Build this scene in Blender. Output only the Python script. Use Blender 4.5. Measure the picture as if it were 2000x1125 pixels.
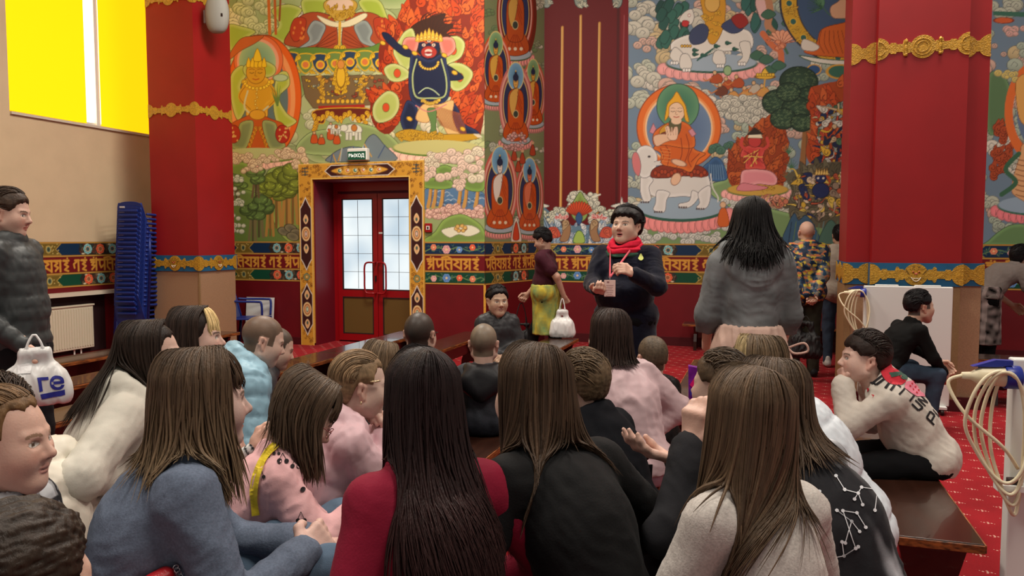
import bpy, bmesh, math, random
import numpy as np
from mathutils import Vector, Matrix
for o in list(bpy.data.objects): bpy.data.objects.remove(o)
SC = bpy.context.scene
COL = SC.collection
# ---------------------------------------------------------------- camera
FPX = 1500.0
EYE = 1.5
YAW = math.radians(18.06)      # the room's depth axis lies this far right of the view axis
PITCH = math.radians(3.68)
cam_d = bpy.data.cameras.new('camera'); cam = bpy.data.objects.new('camera', cam_d); COL.objects.link(cam)
cam_d.sensor_width = 36.0; cam_d.lens = 36.0*FPX/2000.0; cam_d.clip_start = .05
cam.location = (0, 0, EYE)
cam.rotation_euler = (math.pi/2-PITCH, 0, YAW)
SC.camera = cam
# ---------------------------------------------------------------- world, light, exposure
wd = bpy.data.worlds.new('world'); SC.world = wd; wd.use_nodes = True
bg = wd.node_tree.nodes['Background']; bg.inputs[0].default_value = (1.0, .95, .88, 1); bg.inputs[1].default_value = .24
SC.view_settings.view_transform = 'Standard'; SC.view_settings.look = 'None'
SC.view_settings.exposure = 0.35; SC.view_settings.gamma = 1.0; SC.view_settings.use_curve_mapping = False
def area(name, loc, size, power, col, rot=(0, 0, 0)):
    l = bpy.data.lights.new(name, 'AREA'); l.shape = 'RECTANGLE'; l.size, l.size_y = size
    l.energy = power; l.color = col
    o = bpy.data.objects.new(name, l); COL.objects.link(o); o.location = loc; o.rotation_euler = rot
    o['kind'] = 'structure'
    return o
# four ceiling luminaires over the hall, two over the visitors; the yellow blinds give their own daylight
for i, (x, y, p) in enumerate([(-3.5, 6.6, 250), (1.4, 7.2, 260), (-3.5, 1.5, 130), (1.2, 1.5, 150)]):
    area('ceiling_light', (x, y, 6.25), (1.6, 1.6), p, (1.0, .93, .82))

# ---------------------------------------------------------------- projection helpers
cf, sf = math.cos(YAW), math.sin(YAW)
FH = np.array([-sf, cf, 0.]); RH = np.array([cf, sf, 0.]); UPV = np.array([0, 0, 1.])
CP, SP = math.cos(PITCH), math.sin(PITCH)
CAMP = np.array([0, 0, EYE])
def ray(px, py):
    u = (px-1000.)/FPX; v = (562.5-py)/FPX
    return (CP+v*SP)*FH + u*RH + (v*CP-SP)*UPV
def W(px, py, D):
    """the point seen at pixel (px,py), D metres ahead of the camera"""
    r = ray(px, py); return CAMP + r*(D/(CP+(562.5-py)/FPX*SP))
def WZ(px, py, z):
    r = ray(px, py); return CAMP + r*((z-EYE)/r[2])
def WY(px, py, Y):
    r = ray(px, py); return CAMP + r*(Y/r[1])
def WX(px, py, X):
    r = ray(px, py); return CAMP + r*(X/r[0])
def proj(P):
    """world -> photo pixel, vectorised"""
    d = np.asarray(P, float)-CAMP
    a = d@FH; x = d@RH; z = d[..., 2]
    dep = a*CP - z*SP; up = a*SP + z*CP
    return 1000+FPX*x/dep, 562.5-FPX*up/dep

# ---------------------------------------------------------------- materials
MATS = {}
def mat(name, col=(.5, .5, .5), rough=.7, metal=0, spec=.4, noise=0, nscale=20, bump=0, bscale=60, emit=None, estr=0,
        attr=False, sheen=0, stretch=None, trans=0, alpha=1, coat=0):
    key = name
    if key in MATS: return MATS[key]
    m = bpy.data.materials.new(name); m.use_nodes = True; nt = m.node_tree; b = nt.nodes['Principled BSDF']
    b.inputs['Base Color'].default_value = (*col, 1); b.inputs['Roughness'].default_value = rough
    b.inputs['Metallic'].default_value = metal; b.inputs['Specular IOR Level'].default_value = spec
    b.inputs['Sheen Weight'].default_value = sheen; b.inputs['Coat Weight'].default_value = coat
    b.inputs['Transmission Weight'].default_value = trans; b.inputs['Alpha'].default_value = alpha
    if emit: b.inputs['Emission Color'].default_value = (*emit, 1); b.inputs['Emission Strength'].default_value = estr
    tc = nt.nodes.new('ShaderNodeTexCoord')
    src = tc.outputs['Object']
    if stretch:
        mp = nt.nodes.new('ShaderNodeMapping'); mp.inputs['Scale'].default_value = stretch
        nt.links.new(src, mp.inputs['Vector']); src = mp.outputs['Vector']
    colout = None
    if attr:
        a = nt.nodes.new('ShaderNodeVertexColor'); a.layer_name = 'Col'; colout = a.outputs['Color']
        nt.links.new(colout, b.inputs['Base Color'])
    if noise:
        n = nt.nodes.new('ShaderNodeTexNoise'); n.inputs['Scale'].default_value = nscale; n.inputs['Detail'].default_value = 5
        nt.links.new(src, n.inputs['Vector'])
        mr = nt.nodes.new('ShaderNodeMapRange'); mr.inputs['From Min'].default_value = .3; mr.inputs['From Max'].default_value = .7
        mr.inputs['To Min'].default_value = 1-noise; mr.inputs['To Max'].default_value = 1+noise
        nt.links.new(n.outputs['Fac'], mr.inputs['Value'])
        vm = nt.nodes.new('ShaderNodeVectorMath'); vm.operation = 'SCALE'
        if colout: nt.links.new(colout, vm.inputs[0])
        else: vm.inputs[0].default_value = col
        nt.links.new(mr.outputs['Result'], vm.inputs['Scale']); nt.links.new(vm.outputs['Vector'], b.inputs['Base Color'])
    if bump:
        n2 = nt.nodes.new('ShaderNodeTexNoise'); n2.inputs['Scale'].default_value = bscale; n2.inputs['Detail'].default_value = 3
        nt.links.new(src, n2.inputs['Vector'])
        bp = nt.nodes.new('ShaderNodeBump'); bp.inputs['Strength'].default_value = bump; bp.inputs['Distance'].default_value = .01
        nt.links.new(n2.outputs['Fac'], bp.inputs['Height']); nt.links.new(bp.outputs['Normal'], b.inputs['Normal'])
    MATS[key] = m
    return m
def S(r, g, b):
    """sRGB 0-255 -> linear"""
    f = lambda c: (c/255/12.92) if c <= 10 else ((c/255+.055)/1.055)**2.4
    return (f(r), f(g), f(b))

# ---------------------------------------------------------------- object helpers
def thing(name, label, cat, loc=(0, 0, 0), rotz=0, group=None):
    o = bpy.data.objects.new(name, None); COL.objects.link(o); o.location = Vector([float(v) for v in loc]); o.rotation_euler = (0, 0, rotz)
    o.empty_display_size = .1
    o['label'] = label; o['category'] = cat
    if group: o['group'] = group
    return o
def link(name, me, m, parent=None):
    o = bpy.data.objects.new(name, me); COL.objects.link(o)
    ms = m if isinstance(m, (list, tuple)) else [m]
    for q in ms: me.materials.append(q)
    if parent: o.parent = parent
    return o
def tag(o, label, cat, group=None):
    o['label'] = label; o['category'] = cat
    if group: o['group'] = group
    return o
def struct(o):
    o['kind'] = 'structure'; return o
def npmesh(name, V, F, smooth=True, colors=None):
    """V (n,3); F (m,k) or list of arrays"""
    me = bpy.data.meshes.new(name)
    V = np.asarray(V, np.float32)
    Fs = F if isinstance(F, list) else [F]
    Fs = [np.asarray(f, np.int32) for f in Fs if len(f)]
    me.vertices.add(len(V)); me.vertices.foreach_set('co', V.ravel())
    nl = sum(f.size for f in Fs); npoly = sum(len(f) for f in Fs)
    me.loops.add(nl); me.polygons.add(npoly)
    me.loops.foreach_set('vertex_index', np.concatenate([f.ravel() for f in Fs]))
    tot = np.concatenate([np.full(len(f), f.shape[1], np.int32) for f in Fs])
    st = np.concatenate([[0], np.cumsum(tot)[:-1]]).astype(np.int32)
    me.polygons.foreach_set('loop_start', st)
    me.polygons.foreach_set('loop_total', tot)
    me.update(calc_edges=True)
    if smooth: me.polygons.foreach_set('use_smooth', np.ones(npoly, bool))
    if colors is not None:
        ca = me.color_attributes.new('Col', 'FLOAT_COLOR', 'POINT')
        C = np.ones((len(V), 4), np.float32); C[:, :3] = colors
        ca.data.foreach_set('color', C.ravel())
    return me
def bmmesh(bm, name='m', smooth=False):
    me = bpy.data.meshes.new(name); bm.normal_update(); bm.to_mesh(me); bm.free()
    if smooth: me.polygons.foreach_set('use_smooth', np.ones(len(me.polygons), bool))
    return me
class MB:
    """collects shapes into one mesh"""
    def __init__(s): s.bm = bmesh.new()
    def box(s, c, size, rot=None, bev=0):
        r = bmesh.ops.create_cube(s.bm, size=1.0); vs = r['verts']
        M = Matrix.Translation(Vector([float(v) for v in c])) @ (rot.to_4x4() if rot else Matrix.Identity(4)) @ Matrix.Diagonal((*[float(v) for v in size], 1))
        bmesh.ops.transform(s.bm, matrix=M, verts=vs)
        if bev:
            es = list({e for v in vs for e in v.link_edges})
            bmesh.ops.bevel(s.bm, geom=es, offset=bev, segments=2, affect='EDGES', profile=.5)
        return s
    def box2(s, a, b, bev=0):
        a = np.asarray(a, float); b = np.asarray(b, float)
        return s.box((a+b)/2, np.abs(b-a), None, bev)
    def tube(s, pts, r, n=8, closed=False, cap=True):
        pts = [Vector([float(v) for v in p]) for p in pts]; N = len(pts)
        rr = r if hasattr(r, '__len__') else [r]*N
        rings = []; prev = None
        for i, p in enumerate(pts):
            a = pts[(i-1) % N] if (closed or i > 0) else p; b = pts[(i+1) % N] if (closed or i < N-1) else p
            t = (b-a).normalized() if (b-a).length > 1e-9 else Vector((0, 0, 1))
            if prev is None:
                ref = Vector((0, 0, 1)) if abs(t.z) < .9 else Vector((1, 0, 0)); u = t.cross(ref).normalized()
            else:
                u = (prev - t*prev.dot(t)); u = u.normalized() if u.length > 1e-6 else t.orthogonal().normalized()
            prev = u; w = t.cross(u)
            rings.append([s.bm.verts.new(p+(u*math.cos(2*math.pi*k/n)+w*math.sin(2*math.pi*k/n))*rr[i]) for k in range(n)])
        for i in range(N if closed else N-1):
            A = rings[i]; B = rings[(i+1) % N]
            for k in range(n): s.bm.faces.new((A[k], A[(k+1) % n], B[(k+1) % n], B[k]))
        if cap and not closed:
            s.bm.faces.new(list(reversed(rings[0]))); s.bm.faces.new(rings[-1])
        return s
    def prism(s, poly, axis_a, axis_b, origin, thick, normal):
        """extrude the 2-D outline poly (in axis_a/axis_b from origin) by thick along normal"""
        A, B, O, Nn = [Vector([float(v) for v in q]) for q in (axis_a, axis_b, origin, normal)]
        f = [s.bm.verts.new(O+A*float(x)+B*float(y)) for x, y in poly]; g = [s.bm.verts.new(v.co+Nn*thick) for v in f]
        s.bm.faces.new(f); s.bm.faces.new(list(reversed(g))); n = len(f)
        for i in range(n): s.bm.faces.new((f[(i+1) % n], f[i], g[i], g[(i+1) % n]))
        return s
    def lathe(s, prof, c=(0, 0, 0), n=24, axis=None):
        """prof [(r,z)]"""
        rings = []
        M = Matrix.Translation(Vector([float(v) for v in c])) @ (axis.to_4x4() if axis else Matrix.Identity(4))
        for r, z in prof:
            rings.append([s.bm.verts.new(M @ Vector((max(r, 1e-4)*math.cos(2*math.pi*k/n), max(r, 1e-4)*math.sin(2*math.pi*k/n), z))) for k in range(n)])
        for A, B in zip(rings, rings[1:]):
            for k in range(n): s.bm.faces.new((A[k], A[(k+1) % n], B[(k+1) % n], B[k]))
        s.bm.faces.new(list(reversed(rings[0]))); s.bm.faces.new(rings[-1])
        return s
    def build(s, name, m, parent=None, smooth=False):
        bmesh.ops.recalc_face_normals(s.bm, faces=s.bm.faces[:])
        return link(name, bmmesh(s.bm, name, smooth), m, parent)
def text_mesh(txt, size, extrude=.001, bold=0.0, align='CENTER'):
    cu = bpy.data.curves.new('t', 'FONT'); cu.body = txt; cu.size = size; cu.extrude = extrude; cu.align_x = align; cu.align_y = 'CENTER'; cu.offset = bold
    o = bpy.data.objects.new('t', cu); COL.objects.link(o); bpy.context.view_layer.update()
    me = bpy.data.meshes.new_from_object(o.evaluated_get(bpy.context.evaluated_depsgraph_get()))
    bpy.data.objects.remove(o); bpy.data.curves.remove(cu); me.materials.clear()
    return me
# ================================================================ wall painting: colours laid on a fine grid of the wall itself
def cr(pts, n=6, closed=True):
    """Catmull-Rom through the points"""
    P = np.asarray(pts, float); N = len(P); out = []
    rng = range(N) if closed else range(N-1)
    for i in rng:
        p0, p1, p2, p3 = (P[(i-1) % N], P[i], P[(i+1) % N], P[(i+2) % N]) if closed else (P[max(i-1, 0)], P[i], P[i+1], P[min(i+2, N-1)])
        for k in range(n):
            t = k/n
            out.append(.5*((2*p1)+(-p0+p2)*t+(2*p0-5*p1+4*p2-p3)*t*t+(-p0+3*p1-3*p2+p3)*t**3))
    if not closed: out.append(P[-1])
    return np.array(out)
class Canvas:
    def __init__(s, O, A, B, w, h, step, base):
        """O origin, A/B unit axes in the wall, w x h metres"""
        s.O, s.A, s.B = [np.asarray(v, float) for v in (O, A, B)]
        s.na = int(w/step)+1; s.nb = int(h/step)+1; s.step = step; s.w = w; s.h = h
        a = np.linspace(0, w, s.na); b = np.linspace(0, h, s.nb)
        s.ga, s.gb = np.meshgrid(a, b)
        s.P = s.O + s.ga[..., None]*s.A + s.gb[..., None]*s.B
        s.X, s.Y = proj(s.P)
        s.C = np.zeros((s.nb, s.na, 3)); s.C[:] = S(*base)
        s.N = np.cross(s.A, s.B)
    def win(s, x0, y0, x1, y1):
        m = (s.X >= x0) & (s.X <= x1) & (s.Y >= y0) & (s.Y <= y1)
        ii = np.where(m.any(1))[0]; jj = np.where(m.any(0))[0]
        if len(ii) == 0 or len(jj) == 0: return None
        return slice(ii[0], ii[-1]+1), slice(jj[0], jj[-1]+1)
    def prep(s):
        # cheap windows: row/col extents of pixel coordinates
        s.Xmin, s.Xmax = s.X.min(0), s.X.max(0); s.Ymin, s.Ymax = s.Y.min(1), s.Y.max(1)
    def win(s, x0, y0, x1, y1):
        if not hasattr(s, 'Xmin'): s.prep()
        jj = np.where((s.Xmax >= x0) & (s.Xmin <= x1))[0]; ii = np.where((s.Ymax >= y0) & (s.Ymin <= y1))[0]
        if len(ii) == 0 or len(jj) == 0: return None
        return slice(ii[0], ii[-1]+1), slice(jj[0], jj[-1]+1)
    def blend(s, w, a, col):
        C = s.C[w]; a = np.clip(a, 0, 1)[..., None]
        s.C[w] = C*(1-a)+np.asarray(col)*a
    def fill(s, d, w, col, edge=None, ew=1.0, col2=None, cfun=None):
        """d: signed distance in px (neg. inside)"""
        c = np.asarray(S(*col))
        if cfun is not None:
            t = np.clip(cfun, 0, 1)[..., None]; c = c*(1-t)+np.asarray(S(*col2))*t
        s.blend(w, .5-d, c)
        if edge is not None: s.blend(w, .5+ew/2-np.abs(d+ew/2*.5), S(*edge))
    def ell(s, cx, cy, rx, ry, col, rot=0, edge=None, ew=1.0, col2=None, soft=None):
        R = max(rx, ry)+2; w = s.win(cx-R, cy-R, cx+R, cy+R)
        if w is None: return
        x = s.X[w]-cx; y = s.Y[w]-cy
        if rot:
            c, q = math.cos(rot), math.sin(rot); x, y = x*c+y*q, -x*q+y*c
        k = np.sqrt((x/rx)**2+(y/ry)**2)+1e-9; d = (k-1)*min(rx, ry)
        s.fill(d, w, col, edge, ew, col2, None if col2 is None else (k**2 if soft is None else soft(x/rx, y/ry)))
    def ring(s, cx, cy, rx, ry, wd, col, rot=0):
        R = max(rx, ry)+wd+2; w = s.win(cx-R, cy-R, cx+R, cy+R)
        if w is None: return
        x = s.X[w]-cx; y = s.Y[w]-cy
        if rot:
            c, q = math.cos(rot), math.sin(rot); x, y = x*c+y*q, -x*q+y*c
        k = np.sqrt((x/rx)**2+(y/ry)**2)+1e-9; s.blend(w, .5-(np.abs((k-1)*min(rx, ry))-wd/2), S(*col))
    def poly(s, pts, col, edge=None, ew=1.0, smooth=0, col2=None, gdir=None):
        P = cr(pts, smooth) if smooth else np.asarray(pts, float)
        x0, y0 = P.min(0)-2; x1, y1 = P.max(0)+2; w = s.win(x0, y0, x1, y1)
        if w is None: return
        x = s.X[w]; y = s.Y[w]; d2 = np.full(x.shape, 1e12); ins = np.zeros(x.shape, bool)
        Q = np.roll(P, -1, 0)
        for (ax, ay), (bx, by) in zip(P, Q):
            ex, ey = bx-ax, by-ay; L = ex*ex+ey*ey+1e-12
            t = np.clip(((x-ax)*ex+(y-ay)*ey)/L, 0, 1)
            d2 = np.minimum(d2, (x-ax-t*ex)**2+(y-ay-t*ey)**2)
            if ay != by:
                c = ((y >= ay) != (y >= by)) & (x < ax+(y-ay)*ex/ey); ins ^= c
        d = np.sqrt(d2); dd = np.where(ins, -d, d)
        cfun = None
        if col2 is not None:
            if gdir == 'in': cfun = 1-np.clip(d/8, 0, 1)
            else: cfun = (y-y0)/(y1-y0)
        s.fill(dd, w, col, edge, ew, col2, cfun)
    def line(s, pts, wd, col, smooth=0, closed=False, taper=False):
        P = cr(pts, smooth, closed) if smooth else np.asarray(pts, float)
        x0, y0 = P.min(0)-wd-2; x1, y1 = P.max(0)+wd+2; w = s.win(x0, y0, x1, y1)
        if w is None: return
        x = s.X[w]; y = s.Y[w]; d = np.full(x.shape, 1e6)
        n = len(P)-1+(1 if closed else 0)
        for i in range(n):
            ax, ay = P[i]; bx, by = P[(i+1) % len(P)]
            ex, ey = bx-ax, by-ay; L = ex*ex+ey*ey+1e-12
            t = np.clip(((x-ax)*ex+(y-ay)*ey)/L, 0, 1)
            r = wd/2
            if taper: r = wd/2*(1-.85*(i+t)/n)
            d = np.minimum(d, np.sqrt((x-ax-t*ex)**2+(y-ay-t*ey)**2)-r)
        s.blend(w, .5-d, S(*col))
    # ---- painted motifs
    def cloud(s, cx, cy, r, col, rnd, dark=(120, 122, 112), n=7, flat=.62):
        base = [(cx+rnd.uniform(-1, 1)*r, cy+rnd.uniform(-.5, .45)*r*flat*1.6, r*rnd.uniform(.28, .5)) for _ in range(n)]
        base.sort(key=lambda q: q[1])
        for x, y, q in base:
            s.ell(x, y, q, q*.85, col, 0, dark, .9, tuple(int(c*.80) for c in col), lambda a, b: np.clip(.15+.75*b+.25*(a*a+b*b), 0, 1))
            if q > 6:
                s.line([(x-q*.45, y+q*.05), (x-q*.1, y-q*.4), (x+q*.35, y-q*.1), (x+q*.1, y+q*.2)], .9, dark, 3)
    def curl(s, cx, cy, r, col, edge, a0=0, sgn=1):
        """a flame curl: comma shape with a swirl"""
        s.ell(cx, cy, r, r, col, 0, edge, 1.0)
        tip = (cx+math.cos(a0)*r*2.3, cy+math.sin(a0)*r*2.3)
        n = a0+math.pi/2*sgn
        s.poly([(cx+math.cos(n)*r*.95, cy+math.sin(n)*r*.95), (cx+math.cos(a0+.35*sgn)*r*1.6, cy+math.sin(a0+.35*sgn)*r*1.6), tip, (cx+math.cos(a0-.5*sgn)*r*1.05, cy+math.sin(a0-.5*sgn)*r*1.05), (cx, cy)], col, edge, .8, 4)
        s.ell(cx, cy, r*.8, r*.8, col)
        s.line([(cx+math.cos(a)*r*(.7-.09*k), cy+math.sin(a)*r*(.7-.09*k)) for k, a in enumerate([a0+sgn*i*.9 for i in range(6)])], max(.9, r*.16), edge, 2)
    def flames(s, poly, rnd, cols, edge, n, r0, r1, ctr):
        P = np.asarray(poly, float); x0, y0 = P.min(0); x1, y1 = P.max(0)
        def inside(x, y):
            c = False
            for (ax, ay), (bx, by) in zip(P, np.roll(P, -1, 0)):
                if (y >= ay) != (y >= by) and x < ax+(y-ay)*(bx-ax)/(by-ay): c = not c
            return c
        k = 0; tries = 0; L = []
        while k < n and tries < n*20:
            tries += 1; x = rnd.uniform(x0, x1); y = rnd.uniform(y0, y1)
            if inside(x, y): L.append((x, y)); k += 1
        L.sort(key=lambda q: q[1])
        for x, y in L:
            a = math.atan2(y-ctr[1], x-ctr[0])*.35 + -math.pi/2*.65 + rnd.uniform(-.5, .5)
            s.curl(x, y, rnd.uniform(r0, r1), rnd.choice(cols), edge, a, rnd.choice([-1, 1]))
    def lotus(s, cx, cy, rx, ry, col=(226, 150, 140), top=(170, 185, 190), rim=(60, 95, 60), n=13):
        dk = tuple(int(c*.72) for c in col); lt = tuple(min(255, int(c*1.12)) for c in col)
        for k in range(n):
            t = -1+2*k/(n-1); x = cx+t*rx*1.02; y = cy+ry*.25+ry*.75*math.sqrt(max(0, 1-t*t*.9))
            s.ell(x, y, rx*1.25/n*1.5, ry*.45, lt, t*.3, dk, 1, col)
            s.line([(x, y+ry*.3), (x, y-ry*.1)], 1, dk)
        s.ell(cx, cy+ry*.1, rx*.98, ry*.72, rim); s.ell(cx, cy, rx*.95, ry*.66, top, 0, None, 1)
    def figure(s, cx, cy, h, robe=(205, 92, 30), skin=(214, 168, 112), ring=(226, 132, 92), inner=(52, 58, 92), halo=(122, 158, 178), asp=.5, hair=(35, 45, 70), ring2=(232, 170, 150), lot=(226, 150, 140), robe2=(150, 48, 24)):
        """a seated robed figure with aureole, halo and lotus; h overall height in px, asp horizontal squeeze"""
        w = h*asp
        for k, c in ((1.0, ring), (.92, ring2), (.84, tuple(int(v*.8) for v in ring)), (.76, (210, 190, 120)), (.72, inner)):
            s.ell(cx, cy-h*.02, w*.56*k, h*.46*k, c)
        s.lotus(cx, cy+h*.40, w*.5, h*.09, lot)
        s.ell(cx, cy-h*.34, w*.27, h*.17, (228, 208, 130)); s.ell(cx, cy-h*.34, w*.25, h*.155, halo, 0, None, 1, tuple(min(255, v+35) for v in halo))
        s.poly([(cx-w*.38, cy+h*.38), (cx-w*.4, cy+h*.28), (cx-w*.2, cy+h*.17), (cx+w*.2, cy+h*.17), (cx+w*.4, cy+h*.28), (cx+w*.38, cy+h*.38), (cx, cy+h*.42)], robe, (70, 30, 18), 1, 5)
        s.poly([(cx-w*.10, cy-h*.19), (cx+w*.10, cy-h*.19), (cx+w*.25, cy-h*.12), (cx+w*.27, cy+h*.1), (cx+w*.2, cy+h*.26), (cx-w*.2, cy+h*.26), (cx-w*.27, cy+h*.1), (cx-w*.25, cy-h*.12)], robe, (70, 30, 18), 1, 4)
        s.poly([(cx-w*.05, cy-h*.19), (cx+w*.09, cy-h*.19), (cx+w*.02, cy), (cx-w*.1, cy+h*.12), (cx-w*.2, cy+h*.02), (cx-w*.2, cy-h*.12)], skin, (90, 50, 30), .8, 4)
        for k in range(5):
            t = -1+k*.5; s.line([(cx+t*w*.06, cy+h*.2), (cx+t*w*.2, cy+h*.3), (cx+t*w*.3, cy+h*.37)], 1.1, robe2, 3)
        for k in range(3): s.line([(cx+w*.05, cy-h*(.16-.05*k)), (cx+w*.2, cy-h*(.02-.06*k))], 1.0, robe2)
        s.ell(cx, cy+h*.1, w*.09, h*.045, (60, 70, 60), 0, (220, 200, 140), 1)
        s.ell(cx, cy-h*.27, w*.085, h*.075, skin, 0, (80, 40, 25), .8)
        s.ell(cx, cy-h*.325, w*.095, h*.045, hair); s.ell(cx, cy-h*.375, w*.04, h*.025, hair); s.ell(cx, cy-h*.40, w*.02, h*.012, (220, 180, 70))
        s.line([(cx-w*.04, cy-h*.275), (cx-w*.01, cy-h*.272)], 1, (50, 30, 25)); s.line([(cx+w*.04, cy-h*.275), (cx+w*.01, cy-h*.272)], 1, (50, 30, 25)); s.line([(cx-w*.02, cy-h*.24), (cx+w*.02, cy-h*.24)], 1, (150, 60, 40))
        for sx in (-.3, .3, 0): s.ell(cx+sx*w*.6, cy+h*.345, w*.05, h*.018, (235, 215, 180))
    def tree(s, cx, cy, r, rnd, col=(70, 95, 55), trunk=(120, 90, 55), th=None, n=9):
        th = th or r*1.8
        for k in (-.22, .18): s.line([(cx+k*r*1.6, cy+th), (cx+k*r, cy+th*.5), (cx+k*r*.6, cy)], r*.16+1.5, trunk, 3)
        s.line([(cx, cy+th), (cx, cy)], r*.12+1, tuple(int(v*.7) for v in trunk))
        L = [(cx+rnd.uniform(-.7, .7)*r, cy+rnd.uniform(-.6, .4)*r, r*rnd.uniform(.35, .55)) for _ in range(n)]
        L.sort(key=lambda q: -q[1])
        for x, y, q in L:
            s.ell(x, y, q*1.15, q*.8, col, 0, tuple(int(v*.5) for v in col), 1, tuple(int(v*.66) for v in col))
            for _ in range(5):
                a = rnd.uniform(0, 6.28); s.line([(x+math.cos(a)*q*.5, y+math.sin(a)*q*.35), (x+math.cos(a)*q*.8, y+math.sin(a)*q*.55-2)], 1, tuple(min(255, int(v*1.35)) for v in col))
    def hill(s, pts, rnd, col=(120, 145, 85)):
        s.poly(pts, col, tuple(int(v*.55) for v in col), 1.2, 6, tuple(min(255, int(v*1.25)) for v in col), 'in')
    def mesh(s, name, m, parent=None, off=0.0, hole=None):
        idx = np.arange(s.na*s.nb).reshape(s.nb, s.na)
        F = np.stack([idx[:-1, :-1], idx[:-1, 1:], idx[1:, 1:], idx[1:, :-1]], -1).reshape(-1, 4)
        if hole:
            q = s.P.reshape(-1, 3)[F].mean(1); F = F[~((q[:, 0] > hole[0]) & (q[:, 0] < hole[1]) & (q[:, 2] < hole[2]))]
        return link(name, npmesh(name, (s.P+s.N*off).reshape(-1, 3), F, False, np.clip(s.C, 0, 1).reshape(-1, 3)), m, parent)
# ================================================================ room
YB, YR, XL = 9.38, 10.9, -8.2         # back wall left bay, back wall right bay, left wall
XC = -3.43; XN = -3.065               # corner of the projecting bay, inner corner
ZB0, ZB1, ZM0, ZM1 = .895, 1.46, 1.073, 1.277
ZC = 6.5
m_paint = mat('painted_wall', rough=.62, attr=True, spec=.3)
m_red = mat('red_wall_paint', S(104, 10, 20), rough=.5, noise=.12, nscale=3)
m_darkred = mat('dark_red_paint', S(70, 6, 14), rough=.5)
m_panel = mat('red_panel_paint', S(128, 18, 22), rough=.55, noise=.08, nscale=4)
m_cream = mat('cream_plaster', S(206, 184, 150), rough=.8, noise=.04, nscale=4, bump=.15, bscale=120)
m_ceil = mat('ceiling_plaster', S(226, 214, 196), rough=.9)
m_gold = mat('gold_paint', S(212, 160, 62), rough=.4, noise=.15, nscale=40)
m_goldrel = mat('gold_relief', S(178, 134, 36), rough=.5, metal=.1, noise=.3, nscale=60, bump=.8, bscale=90)
m_pillar = mat('pillar_red_paint', S(142, 15, 20), rough=.5, noise=.08, nscale=2.5, spec=.35)
m_blue = mat('pillar_band_blue', S(18, 88, 128), rough=.5, noise=.12, nscale=8)
m_granite = mat('granite', S(158, 126, 96), rough=.5, noise=.22, nscale=140)
m_white = mat('white_enamel', S(226, 224, 214), rough=.35)

def carpet():
    m = bpy.data.materials.new('carpet'); m.use_nodes = True; nt = m.node_tree; N = nt.nodes; L = nt.links; b = N['Principled BSDF']
    tc = N.new('ShaderNodeTexCoord'); mp = N.new('ShaderNodeMapping'); mp.inputs['Rotation'].default_value = (0, 0, .1)
    L.new(tc.outputs['Object'], mp.inputs['Vector'])
    sep = N.new('ShaderNodeSeparateXYZ'); L.new(mp.outputs['Vector'], sep.inputs[0])
    def M(op, a, b_=None, c=None):
        n = N.new('ShaderNodeMath'); n.operation = op
        for i, v in enumerate((a, b_, c)):
            if v is None: continue
            if isinstance(v, (int, float)): n.inputs[i].default_value = v
            else: L.new(v, n.inputs[i])
        return n.outputs[0]
    per = .20
    yrow = M('FLOOR', M('DIVIDE', sep.outputs[1], per*.5)); odd = M('MODULO', M('ABSOLUTE', yrow), 2.0)
    fx = M('SUBTRACT', M('FRACT', M('ADD', M('DIVIDE', sep.outputs[0], per), M('MULTIPLY', odd, .5))), .5)
    fy = M('SUBTRACT', M('FRACT', M('DIVIDE', sep.outputs[1], per*.5)), .5)
    X = M('MULTIPLY', fx, per); Y = M('MULTIPLY', fy, per*.5)
    tot = None
    for dx, dy in ((0, .011), (0, -.011), (.017, 0), (-.017, 0), (.003, .0), (-.03, .005), (.03, -.004)):
        q = M('ADD', M('POWER', M('ABSOLUTE', M('SUBTRACT', X, dx)), 2.0), M('POWER', M('ABSOLUTE', M('SUBTRACT', Y, dy)), 2.0))
        h = M('LESS_THAN', q, .0052**2 if abs(dx) < .02 else .003**2); tot = h if tot is None else M('MAXIMUM', tot, h)
    no = N.new('ShaderNodeTexNoise'); no.inputs['Scale'].default_value = 2.2; no.inputs['Detail'].default_value = 8; L.new(tc.outputs['Object'], no.inputs['Vector'])
    cr_ = N.new('ShaderNodeValToRGB'); cr_.color_ramp.elements[0].position = .3; cr_.color_ramp.elements[0].color = (*S(124, 14, 22), 1)
    cr_.color_ramp.elements[1].position = .7; cr_.color_ramp.elements[1].color = (*S(152, 24, 33), 1); L.new(no.outputs['Fac'], cr_.inputs[0])
    mx = N.new('ShaderNodeMix'); mx.data_type = 'RGBA'; L.new(M('MULTIPLY', tot, .6), mx.inputs[0]); L.new(cr_.outputs[0], mx.inputs[6]); mx.inputs[7].default_value = (*S(232, 190, 170), 1)
    L.new(mx.outputs[2], b.inputs['Base Color']); b.inputs['Roughness'].default_value = .9; b.inputs['Sheen Weight'].default_value = .03; b.inputs['Specular IOR Level'].default_value = .15
    n2 = N.new('ShaderNodeTexNoise'); n2.inputs['Scale'].default_value = 260; L.new(tc.outputs['Object'], n2.inputs['Vector'])
    bp = N.new('ShaderNodeBump'); bp.inputs['Strength'].default_value = .5; bp.inputs['Distance'].default_value = .004; L.new(n2.outputs['Fac'], bp.inputs['Height']); L.new(bp.outputs[0], b.inputs['Normal'])
    return m
struct(MB().box2((XL-.3, -3, -.1), (6.5, YR+.3, 0)).build('floor', carpet()))
struct(MB().box2((XL-.3, -1, ZC), (6.5, YR+.3, ZC+.15)).build('ceiling', m_ceil))

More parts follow.
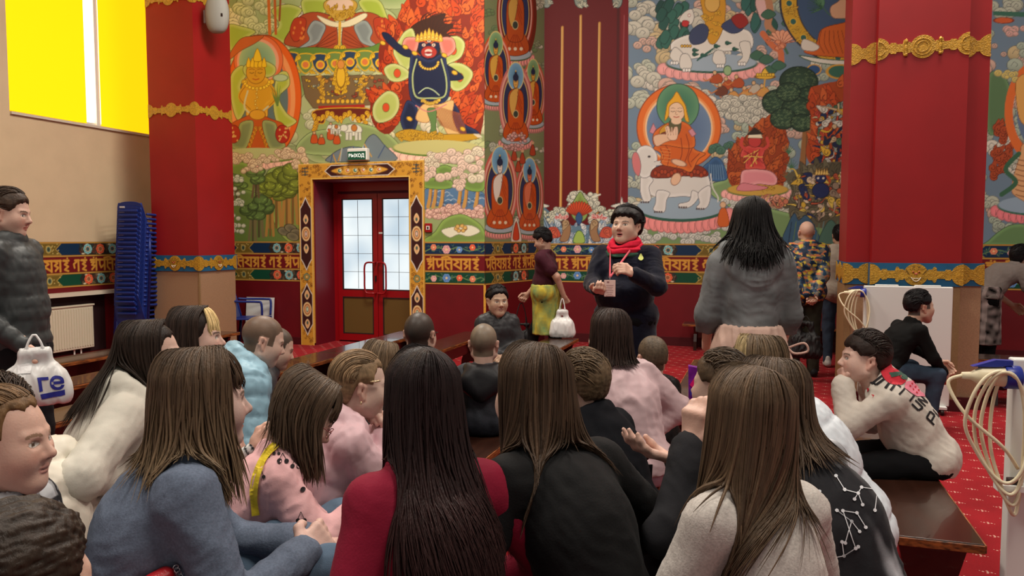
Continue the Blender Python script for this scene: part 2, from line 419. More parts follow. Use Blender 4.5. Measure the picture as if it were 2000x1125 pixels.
# ---- walls (solid), with the opening of the door and of the window left free
DX0, DX1, DZ = -5.97, -4.49, 2.32
w = MB().box2((XL, YB, 0), (DX0, YB+.25, ZC)).box2((DX1, YB, 0), (XC, YB+.25, ZC)).box2((DX0, YB, DZ), (DX1, YB+.25, ZC))
wall_bl = struct(w.build('wall_back', m_red))
bm = MB(); Vr = np.array([XN-XC, YR-YB, 0]); Lr = np.linalg.norm(Vr); ur = Vr/Lr
bm.prism([(0, 0), (Lr, 0), (Lr, ZC), (0, ZC)], ur, (0, 0, 1), (XC, YB, 0), .06, (-ur[1], ur[0], 0))
wall_rt = struct(bm.build('wall_return', m_red))
wall_br = struct(MB().box2((XN-.1, YR, 0), (6.5, YR+.2, ZC)).build('wall_back_bay', m_red))
WY0, WY1, WZ0, WZ1 = 6.66, 9.0, 2.95, 5.6
w = MB().box2((XL-.25, 2.0, 0), (XL, YB+.25, .895)).box2((XL-.25, 2.0, .895), (XL, WY0, ZC)).box2((XL-.25, WY1, .895), (XL, YB+.25, ZC))
w.box2((XL-.25, WY0, .895), (XL, WY1, WZ0)).box2((XL-.25, WY0, WZ1), (XL, WY1, ZC))
wall_l = struct(w.build('wall_left', m_cream))

rnd = random.Random(7)
SKYG = (150, 165, 110)
# ---------------------------------------------------------------- painting on the left bay
c = Canvas((XL, YB, ZB1), (1, 0, 0), (0, 0, 1), XC-XL, 3.75, .0088, (146, 158, 104))
for _ in range(26):
    x = rnd.uniform(440, 950); y = rnd.uniform(-60, 470); r = rnd.uniform(40, 90)
    c.ell(x, y, r, r*.6, rnd.choice([(150, 168, 96), (168, 176, 110), (134, 152, 92), (120, 146, 78)]), rnd.uniform(-.4, .4), (90, 100, 50), 1, (176, 186, 130))
for _ in range(85):
    c.cloud(rnd.uniform(440, 950), rnd.uniform(-60, 460), rnd.uniform(22, 42), rnd.choice([(222, 216, 168), (206, 206, 160), (226, 214, 180), (196, 200, 140)]), rnd, (120, 124, 84))
# clouds at top left, green drapery
for x, y, r in [(480, 30, 30), (505, 15, 28), (470, 62, 24), (520, 50, 20), (462, 84, 18), (500, 60, 22)]: c.cloud(x, y, r, (212, 214, 150), rnd, (110, 120, 60), 9)
for p in ([(530, 20), (560, 8), (590, 18), (580, 40), (600, 62), (560, 85), (530, 70), (545, 48)], [(445, 50), (475, 52), (500, 62), (480, 76), (450, 100)], [(700, 5), (740, 0), (760, 40), (775, 70), (750, 95), (740, 60)], [(590, 0), (640, 0), (632, 30), (600, 38)]):
    c.poly(p, (160, 178, 62), (84, 96, 30), 1.2, 6, (198, 204, 110), 'in')
c.line([(525, 0), (527, 66)], 6, (206, 110, 40)); c.line([(537, 0), (539, 66)], 5, (190, 96, 40)); c.line([(548, 0), (546, 40)], 4, (150, 80, 40))
# large seated figure of which only the lap shows
for sx in (-1, 1):
    X = lambda v: 664+sx*v
    c.poly([(X(10), 40), (X(40), 24), (X(75), 30), (X(98), 60), (X(108), 86), (X(70), 94), (X(30), 97), (X(5), 90)], (168, 74, 38), (80, 30, 20), 1.2, 6)
    c.poly([(X(28), 50), (X(50), 40), (X(64), 60), (X(60), 78), (X(80), 94), (X(46), 86), (X(34), 70)], (126, 134, 128), (60, 70, 70), 1.2, 6, (160, 170, 160), 'in')
    c.poly([(X(66), 38), (X(88), 36), (X(98), 62), (X(88), 82), (X(72), 70)], (176, 60, 30), (90, 30, 18), 1, 6)
    for k in range(9): c.ell(X(70+rnd.uniform(0, 22)), 40+rnd.uniform(0, 36), 2, 3, (214, 120, 50))
    for k in range(4): c.line([(X(8), 60+k*8), (X(24), 70+k*7), (X(50), 94)], 1.2, (104, 36, 22), 4)
c.poly([(620, 30), (664, 44), (710, 26), (716, 34), (690, 50), (664, 54), (636, 48)], (226, 216, 172), (120, 100, 60), 1, 6)
c.poly([(640, 0), (690, 0), (696, 18), (664, 42), (634, 18)], (196, 158, 60), (100, 70, 20), 1.1, 6); c.ell(664, 8, 26, 12, (222, 190, 160))
for k in range(30): c.curl(664+rnd.uniform(-26, 26), 28+rnd.uniform(-16, 12), 2.6, (222, 178, 50), (120, 80, 20), rnd.uniform(0, 6), 1)
c.line([(664, 44), (663, 88)], 5, (214, 166, 50)); c.curl(658, 94, 6, (224, 180, 40), (120, 80, 20), 2); c.curl(670, 94, 6, (224, 180, 40), (120, 80, 20), 1, -1)
c.poly([(560, 98), (610, 92), (664, 96), (720, 92), (742, 84), (742, 100), (664, 108), (590, 106)], (96, 130, 50), (60, 80, 30), 1, 4)
# golden lambrequin
for k in range(7):
    x = 568+k*29; y = 118+3*math.sin(k)
    c.poly([(x-14, y-14), (x+14, y-14), (x+15, y+8), (x, y+24), (x-15, y+8)], [(44, 66, 88), (110, 136, 64)][k % 2], (210, 170, 40), 2.5, 4)
    c.ell(x, y+6, 8, 8, (212, 118, 60), 0, (226, 180, 40), 3)
    c.curl(x-14, y-8, 5, (226, 184, 40), (130, 90, 20), 2.2); c.curl(x+12, y+20, 4, (226, 184, 40), (130, 90, 20), .5, -1)
# offering table and shrine
c.poly([(588, 148), (760, 146), (752, 204), (612, 212), (596, 190)], (120, 96, 60), (70, 50, 30), 1)
for _ in range(26): c.cloud(rnd.uniform(596, 745), rnd.uniform(150, 196), rnd.uniform(6, 11), rnd.choice([(96, 112, 88), (150, 66, 42), (176, 176, 140), (214, 170, 50), (190, 130, 50)]), rnd, (60, 50, 34), 4)
for y in range(8):
    for q in (-1, 1): c.curl(666+q*(4+y*1.4)*(1.2 if y < 6 else .6), 122+y*8, 4.6, (222, 176, 38), (130, 86, 20), 1.57+q*.8, q)
c.ell(666, 150, 9, 22, (226, 178, 44), 0, (126, 84, 20), 1.4); c.ell(666, 126, 7, 9, (214, 140, 60), 0, (140, 90, 20), 1)
for k in range(10): c.ell(622+k*9.5, 198, 4, 4.5, (224, 178, 50), 0, (130, 80, 20), 1)
for k in range(9): c.curl(708+rnd.uniform(-6, 6), 150+k*5, 4, (220, 172, 50), (110, 66, 24), rnd.uniform(0, 6))
for k in range(9): c.curl(626+rnd.uniform(-6, 6), 150+k*5, 4, (220, 172, 50), (110, 66, 24), rnd.uniform(0, 6), -1)
c.poly([(622, 207), (712, 204), (713, 210), (622, 214)], (168, 40, 28))
c.poly([(618, 214), (716, 211), (722, 226), (700, 240), (690, 226), (664, 232), (640, 226), (632, 242), (614, 236)], (104, 36, 22), (212, 160, 40), 2, 4)
for k in range(13): c.curl(614+k*8.6, 226+6*math.sin(k*1.4), 4.8, (226, 176, 40), (120, 60, 20), 1.6+.5*math.sin(k), [-1, 1][k % 2])
for q in (-1, 1):
    for k in range(3): c.curl(666+q*(48+k*2), 240+k*7, 5, (222, 170, 40), (120, 60, 20), 1.5, q)
# little procession: monks and white elephants
c.hill([(590, 300), (600, 262), (650, 250), (700, 240), (760, 262), (770, 300)], rnd, (138, 156, 96))
for x, y, q in [(614, 270, 15), (628, 274, 12), (646, 258, 22), (658, 272, 14)]:
    c.poly([(x-4, y-q*.5), (x+4, y-q*.5), (x+7, y+q*.6), (x-7, y+q*.6)], (196, 82, 30), (80, 30, 20), 1, 3); c.ell(x, y-q*.7, 3.2, 3.6, (206, 160, 110), 0, (60, 40, 20), 1)
for x, y, q in [(690, 254, 1), (655, 250, .6)]:
    c.ell(x, y, 18*q, 12*q, (222, 220, 196), 0, (110, 104, 90), 1); c.ell(x-18*q, y-4*q, 8*q, 7*q, (222, 220, 196), 0, (110, 104, 90), 1)
    for k in (-12, -5, 6, 13): c.poly([(x+k*q-3*q, y+4*q), (x+k*q+3*q, y+4*q), (x+k*q+3*q, y+20*q), (x+k*q-3*q, y+20*q)], (214, 212, 190), (110, 104, 90), .8)
    c.ell(x+2, y-4*q, 6*q, 7*q, (196, 120, 50), 0, (90, 60, 40), 1)
    c.line([(x-23*q, y-4*q), (x-27*q, y+6*q), (x-24*q, y+11*q)], 3*q, (222, 220, 196), 4)
# golden seated deity with aureole (left)
c.ell(515, 190, 74, 122, (222, 96, 26), 0, (120, 50, 20), 1.2); c.ell(513, 192, 64, 110, (234, 150, 84)); c.ell(512, 194, 56, 102, (226, 120, 60)); c.ell(511, 196, 52, 98, (98, 116, 108))
c.ell(505, 118, 48, 50, (226, 112, 60), 0, (120, 50, 20), 1); c.ell(504, 120, 41, 44, (232, 160, 120)); c.ell(503, 121, 36, 40, (120, 160, 120), 0, None, 1, (168, 190, 130))
c.poly([(446, 110), (470, 76), (500, 70), (516, 70), (500, 84), (470, 100), (450, 116)], (196, 96, 40), (90, 60, 30), 1, 6)
for p in ([(450, 150), (470, 128), (486, 140), (470, 170), (484, 200), (466, 236), (452, 200)], [(540, 150), (560, 140), (566, 166), (546, 190), (560, 220), (580, 238), (548, 250), (534, 210)], [(476, 130), (506, 116), (538, 130), (530, 150), (484, 150)]):
    c.poly(p, (176, 184, 60), (90, 96, 30), 1.2, 6, (206, 204, 110), 'in')
gold = (218, 158, 34)
c.poly([(486, 150), (500, 158), (518, 150), (532, 166), (536, 196), (524, 206), (520, 232), (484, 232), (480, 206), (468, 196), (474, 164)], gold, (140, 80, 20), 1.2, 6, (240, 184, 60), 'in')
c.poly([(452, 246), (470, 232), (500, 222), (530, 232), (556, 246), (548, 286), (505, 294), (462, 286)], (196, 86, 26), (110, 40, 20), 1, 6)
for q in (-1, 1):
    X = lambda v: 504+q*v
    c.poly([(X(10), 236), (X(34), 240), (X(40), 262), (X(54), 286), (X(26), 292), (X(12), 262)], (128, 138, 84), (64, 70, 40), 1, 5, (170, 176, 100), 'in')
    c.ell(X(48), 262, 14, 18, (176, 44, 26), 0, (90, 20, 16), 1)
    for k in range(12): c.ell(X(48+rnd.uniform(-9, 9)), 262+rnd.uniform(-13, 13), 1.6, 2, (222, 170, 90))
    for k in range(5): c.curl(X(4+k*3), 250+k*8, 3.6, (222, 150, 34), (130, 60, 16), 1.5, q)
    c.line([(X(22), 166), (X(34), 190), (X(12), 214)], 9, gold, 5); c.line([(X(24), 168), (X(36), 190), (X(14), 214)], 1, (140, 80, 20), 5)
    c.ell(X(26), 160, 6, 5, (240, 196, 50), 0, (140, 90, 20), 1)
c.ell(500, 142, 19, 22, gold, 0, (140, 80, 20), 1.1)
for x in (492, 508): c.line([(x-4, 142), (x, 143.5), (x+4, 142)], 1.1, (70, 40, 20)); c.line([(x-5, 136), (x, 134.5), (x+5, 136)], 1, (120, 70, 20))
c.line([(500, 138), (498, 148), (502, 149)], 1, (150, 90, 20)); c.line([(494, 154), (500, 156), (506, 154)], 1.6, (180, 50, 30))
for k in range(5): x = 486+k*7.5; c.poly([(x-5, 130), (x, 112-(6 if k == 2 else 0)), (x+5, 130)], (244, 196, 34), (150, 96, 20), 1, 4)
c.poly([(495, 118), (503, 94), (511, 118)], (244, 200, 40), (150, 96, 20), 1, 4)
for k in range(11): a = math.pi*(k/10); c.ell(502-24*math.cos(a), 160+13*math.sin(a), 3.4, 3.4, (246, 202, 50), 0, (150, 96, 20), .9)
for k in range(7): c.ell(500+rnd.uniform(-3, 3), 176+k*7, 2, 2.4, (246, 210, 90), 0, (150, 96, 20), .8)
c.line([(484, 178), (478, 210), (500, 224), (524, 208)], 3.5, (206, 196, 140), 6)
c.ell(503, 224, 16, 10, (224, 160, 40), 0, (140, 80, 20), 1)
for k in range(9): c.line([(542, 206), (540+10*math.cos(k*.7), 176+13*math.sin(k*.7))], 3.4, (104, 130, 56), taper=True)
c.ell(548, 152, 15, 7, (180, 196, 140), 0, (100, 120, 70), 1)
c.lotus(505, 302, 84, 20, (232, 178, 150), (190, 190, 120), (96, 128, 40))
# wrathful dark-blue figure in flames
fl = [(815, -20), (945, -60), (944, 240), (912, 262), (890, 200), (870, 190), (800, 215), (760, 262), (728, 240), (726, 190), (760, 160), (740, 120), (748, 70), (790, 20)]
c.poly(fl, (132, 42, 20), None, 1, 4)
c.flames(fl, rnd, [(196, 70, 24), (204, 84, 34), (182, 60, 24), (212, 98, 40)], (96, 26, 14), 210, 6, 12, (838, 200))
c.poly([(800, 60), (815, 44), (840, 34), (870, 26), (866, 44), (886, 50), (872, 66), (892, 72), (872, 88), (880, 110), (840, 120), (806, 90)], (64, 34, 20), (40, 20, 12), 1, 5)
for k in range(14): a = -1.9+k*.2; c.line([(838+24*math.cos(a), 84+24*math.sin(a)), (838+46*math.cos(a), 76+42*math.sin(a)), (850+60*math.cos(a+.2), 72+50*math.sin(a+.2))], 5, (60, 32, 20), 5, taper=True)
gr = (176, 186, 96)
for p in ([(790, 62), (806, 56), (812, 80), (800, 96), (806, 120), (792, 140), (776, 120), (768, 100), (778, 80)], [(862, 84), (890, 70), (908, 84), (902, 110), (884, 122), (866, 124)], [(750, 134), (770, 124), (796, 136), (800, 150), (780, 160), (760, 156)], [(874, 128), (902, 124), (924, 142), (914, 166), (896, 178), (880, 170)], [(732, 200), (756, 178), (776, 186), (780, 210), (766, 232), (740, 240), (728, 224)]):
    c.poly(p, gr, (96, 104, 44), 1.2, 6, (208, 210, 140), 'in')
    q = np.mean(p, 0); c.ell(q[0], q[1], 7, 9, (206, 76, 34), 0, (96, 104, 44), 1)
for q in (-1, 1): c.poly([(838+q*20, 76), (838+q*46, 74), (838+q*52, 96), (838+q*34, 112), (838+q*24, 100)], (206, 112, 96), (120, 50, 40), 1.2, 6, (228, 160, 140), 'in')
nv = (26, 34, 62); nve = (12, 16, 34)
c.poly([(790, 110), (812, 112), (800, 96), (780, 86), (760, 66), (746, 64), (752, 78), (770, 96)], nv, nve, 1, 5)
c.poly([(868, 126), (892, 138), (906, 152), (888, 158), (866, 152)], nv, nve, 1, 5)
c.poly([(806, 104), (838, 116), (866, 104), (874, 130), (880, 164), (872, 196), (838, 214), (806, 200), (798, 166), (800, 130)], nv, nve, 1, 6, (46, 58, 96), 'in')
c.poly([(796, 196), (812, 204), (818, 228), (808, 258), (790, 256), (782, 234), (788, 212)], nv, nve, 1, 5, (46, 58, 96), 'in')
c.poly([(884, 200), (896, 214), (906, 240), (930, 254), (936, 264), (908, 266), (892, 250), (880, 226)], nv, nve, 1, 5, (46, 58, 96), 'in')
c.poly([(826, 204), (856, 204), (886, 196), (884, 226), (896, 258), (916, 272), (880, 268), (862, 240), (850, 226), (834, 240), (812, 232)], (222, 182, 116), (150, 90, 50), 1.2, 5)
for k in range(20): x = 848+k*2.6; c.line([(x, 206+k*.8), (x+6, 230), (x+14, 246+k)], 1.3, (150, 76, 40), 3)
c.poly([(834, 214), (852, 214), (852, 250), (858, 276), (836, 278), (842, 246)], (96, 128, 70), (60, 80, 40), 1, 5)
c.poly([(772, 262), (800, 252), (850, 262), (880, 262), (932, 262), (930, 272), (850, 282), (790, 274)], (196, 150, 34), (110, 80, 20), 1, 5)
for k in range(46): c.curl(780+rnd.uniform(0, 88), 262+rnd.uniform(-4, 14), 3, (226, 180, 50), (120, 80, 20), rnd.uniform(0, 6))
c.ell(838, 92, 21, 25, nv, 0, nve, 1); c.ell(838, 102, 16, 12, (176, 52, 40), 0, nve, 1); c.ell(837, 100, 7, 4, (222, 190, 170)); c.ell(837, 106, 8, 4, (226, 200, 190), 0, (120, 20, 20), 1); c.ell(837, 103, 6, 2.5, (150, 24, 24))
for x, y in ((828, 88), (847, 88), (838, 80)): c.ell(x, y, 3.8, 3.4, (236, 226, 200), 0, (150, 60, 40), 1); c.ell(x, y, 1.5, 1.6, (20, 20, 30))
c.line([(818, 82), (828, 80), (834, 84)], 2.6, (200, 90, 40)); c.line([(842, 84), (848, 80), (858, 82)], 2.6, (200, 90, 40))
for k in range(7): x = 816+k*7.4; h = [10, 14, 18, 22, 18, 14, 10][k]; c.poly([(x-5, 76-abs(k-3)*-1.4), (x, 76-h), (x+5, 76+abs(k-3)*1.4)], (232, 184, 60), (140, 90, 30), 1, 4); c.ell(x, 72+abs(k-3)*1.4, 3, 3, (240, 200, 90), 0, (140, 90, 30), .8)
for k in range(12): a = math.pi*k/11; c.ell(838-18*math.cos(a), 122+13*math.sin(a), 2.6, 2.6, (232, 190, 70), 0, (110, 70, 20), .8)
c.line([(814, 116), (806, 150), (812, 188), (838, 192)], 3, (168, 180, 120), 6); c.line([(862, 116), (872, 156), (868, 188), (840, 192)], 3, (168, 180, 120), 6); c.line([(818, 182), (832, 172), (846, 176), (858, 186)], 2, (180, 196, 150), 5)
for k in range(16): c.ell(825+k*2.2, 196+6*math.sin(k/15*math.pi)+rnd.uniform(-1, 1), 3, 3.4, (230, 190, 70), 0, (110, 70, 20), .8)
c.line([(812, 206), (838, 218), (872, 204)], 2, (206, 120, 120), 5)
for x, y in ((792, 92), (748, 84), (800, 232), (904, 252), (888, 142), (810, 104), (868, 108)): c.ell(x, y, 6, 4, (230, 180, 50), .5, (120, 80, 20), 1)
for k in range(4): c.line([(926+k*3, 262), (934+k*2.4, 268)], 1.6, (220, 210, 180))
c.lotus(852, 288, 88, 22, (234, 186, 166), (196, 190, 120), (90, 126, 44), 13)
# landscapes below
c.hill([(440, 330), (470, 316), (500, 330), (520, 352), (500, 372), (440, 370)], rnd, (122, 146, 62)); c.hill([(440, 380), (480, 370), (530, 392), (560, 420), (590, 470), (440, 474)], rnd, (104, 128, 60)); c.hill([(520, 340), (560, 322), (600, 316), (600, 470), (560, 470), (530, 420)], rnd, (132, 150, 70))
for x, y, r in [(540, 360, 34), (572, 352, 34), (560, 372, 28), (528, 376, 22)]: c.tree(x, y, r, rnd, (136, 150, 52), (176, 130, 62), 84)
for x, y, r in [(506, 404, 30), (494, 414, 22)]: c.tree(x, y, r, rnd, (104, 132, 66), (120, 110, 70), 58)
for x, y, r in [(462, 356, 20), (500, 345, 20)]: c.tree(x, y, r, rnd, (118, 146, 70), (110, 90, 60), 40)
for x, y in [(555, 452), (568, 446), (580, 455), (572, 462)]: c.ell(x, y, 13, 8, (104, 98, 74), .3, (50, 46, 34), 1.2, (150, 140, 100))
for k in range(14): c.cloud(rnd.uniform(452, 600), rnd.uniform(300, 336), rnd.uniform(12, 20), (232, 206, 160), rnd, (150, 110, 80), 7)
for k in range(5): c.cloud(456+rnd.uniform(-6, 8), 350+k*24, 14, (222, 224, 196), rnd, (90, 110, 70), 6)
for p in ([(650, 300), (668, 290), (690, 286), (720, 292), (730, 312), (640, 316)], [(712, 282), (730, 262), (752, 284), (776, 312), (720, 316)]):
    c.poly(p, (112, 126, 130), (50, 60, 66), 1.3, 5)
    q = np.array(p)
    for k in range(6): a = rnd.choice(p); c.line([a, (a[0]+rnd.uniform(-14, 14), a[1]+24)], 2.2, rnd.choice([(196, 150, 60), (70, 90, 120), (170, 180, 170)]))
# right of the door
c.hill([(826, 330), (850, 318), (900, 322), (945, 330), (945, 474), (826, 474)], rnd, (150, 166, 110))
c.poly([(828, 372), (868, 360), (900, 366), (944, 376), (944, 406), (890, 412), (850, 402), (828, 408)], (86, 122, 156), (40, 60, 90), 1, 5)
for k in range(34): x = rnd.uniform(832, 936); y = rnd.uniform(374, 404); c.line([(x, y), (x+6, y-3), (x+12, y)], 1, rnd.choice([(190, 206, 214), (40, 74, 110)]), 3)
for x in (842, 852, 866, 900, 934, 912): c.line([(x, 366), (x-2, 386), (x-6, 404)], 7, (196, 148, 76), 4); c.line([(x+2, 366), (x, 404)], 1.2, (110, 76, 40))
for p in ([(828, 352), (850, 346), (880, 352), (884, 366), (860, 370), (828, 366)], [(900, 346), (944, 340), (944, 372), (910, 370)], [(852, 330), (870, 322), (892, 334), (880, 346), (858, 344)]): c.hill(p, rnd, (110, 140, 66))
for k in range(12): x = 850+k*7; c.line([(x, 346), (x, 354)], 1.4, (90, 84, 60))
for x, y in [(838, 322), (850, 308), (874, 310), (900, 304), (920, 320), (938, 306), (930, 346), (890, 340), (845, 340), (895, 362)]: c.cloud(x, y, rnd.uniform(15, 23), rnd.choice([(232, 220, 190), (236, 208, 186)]), rnd, (140, 120, 100), 8)
for k in range(11): c.cloud(834+k*10.5, 414+6*math.sin(k), 15, (236, 196, 176), rnd, (150, 100, 90), 7)
c.hill([(850, 452), (868, 428), (900, 418), (928, 430), (945, 448), (945, 474), (830, 474)], rnd, (122, 150, 74))
c.poly([(862, 450), (890, 442), (920, 440), (938, 452), (916, 462), (896, 458), (878, 464)], (230, 228, 200), (120, 120, 90), 1, 5)
for k in range(7): c.ell(900+9*math.cos(k), 446+5*math.sin(k), 4, 4, (222, 180, 100), 0, (120, 80, 40), 1)
c.mesh('mural', m_paint, wall_bl, .003, (DX0-.01, DX1+.01, DZ+.01))['kind'] = 'structure'

# ---------------------------------------------------------------- painting on the return wall
c = Canvas((XC, YB, ZB1), ur, (0, 0, 1), Lr, 3.75, .0088, (128, 138, 96))
for _ in range(60): c.cloud(rnd.uniform(944, 1062), rnd.uniform(-30, 470), rnd.uniform(9, 16), rnd.choice([(214, 212, 186), (196, 200, 176), (222, 196, 180), (120, 146, 96), (150, 160, 120)]), rnd, (96, 100, 80))
c.ell(1010, 30, 38, 96, (120, 44, 26)); c.ell(1008, 26, 30, 88, (60, 66, 96))
c.figure(1006, 30, 190, (190, 84, 34), (214, 168, 80), (150, 50, 30), (50, 60, 100), (120, 150, 170), .34)
for x, y, h, hal, rg, sk in [(968, 137, 150, (110, 150, 96), (214, 88, 46), (222, 170, 70)), (1041, 186, 140, (110, 150, 96), (206, 96, 70), (222, 170, 70)), (1007, 206, 168, (96, 146, 176), (206, 118, 112), (222, 172, 84)), (976, 374, 176, (96, 146, 176), (206, 96, 84), (232, 222, 206)), (1034, 386, 156, (96, 146, 176), (196, 84, 76), (222, 120, 84))]:
    c.figure(x, y, h, (198, 84, 26), sk, rg, (46, 52, 86), hal, .31 if x > 1020 else .35)
for x, y in [(1004, 300), (1020, 306), (1012, 322), (1040, 290)]:
    c.poly([(x-6, y+12), (x, y-10), (x+6, y+12)], (176, 70, 40), (60, 30, 20), 1, 3); c.ell(x, y-11, 3, 3, (214, 170, 130))
c.poly([(998, 474), (1002, 440), (1008, 424), (1014, 440), (1018, 474)], (226, 218, 200), (90, 90, 80), 1, 4); c.poly([(1001, 466), (1008, 432), (1014, 466)], (206, 70, 30), (90, 30, 20), 1, 4)
for k in range(8): c.cloud(1000+rnd.uniform(-12, 20), 262+rnd.uniform(0, 30), 9, (226, 176, 166), rnd, (120, 80, 70), 5)
c.mesh('mural', m_paint, wall_rt, .003)['kind'] = 'structure'
# ---------------------------------------------------------------- painting on the right bay
XR1 = 4.4
c = Canvas((XN, YR, ZB1-.03), (1, 0, 0), (0, 0, 1), XR1-XN, 3.6, .0092, (112, 134, 152))
rnd = random.Random(11)
for _ in range(230):
    c.cloud(rnd.uniform(1226, 2120), rnd.uniform(-60, 465), rnd.uniform(20, 38), rnd.choice([(206, 204, 186), (190, 196, 176), (214, 178, 160), (176, 190, 170), (222, 216, 200), (206, 186, 140)]), rnd, (86, 92, 90))
# red panel with three gilt lines
c.poly([(1056, -80), (1228, -80), (1226, 480), (1056, 480)], (98, 10, 12))
c.poly([(1206, -80), (1211, -80), (1206, 480), (1201, 480)], (74, 8, 10)); c.poly([(1213, -80), (1228, -80), (1226, 480), (1210, 480)], (116, 18, 24)); c.line([(1219, 30), (1212, 400)], 1.2, (168, 84, 84))  # dark strip at the right paints in the shade of the niche side
c.line([(1063, -60), (1061, 480)], 1.5, (80, 60, 60))
for (x0, y0, x1, y1) in [(1098.5, 53, 1095, 412), (1134.5, 31, 1131, 372), (1171, 45, 1166, 430)]:
    c.line([(x0, y0), (x1, y1)], 4.6, (196, 140, 66)); c.line([(x0-1, y0+1), (x1-1, y1)], 1, (232, 196, 120))
for x, y, q in [(1134, 4, 1), (1068, 6, .8), (1206, 2, .8)]:
    c.poly([(x-14*q, -30), (x+14*q, -30), (x+12*q, 4), (x+6*q, 14), (x, 16), (x-6*q, 14), (x-12*q, 4)], (140, 150, 140), (40, 50, 50), 1.4, 4)
    for k in range(7): c.curl(x+rnd.uniform(-9, 9)*q, rnd.uniform(-8, 12), 4*q, (206, 206, 180), (50, 60, 60), rnd.uniform(0, 6))
# waves, clouds and flower at the foot of the panel
c.poly([(1058, 405), (1090, 430), (1110, 440), (1180, 436), (1206, 420), (1228, 396), (1228, 478), (1058, 478)], (96, 128, 146), (40, 60, 80), 1, 4)
for q in (-1, 1):
    X = lambda v: 1133+q*v
    for k in range(7): c.cloud(X(32+rnd.uniform(0, 40)), 418+rnd.uniform(-18, 16), rnd.uniform(11, 17), (214, 216, 192), rnd, (80, 90, 80), 7)
    c.poly([(X(60), 402), (X(82), 396), (X(96), 399), (X(74), 406)], (222, 220, 204), (90, 100, 100), 1, 4)
    c.poly([(X(52), 452), (X(66), 430), (X(76), 410), (X(84), 430), (X(88), 470), (X(60), 474)], (76, 106, 136), (30, 46, 70), 1.2, 5)
    for k in range(4): c.line([(X(56+k*6), 460), (X(68+k*4), 430), (X(76+k*2), 414)], 1.4, (170, 190, 196), 4)
for _ in range(120):
    x = rnd.uniform(1068, 1200); y = 476-abs(rnd.gauss(0, 18)); r = rnd.uniform(3, 6)
    c.curl(x, y, r, rnd.choice([(196, 210, 214), (222, 224, 216), (150, 178, 196), (176, 190, 200)]), (54, 84, 116), rnd.uniform(-2.4, -.7), rnd.choice([-1, 1]))
for q in (-1, 1):
    X = lambda v: 1133+q*v
    c.poly([(X(24), 470), (X(18), 446), (X(26), 428), (X(36), 434), (X(34), 452), (X(40), 470)], (156, 120, 84), (80, 50, 40), 1.2, 5); c.curl(X(28), 436, 7, (176, 150, 110), (80, 50, 40), 2, q)
    c.poly([(X(38), 462), (X(46), 444), (X(62), 446), (X(60), 464)], (196, 82, 60), (90, 30, 30), 1, 5); c.curl(X(52), 452, 6, (206, 96, 70), (90, 30, 30), 1, q)
    for k in range(5): c.curl(X(26+k*5), 424+rnd.uniform(-3, 3), 3.4, (196, 60, 60), (226, 200, 190), 2+k)
for k in range(9): c.cloud(1133+rnd.uniform(-18, 24), 394+rnd.uniform(-12, 8), 15, (222, 222, 200), rnd, (84, 92, 84), 7)
c.poly([(1133, 374), (1142, 386), (1150, 400), (1146, 424), (1133, 434), (1118, 424), (1114, 402), (1122, 390)], (122, 146, 70), (50, 76, 40), 1.3, 5, (150, 176, 100), 'in')
for k in range(13): a = -2.9+k*.22; c.poly([(1131, 424), (1131+20*math.cos(a)-3, 418+14*math.sin(a)), (1131+26*math.cos(a), 414+22*math.sin(a)), (1131+20*math.cos(a)+4, 418+16*math.sin(a))], (204, 76, 36), (110, 30, 20), 1, 4)
c.poly([(1131, 414), (1138, 426), (1131, 440), (1124, 426)], (50, 84, 130), (20, 40, 70), 1, 4); c.poly([(1120, 474), (1124, 456), (1131, 450), (1139, 456), (1142, 474)], (160, 190, 90), (60, 100, 50), 1.4, 4)
c.line([(1160, 384), (1172, 380)], 3, (222, 222, 200)); c.poly([(1205, 470), (1210, 420), (1214, 384), (1220, 420), (1222, 470)], (226, 222, 210), (110, 110, 110), 1, 4)

# ground at the foot
c.hill([(1226, 452), (1300, 430), (1380, 440), (1450, 400), (1560, 420), (1650, 430), (1650, 480), (1226, 480)], rnd, (118, 148, 96))
c.hill([(1380, 370), (1410, 352), (1450, 340), (1480, 380), (1440, 410)], rnd, (124, 152, 100))
for x, y in [(1240, 452), (1262, 462), (1300, 458), (1342, 452), (1372, 448), (1392, 462), (1250, 470), (1354, 466), (1412, 440), (1420, 420), (1432, 400)]: c.cloud(x, y, 19, (214, 216, 204), rnd, (90, 98, 92), 9)
# snow lion at the top with its rider
for k in range(22):
    a = rnd.uniform(0, 6.28); x = 1300+rnd.uniform(-22, 40); y = 50+rnd.uniform(-40, 40)
    c.poly([(x, y), (x+10, y-20), (x+22, y-12), (x+12, y+8)], rnd.choice([(40, 86, 76), (52, 104, 90), (34, 72, 66)]), (20, 44, 40), 1, 4)
for k in range(14):
    x = 1460+rnd.uniform(-14, 40); y = 20+rnd.uniform(-50, 60); c.poly([(x, y), (x+8, y-26), (x+20, y-10), (x+8, y+12)], rnd.choice([(40, 86, 76), (52, 104, 96)]), (20, 44, 40), 1, 4)
c.lotus(1390, 122, 92, 26, (222, 156, 150), (158, 176, 188), (50, 92, 76))
wl = (222, 218, 206); we = (90, 90, 88)
c.poly([(1310, 86), (1336, 70), (1380, 62), (1430, 56), (1462, 60), (1472, 84), (1458, 108), (1440, 100), (1400, 102), (1372, 112), (1340, 116), (1318, 112)], wl, we, 1.2, 6, (236, 234, 224), 'in')
for p in ([(1318, 92), (1308, 110), (1322, 124), (1340, 120), (1334, 104)], [(1330, 108), (1328, 132), (1346, 138), (1352, 124), (1344, 106)], [(1396, 100), (1392, 120), (1408, 130), (1418, 120), (1412, 100)], [(1444, 84), (1450, 110), (1440, 122), (1456, 126), (1466, 106), (1464, 82)]): c.poly(p, wl, we, 1.1, 5)
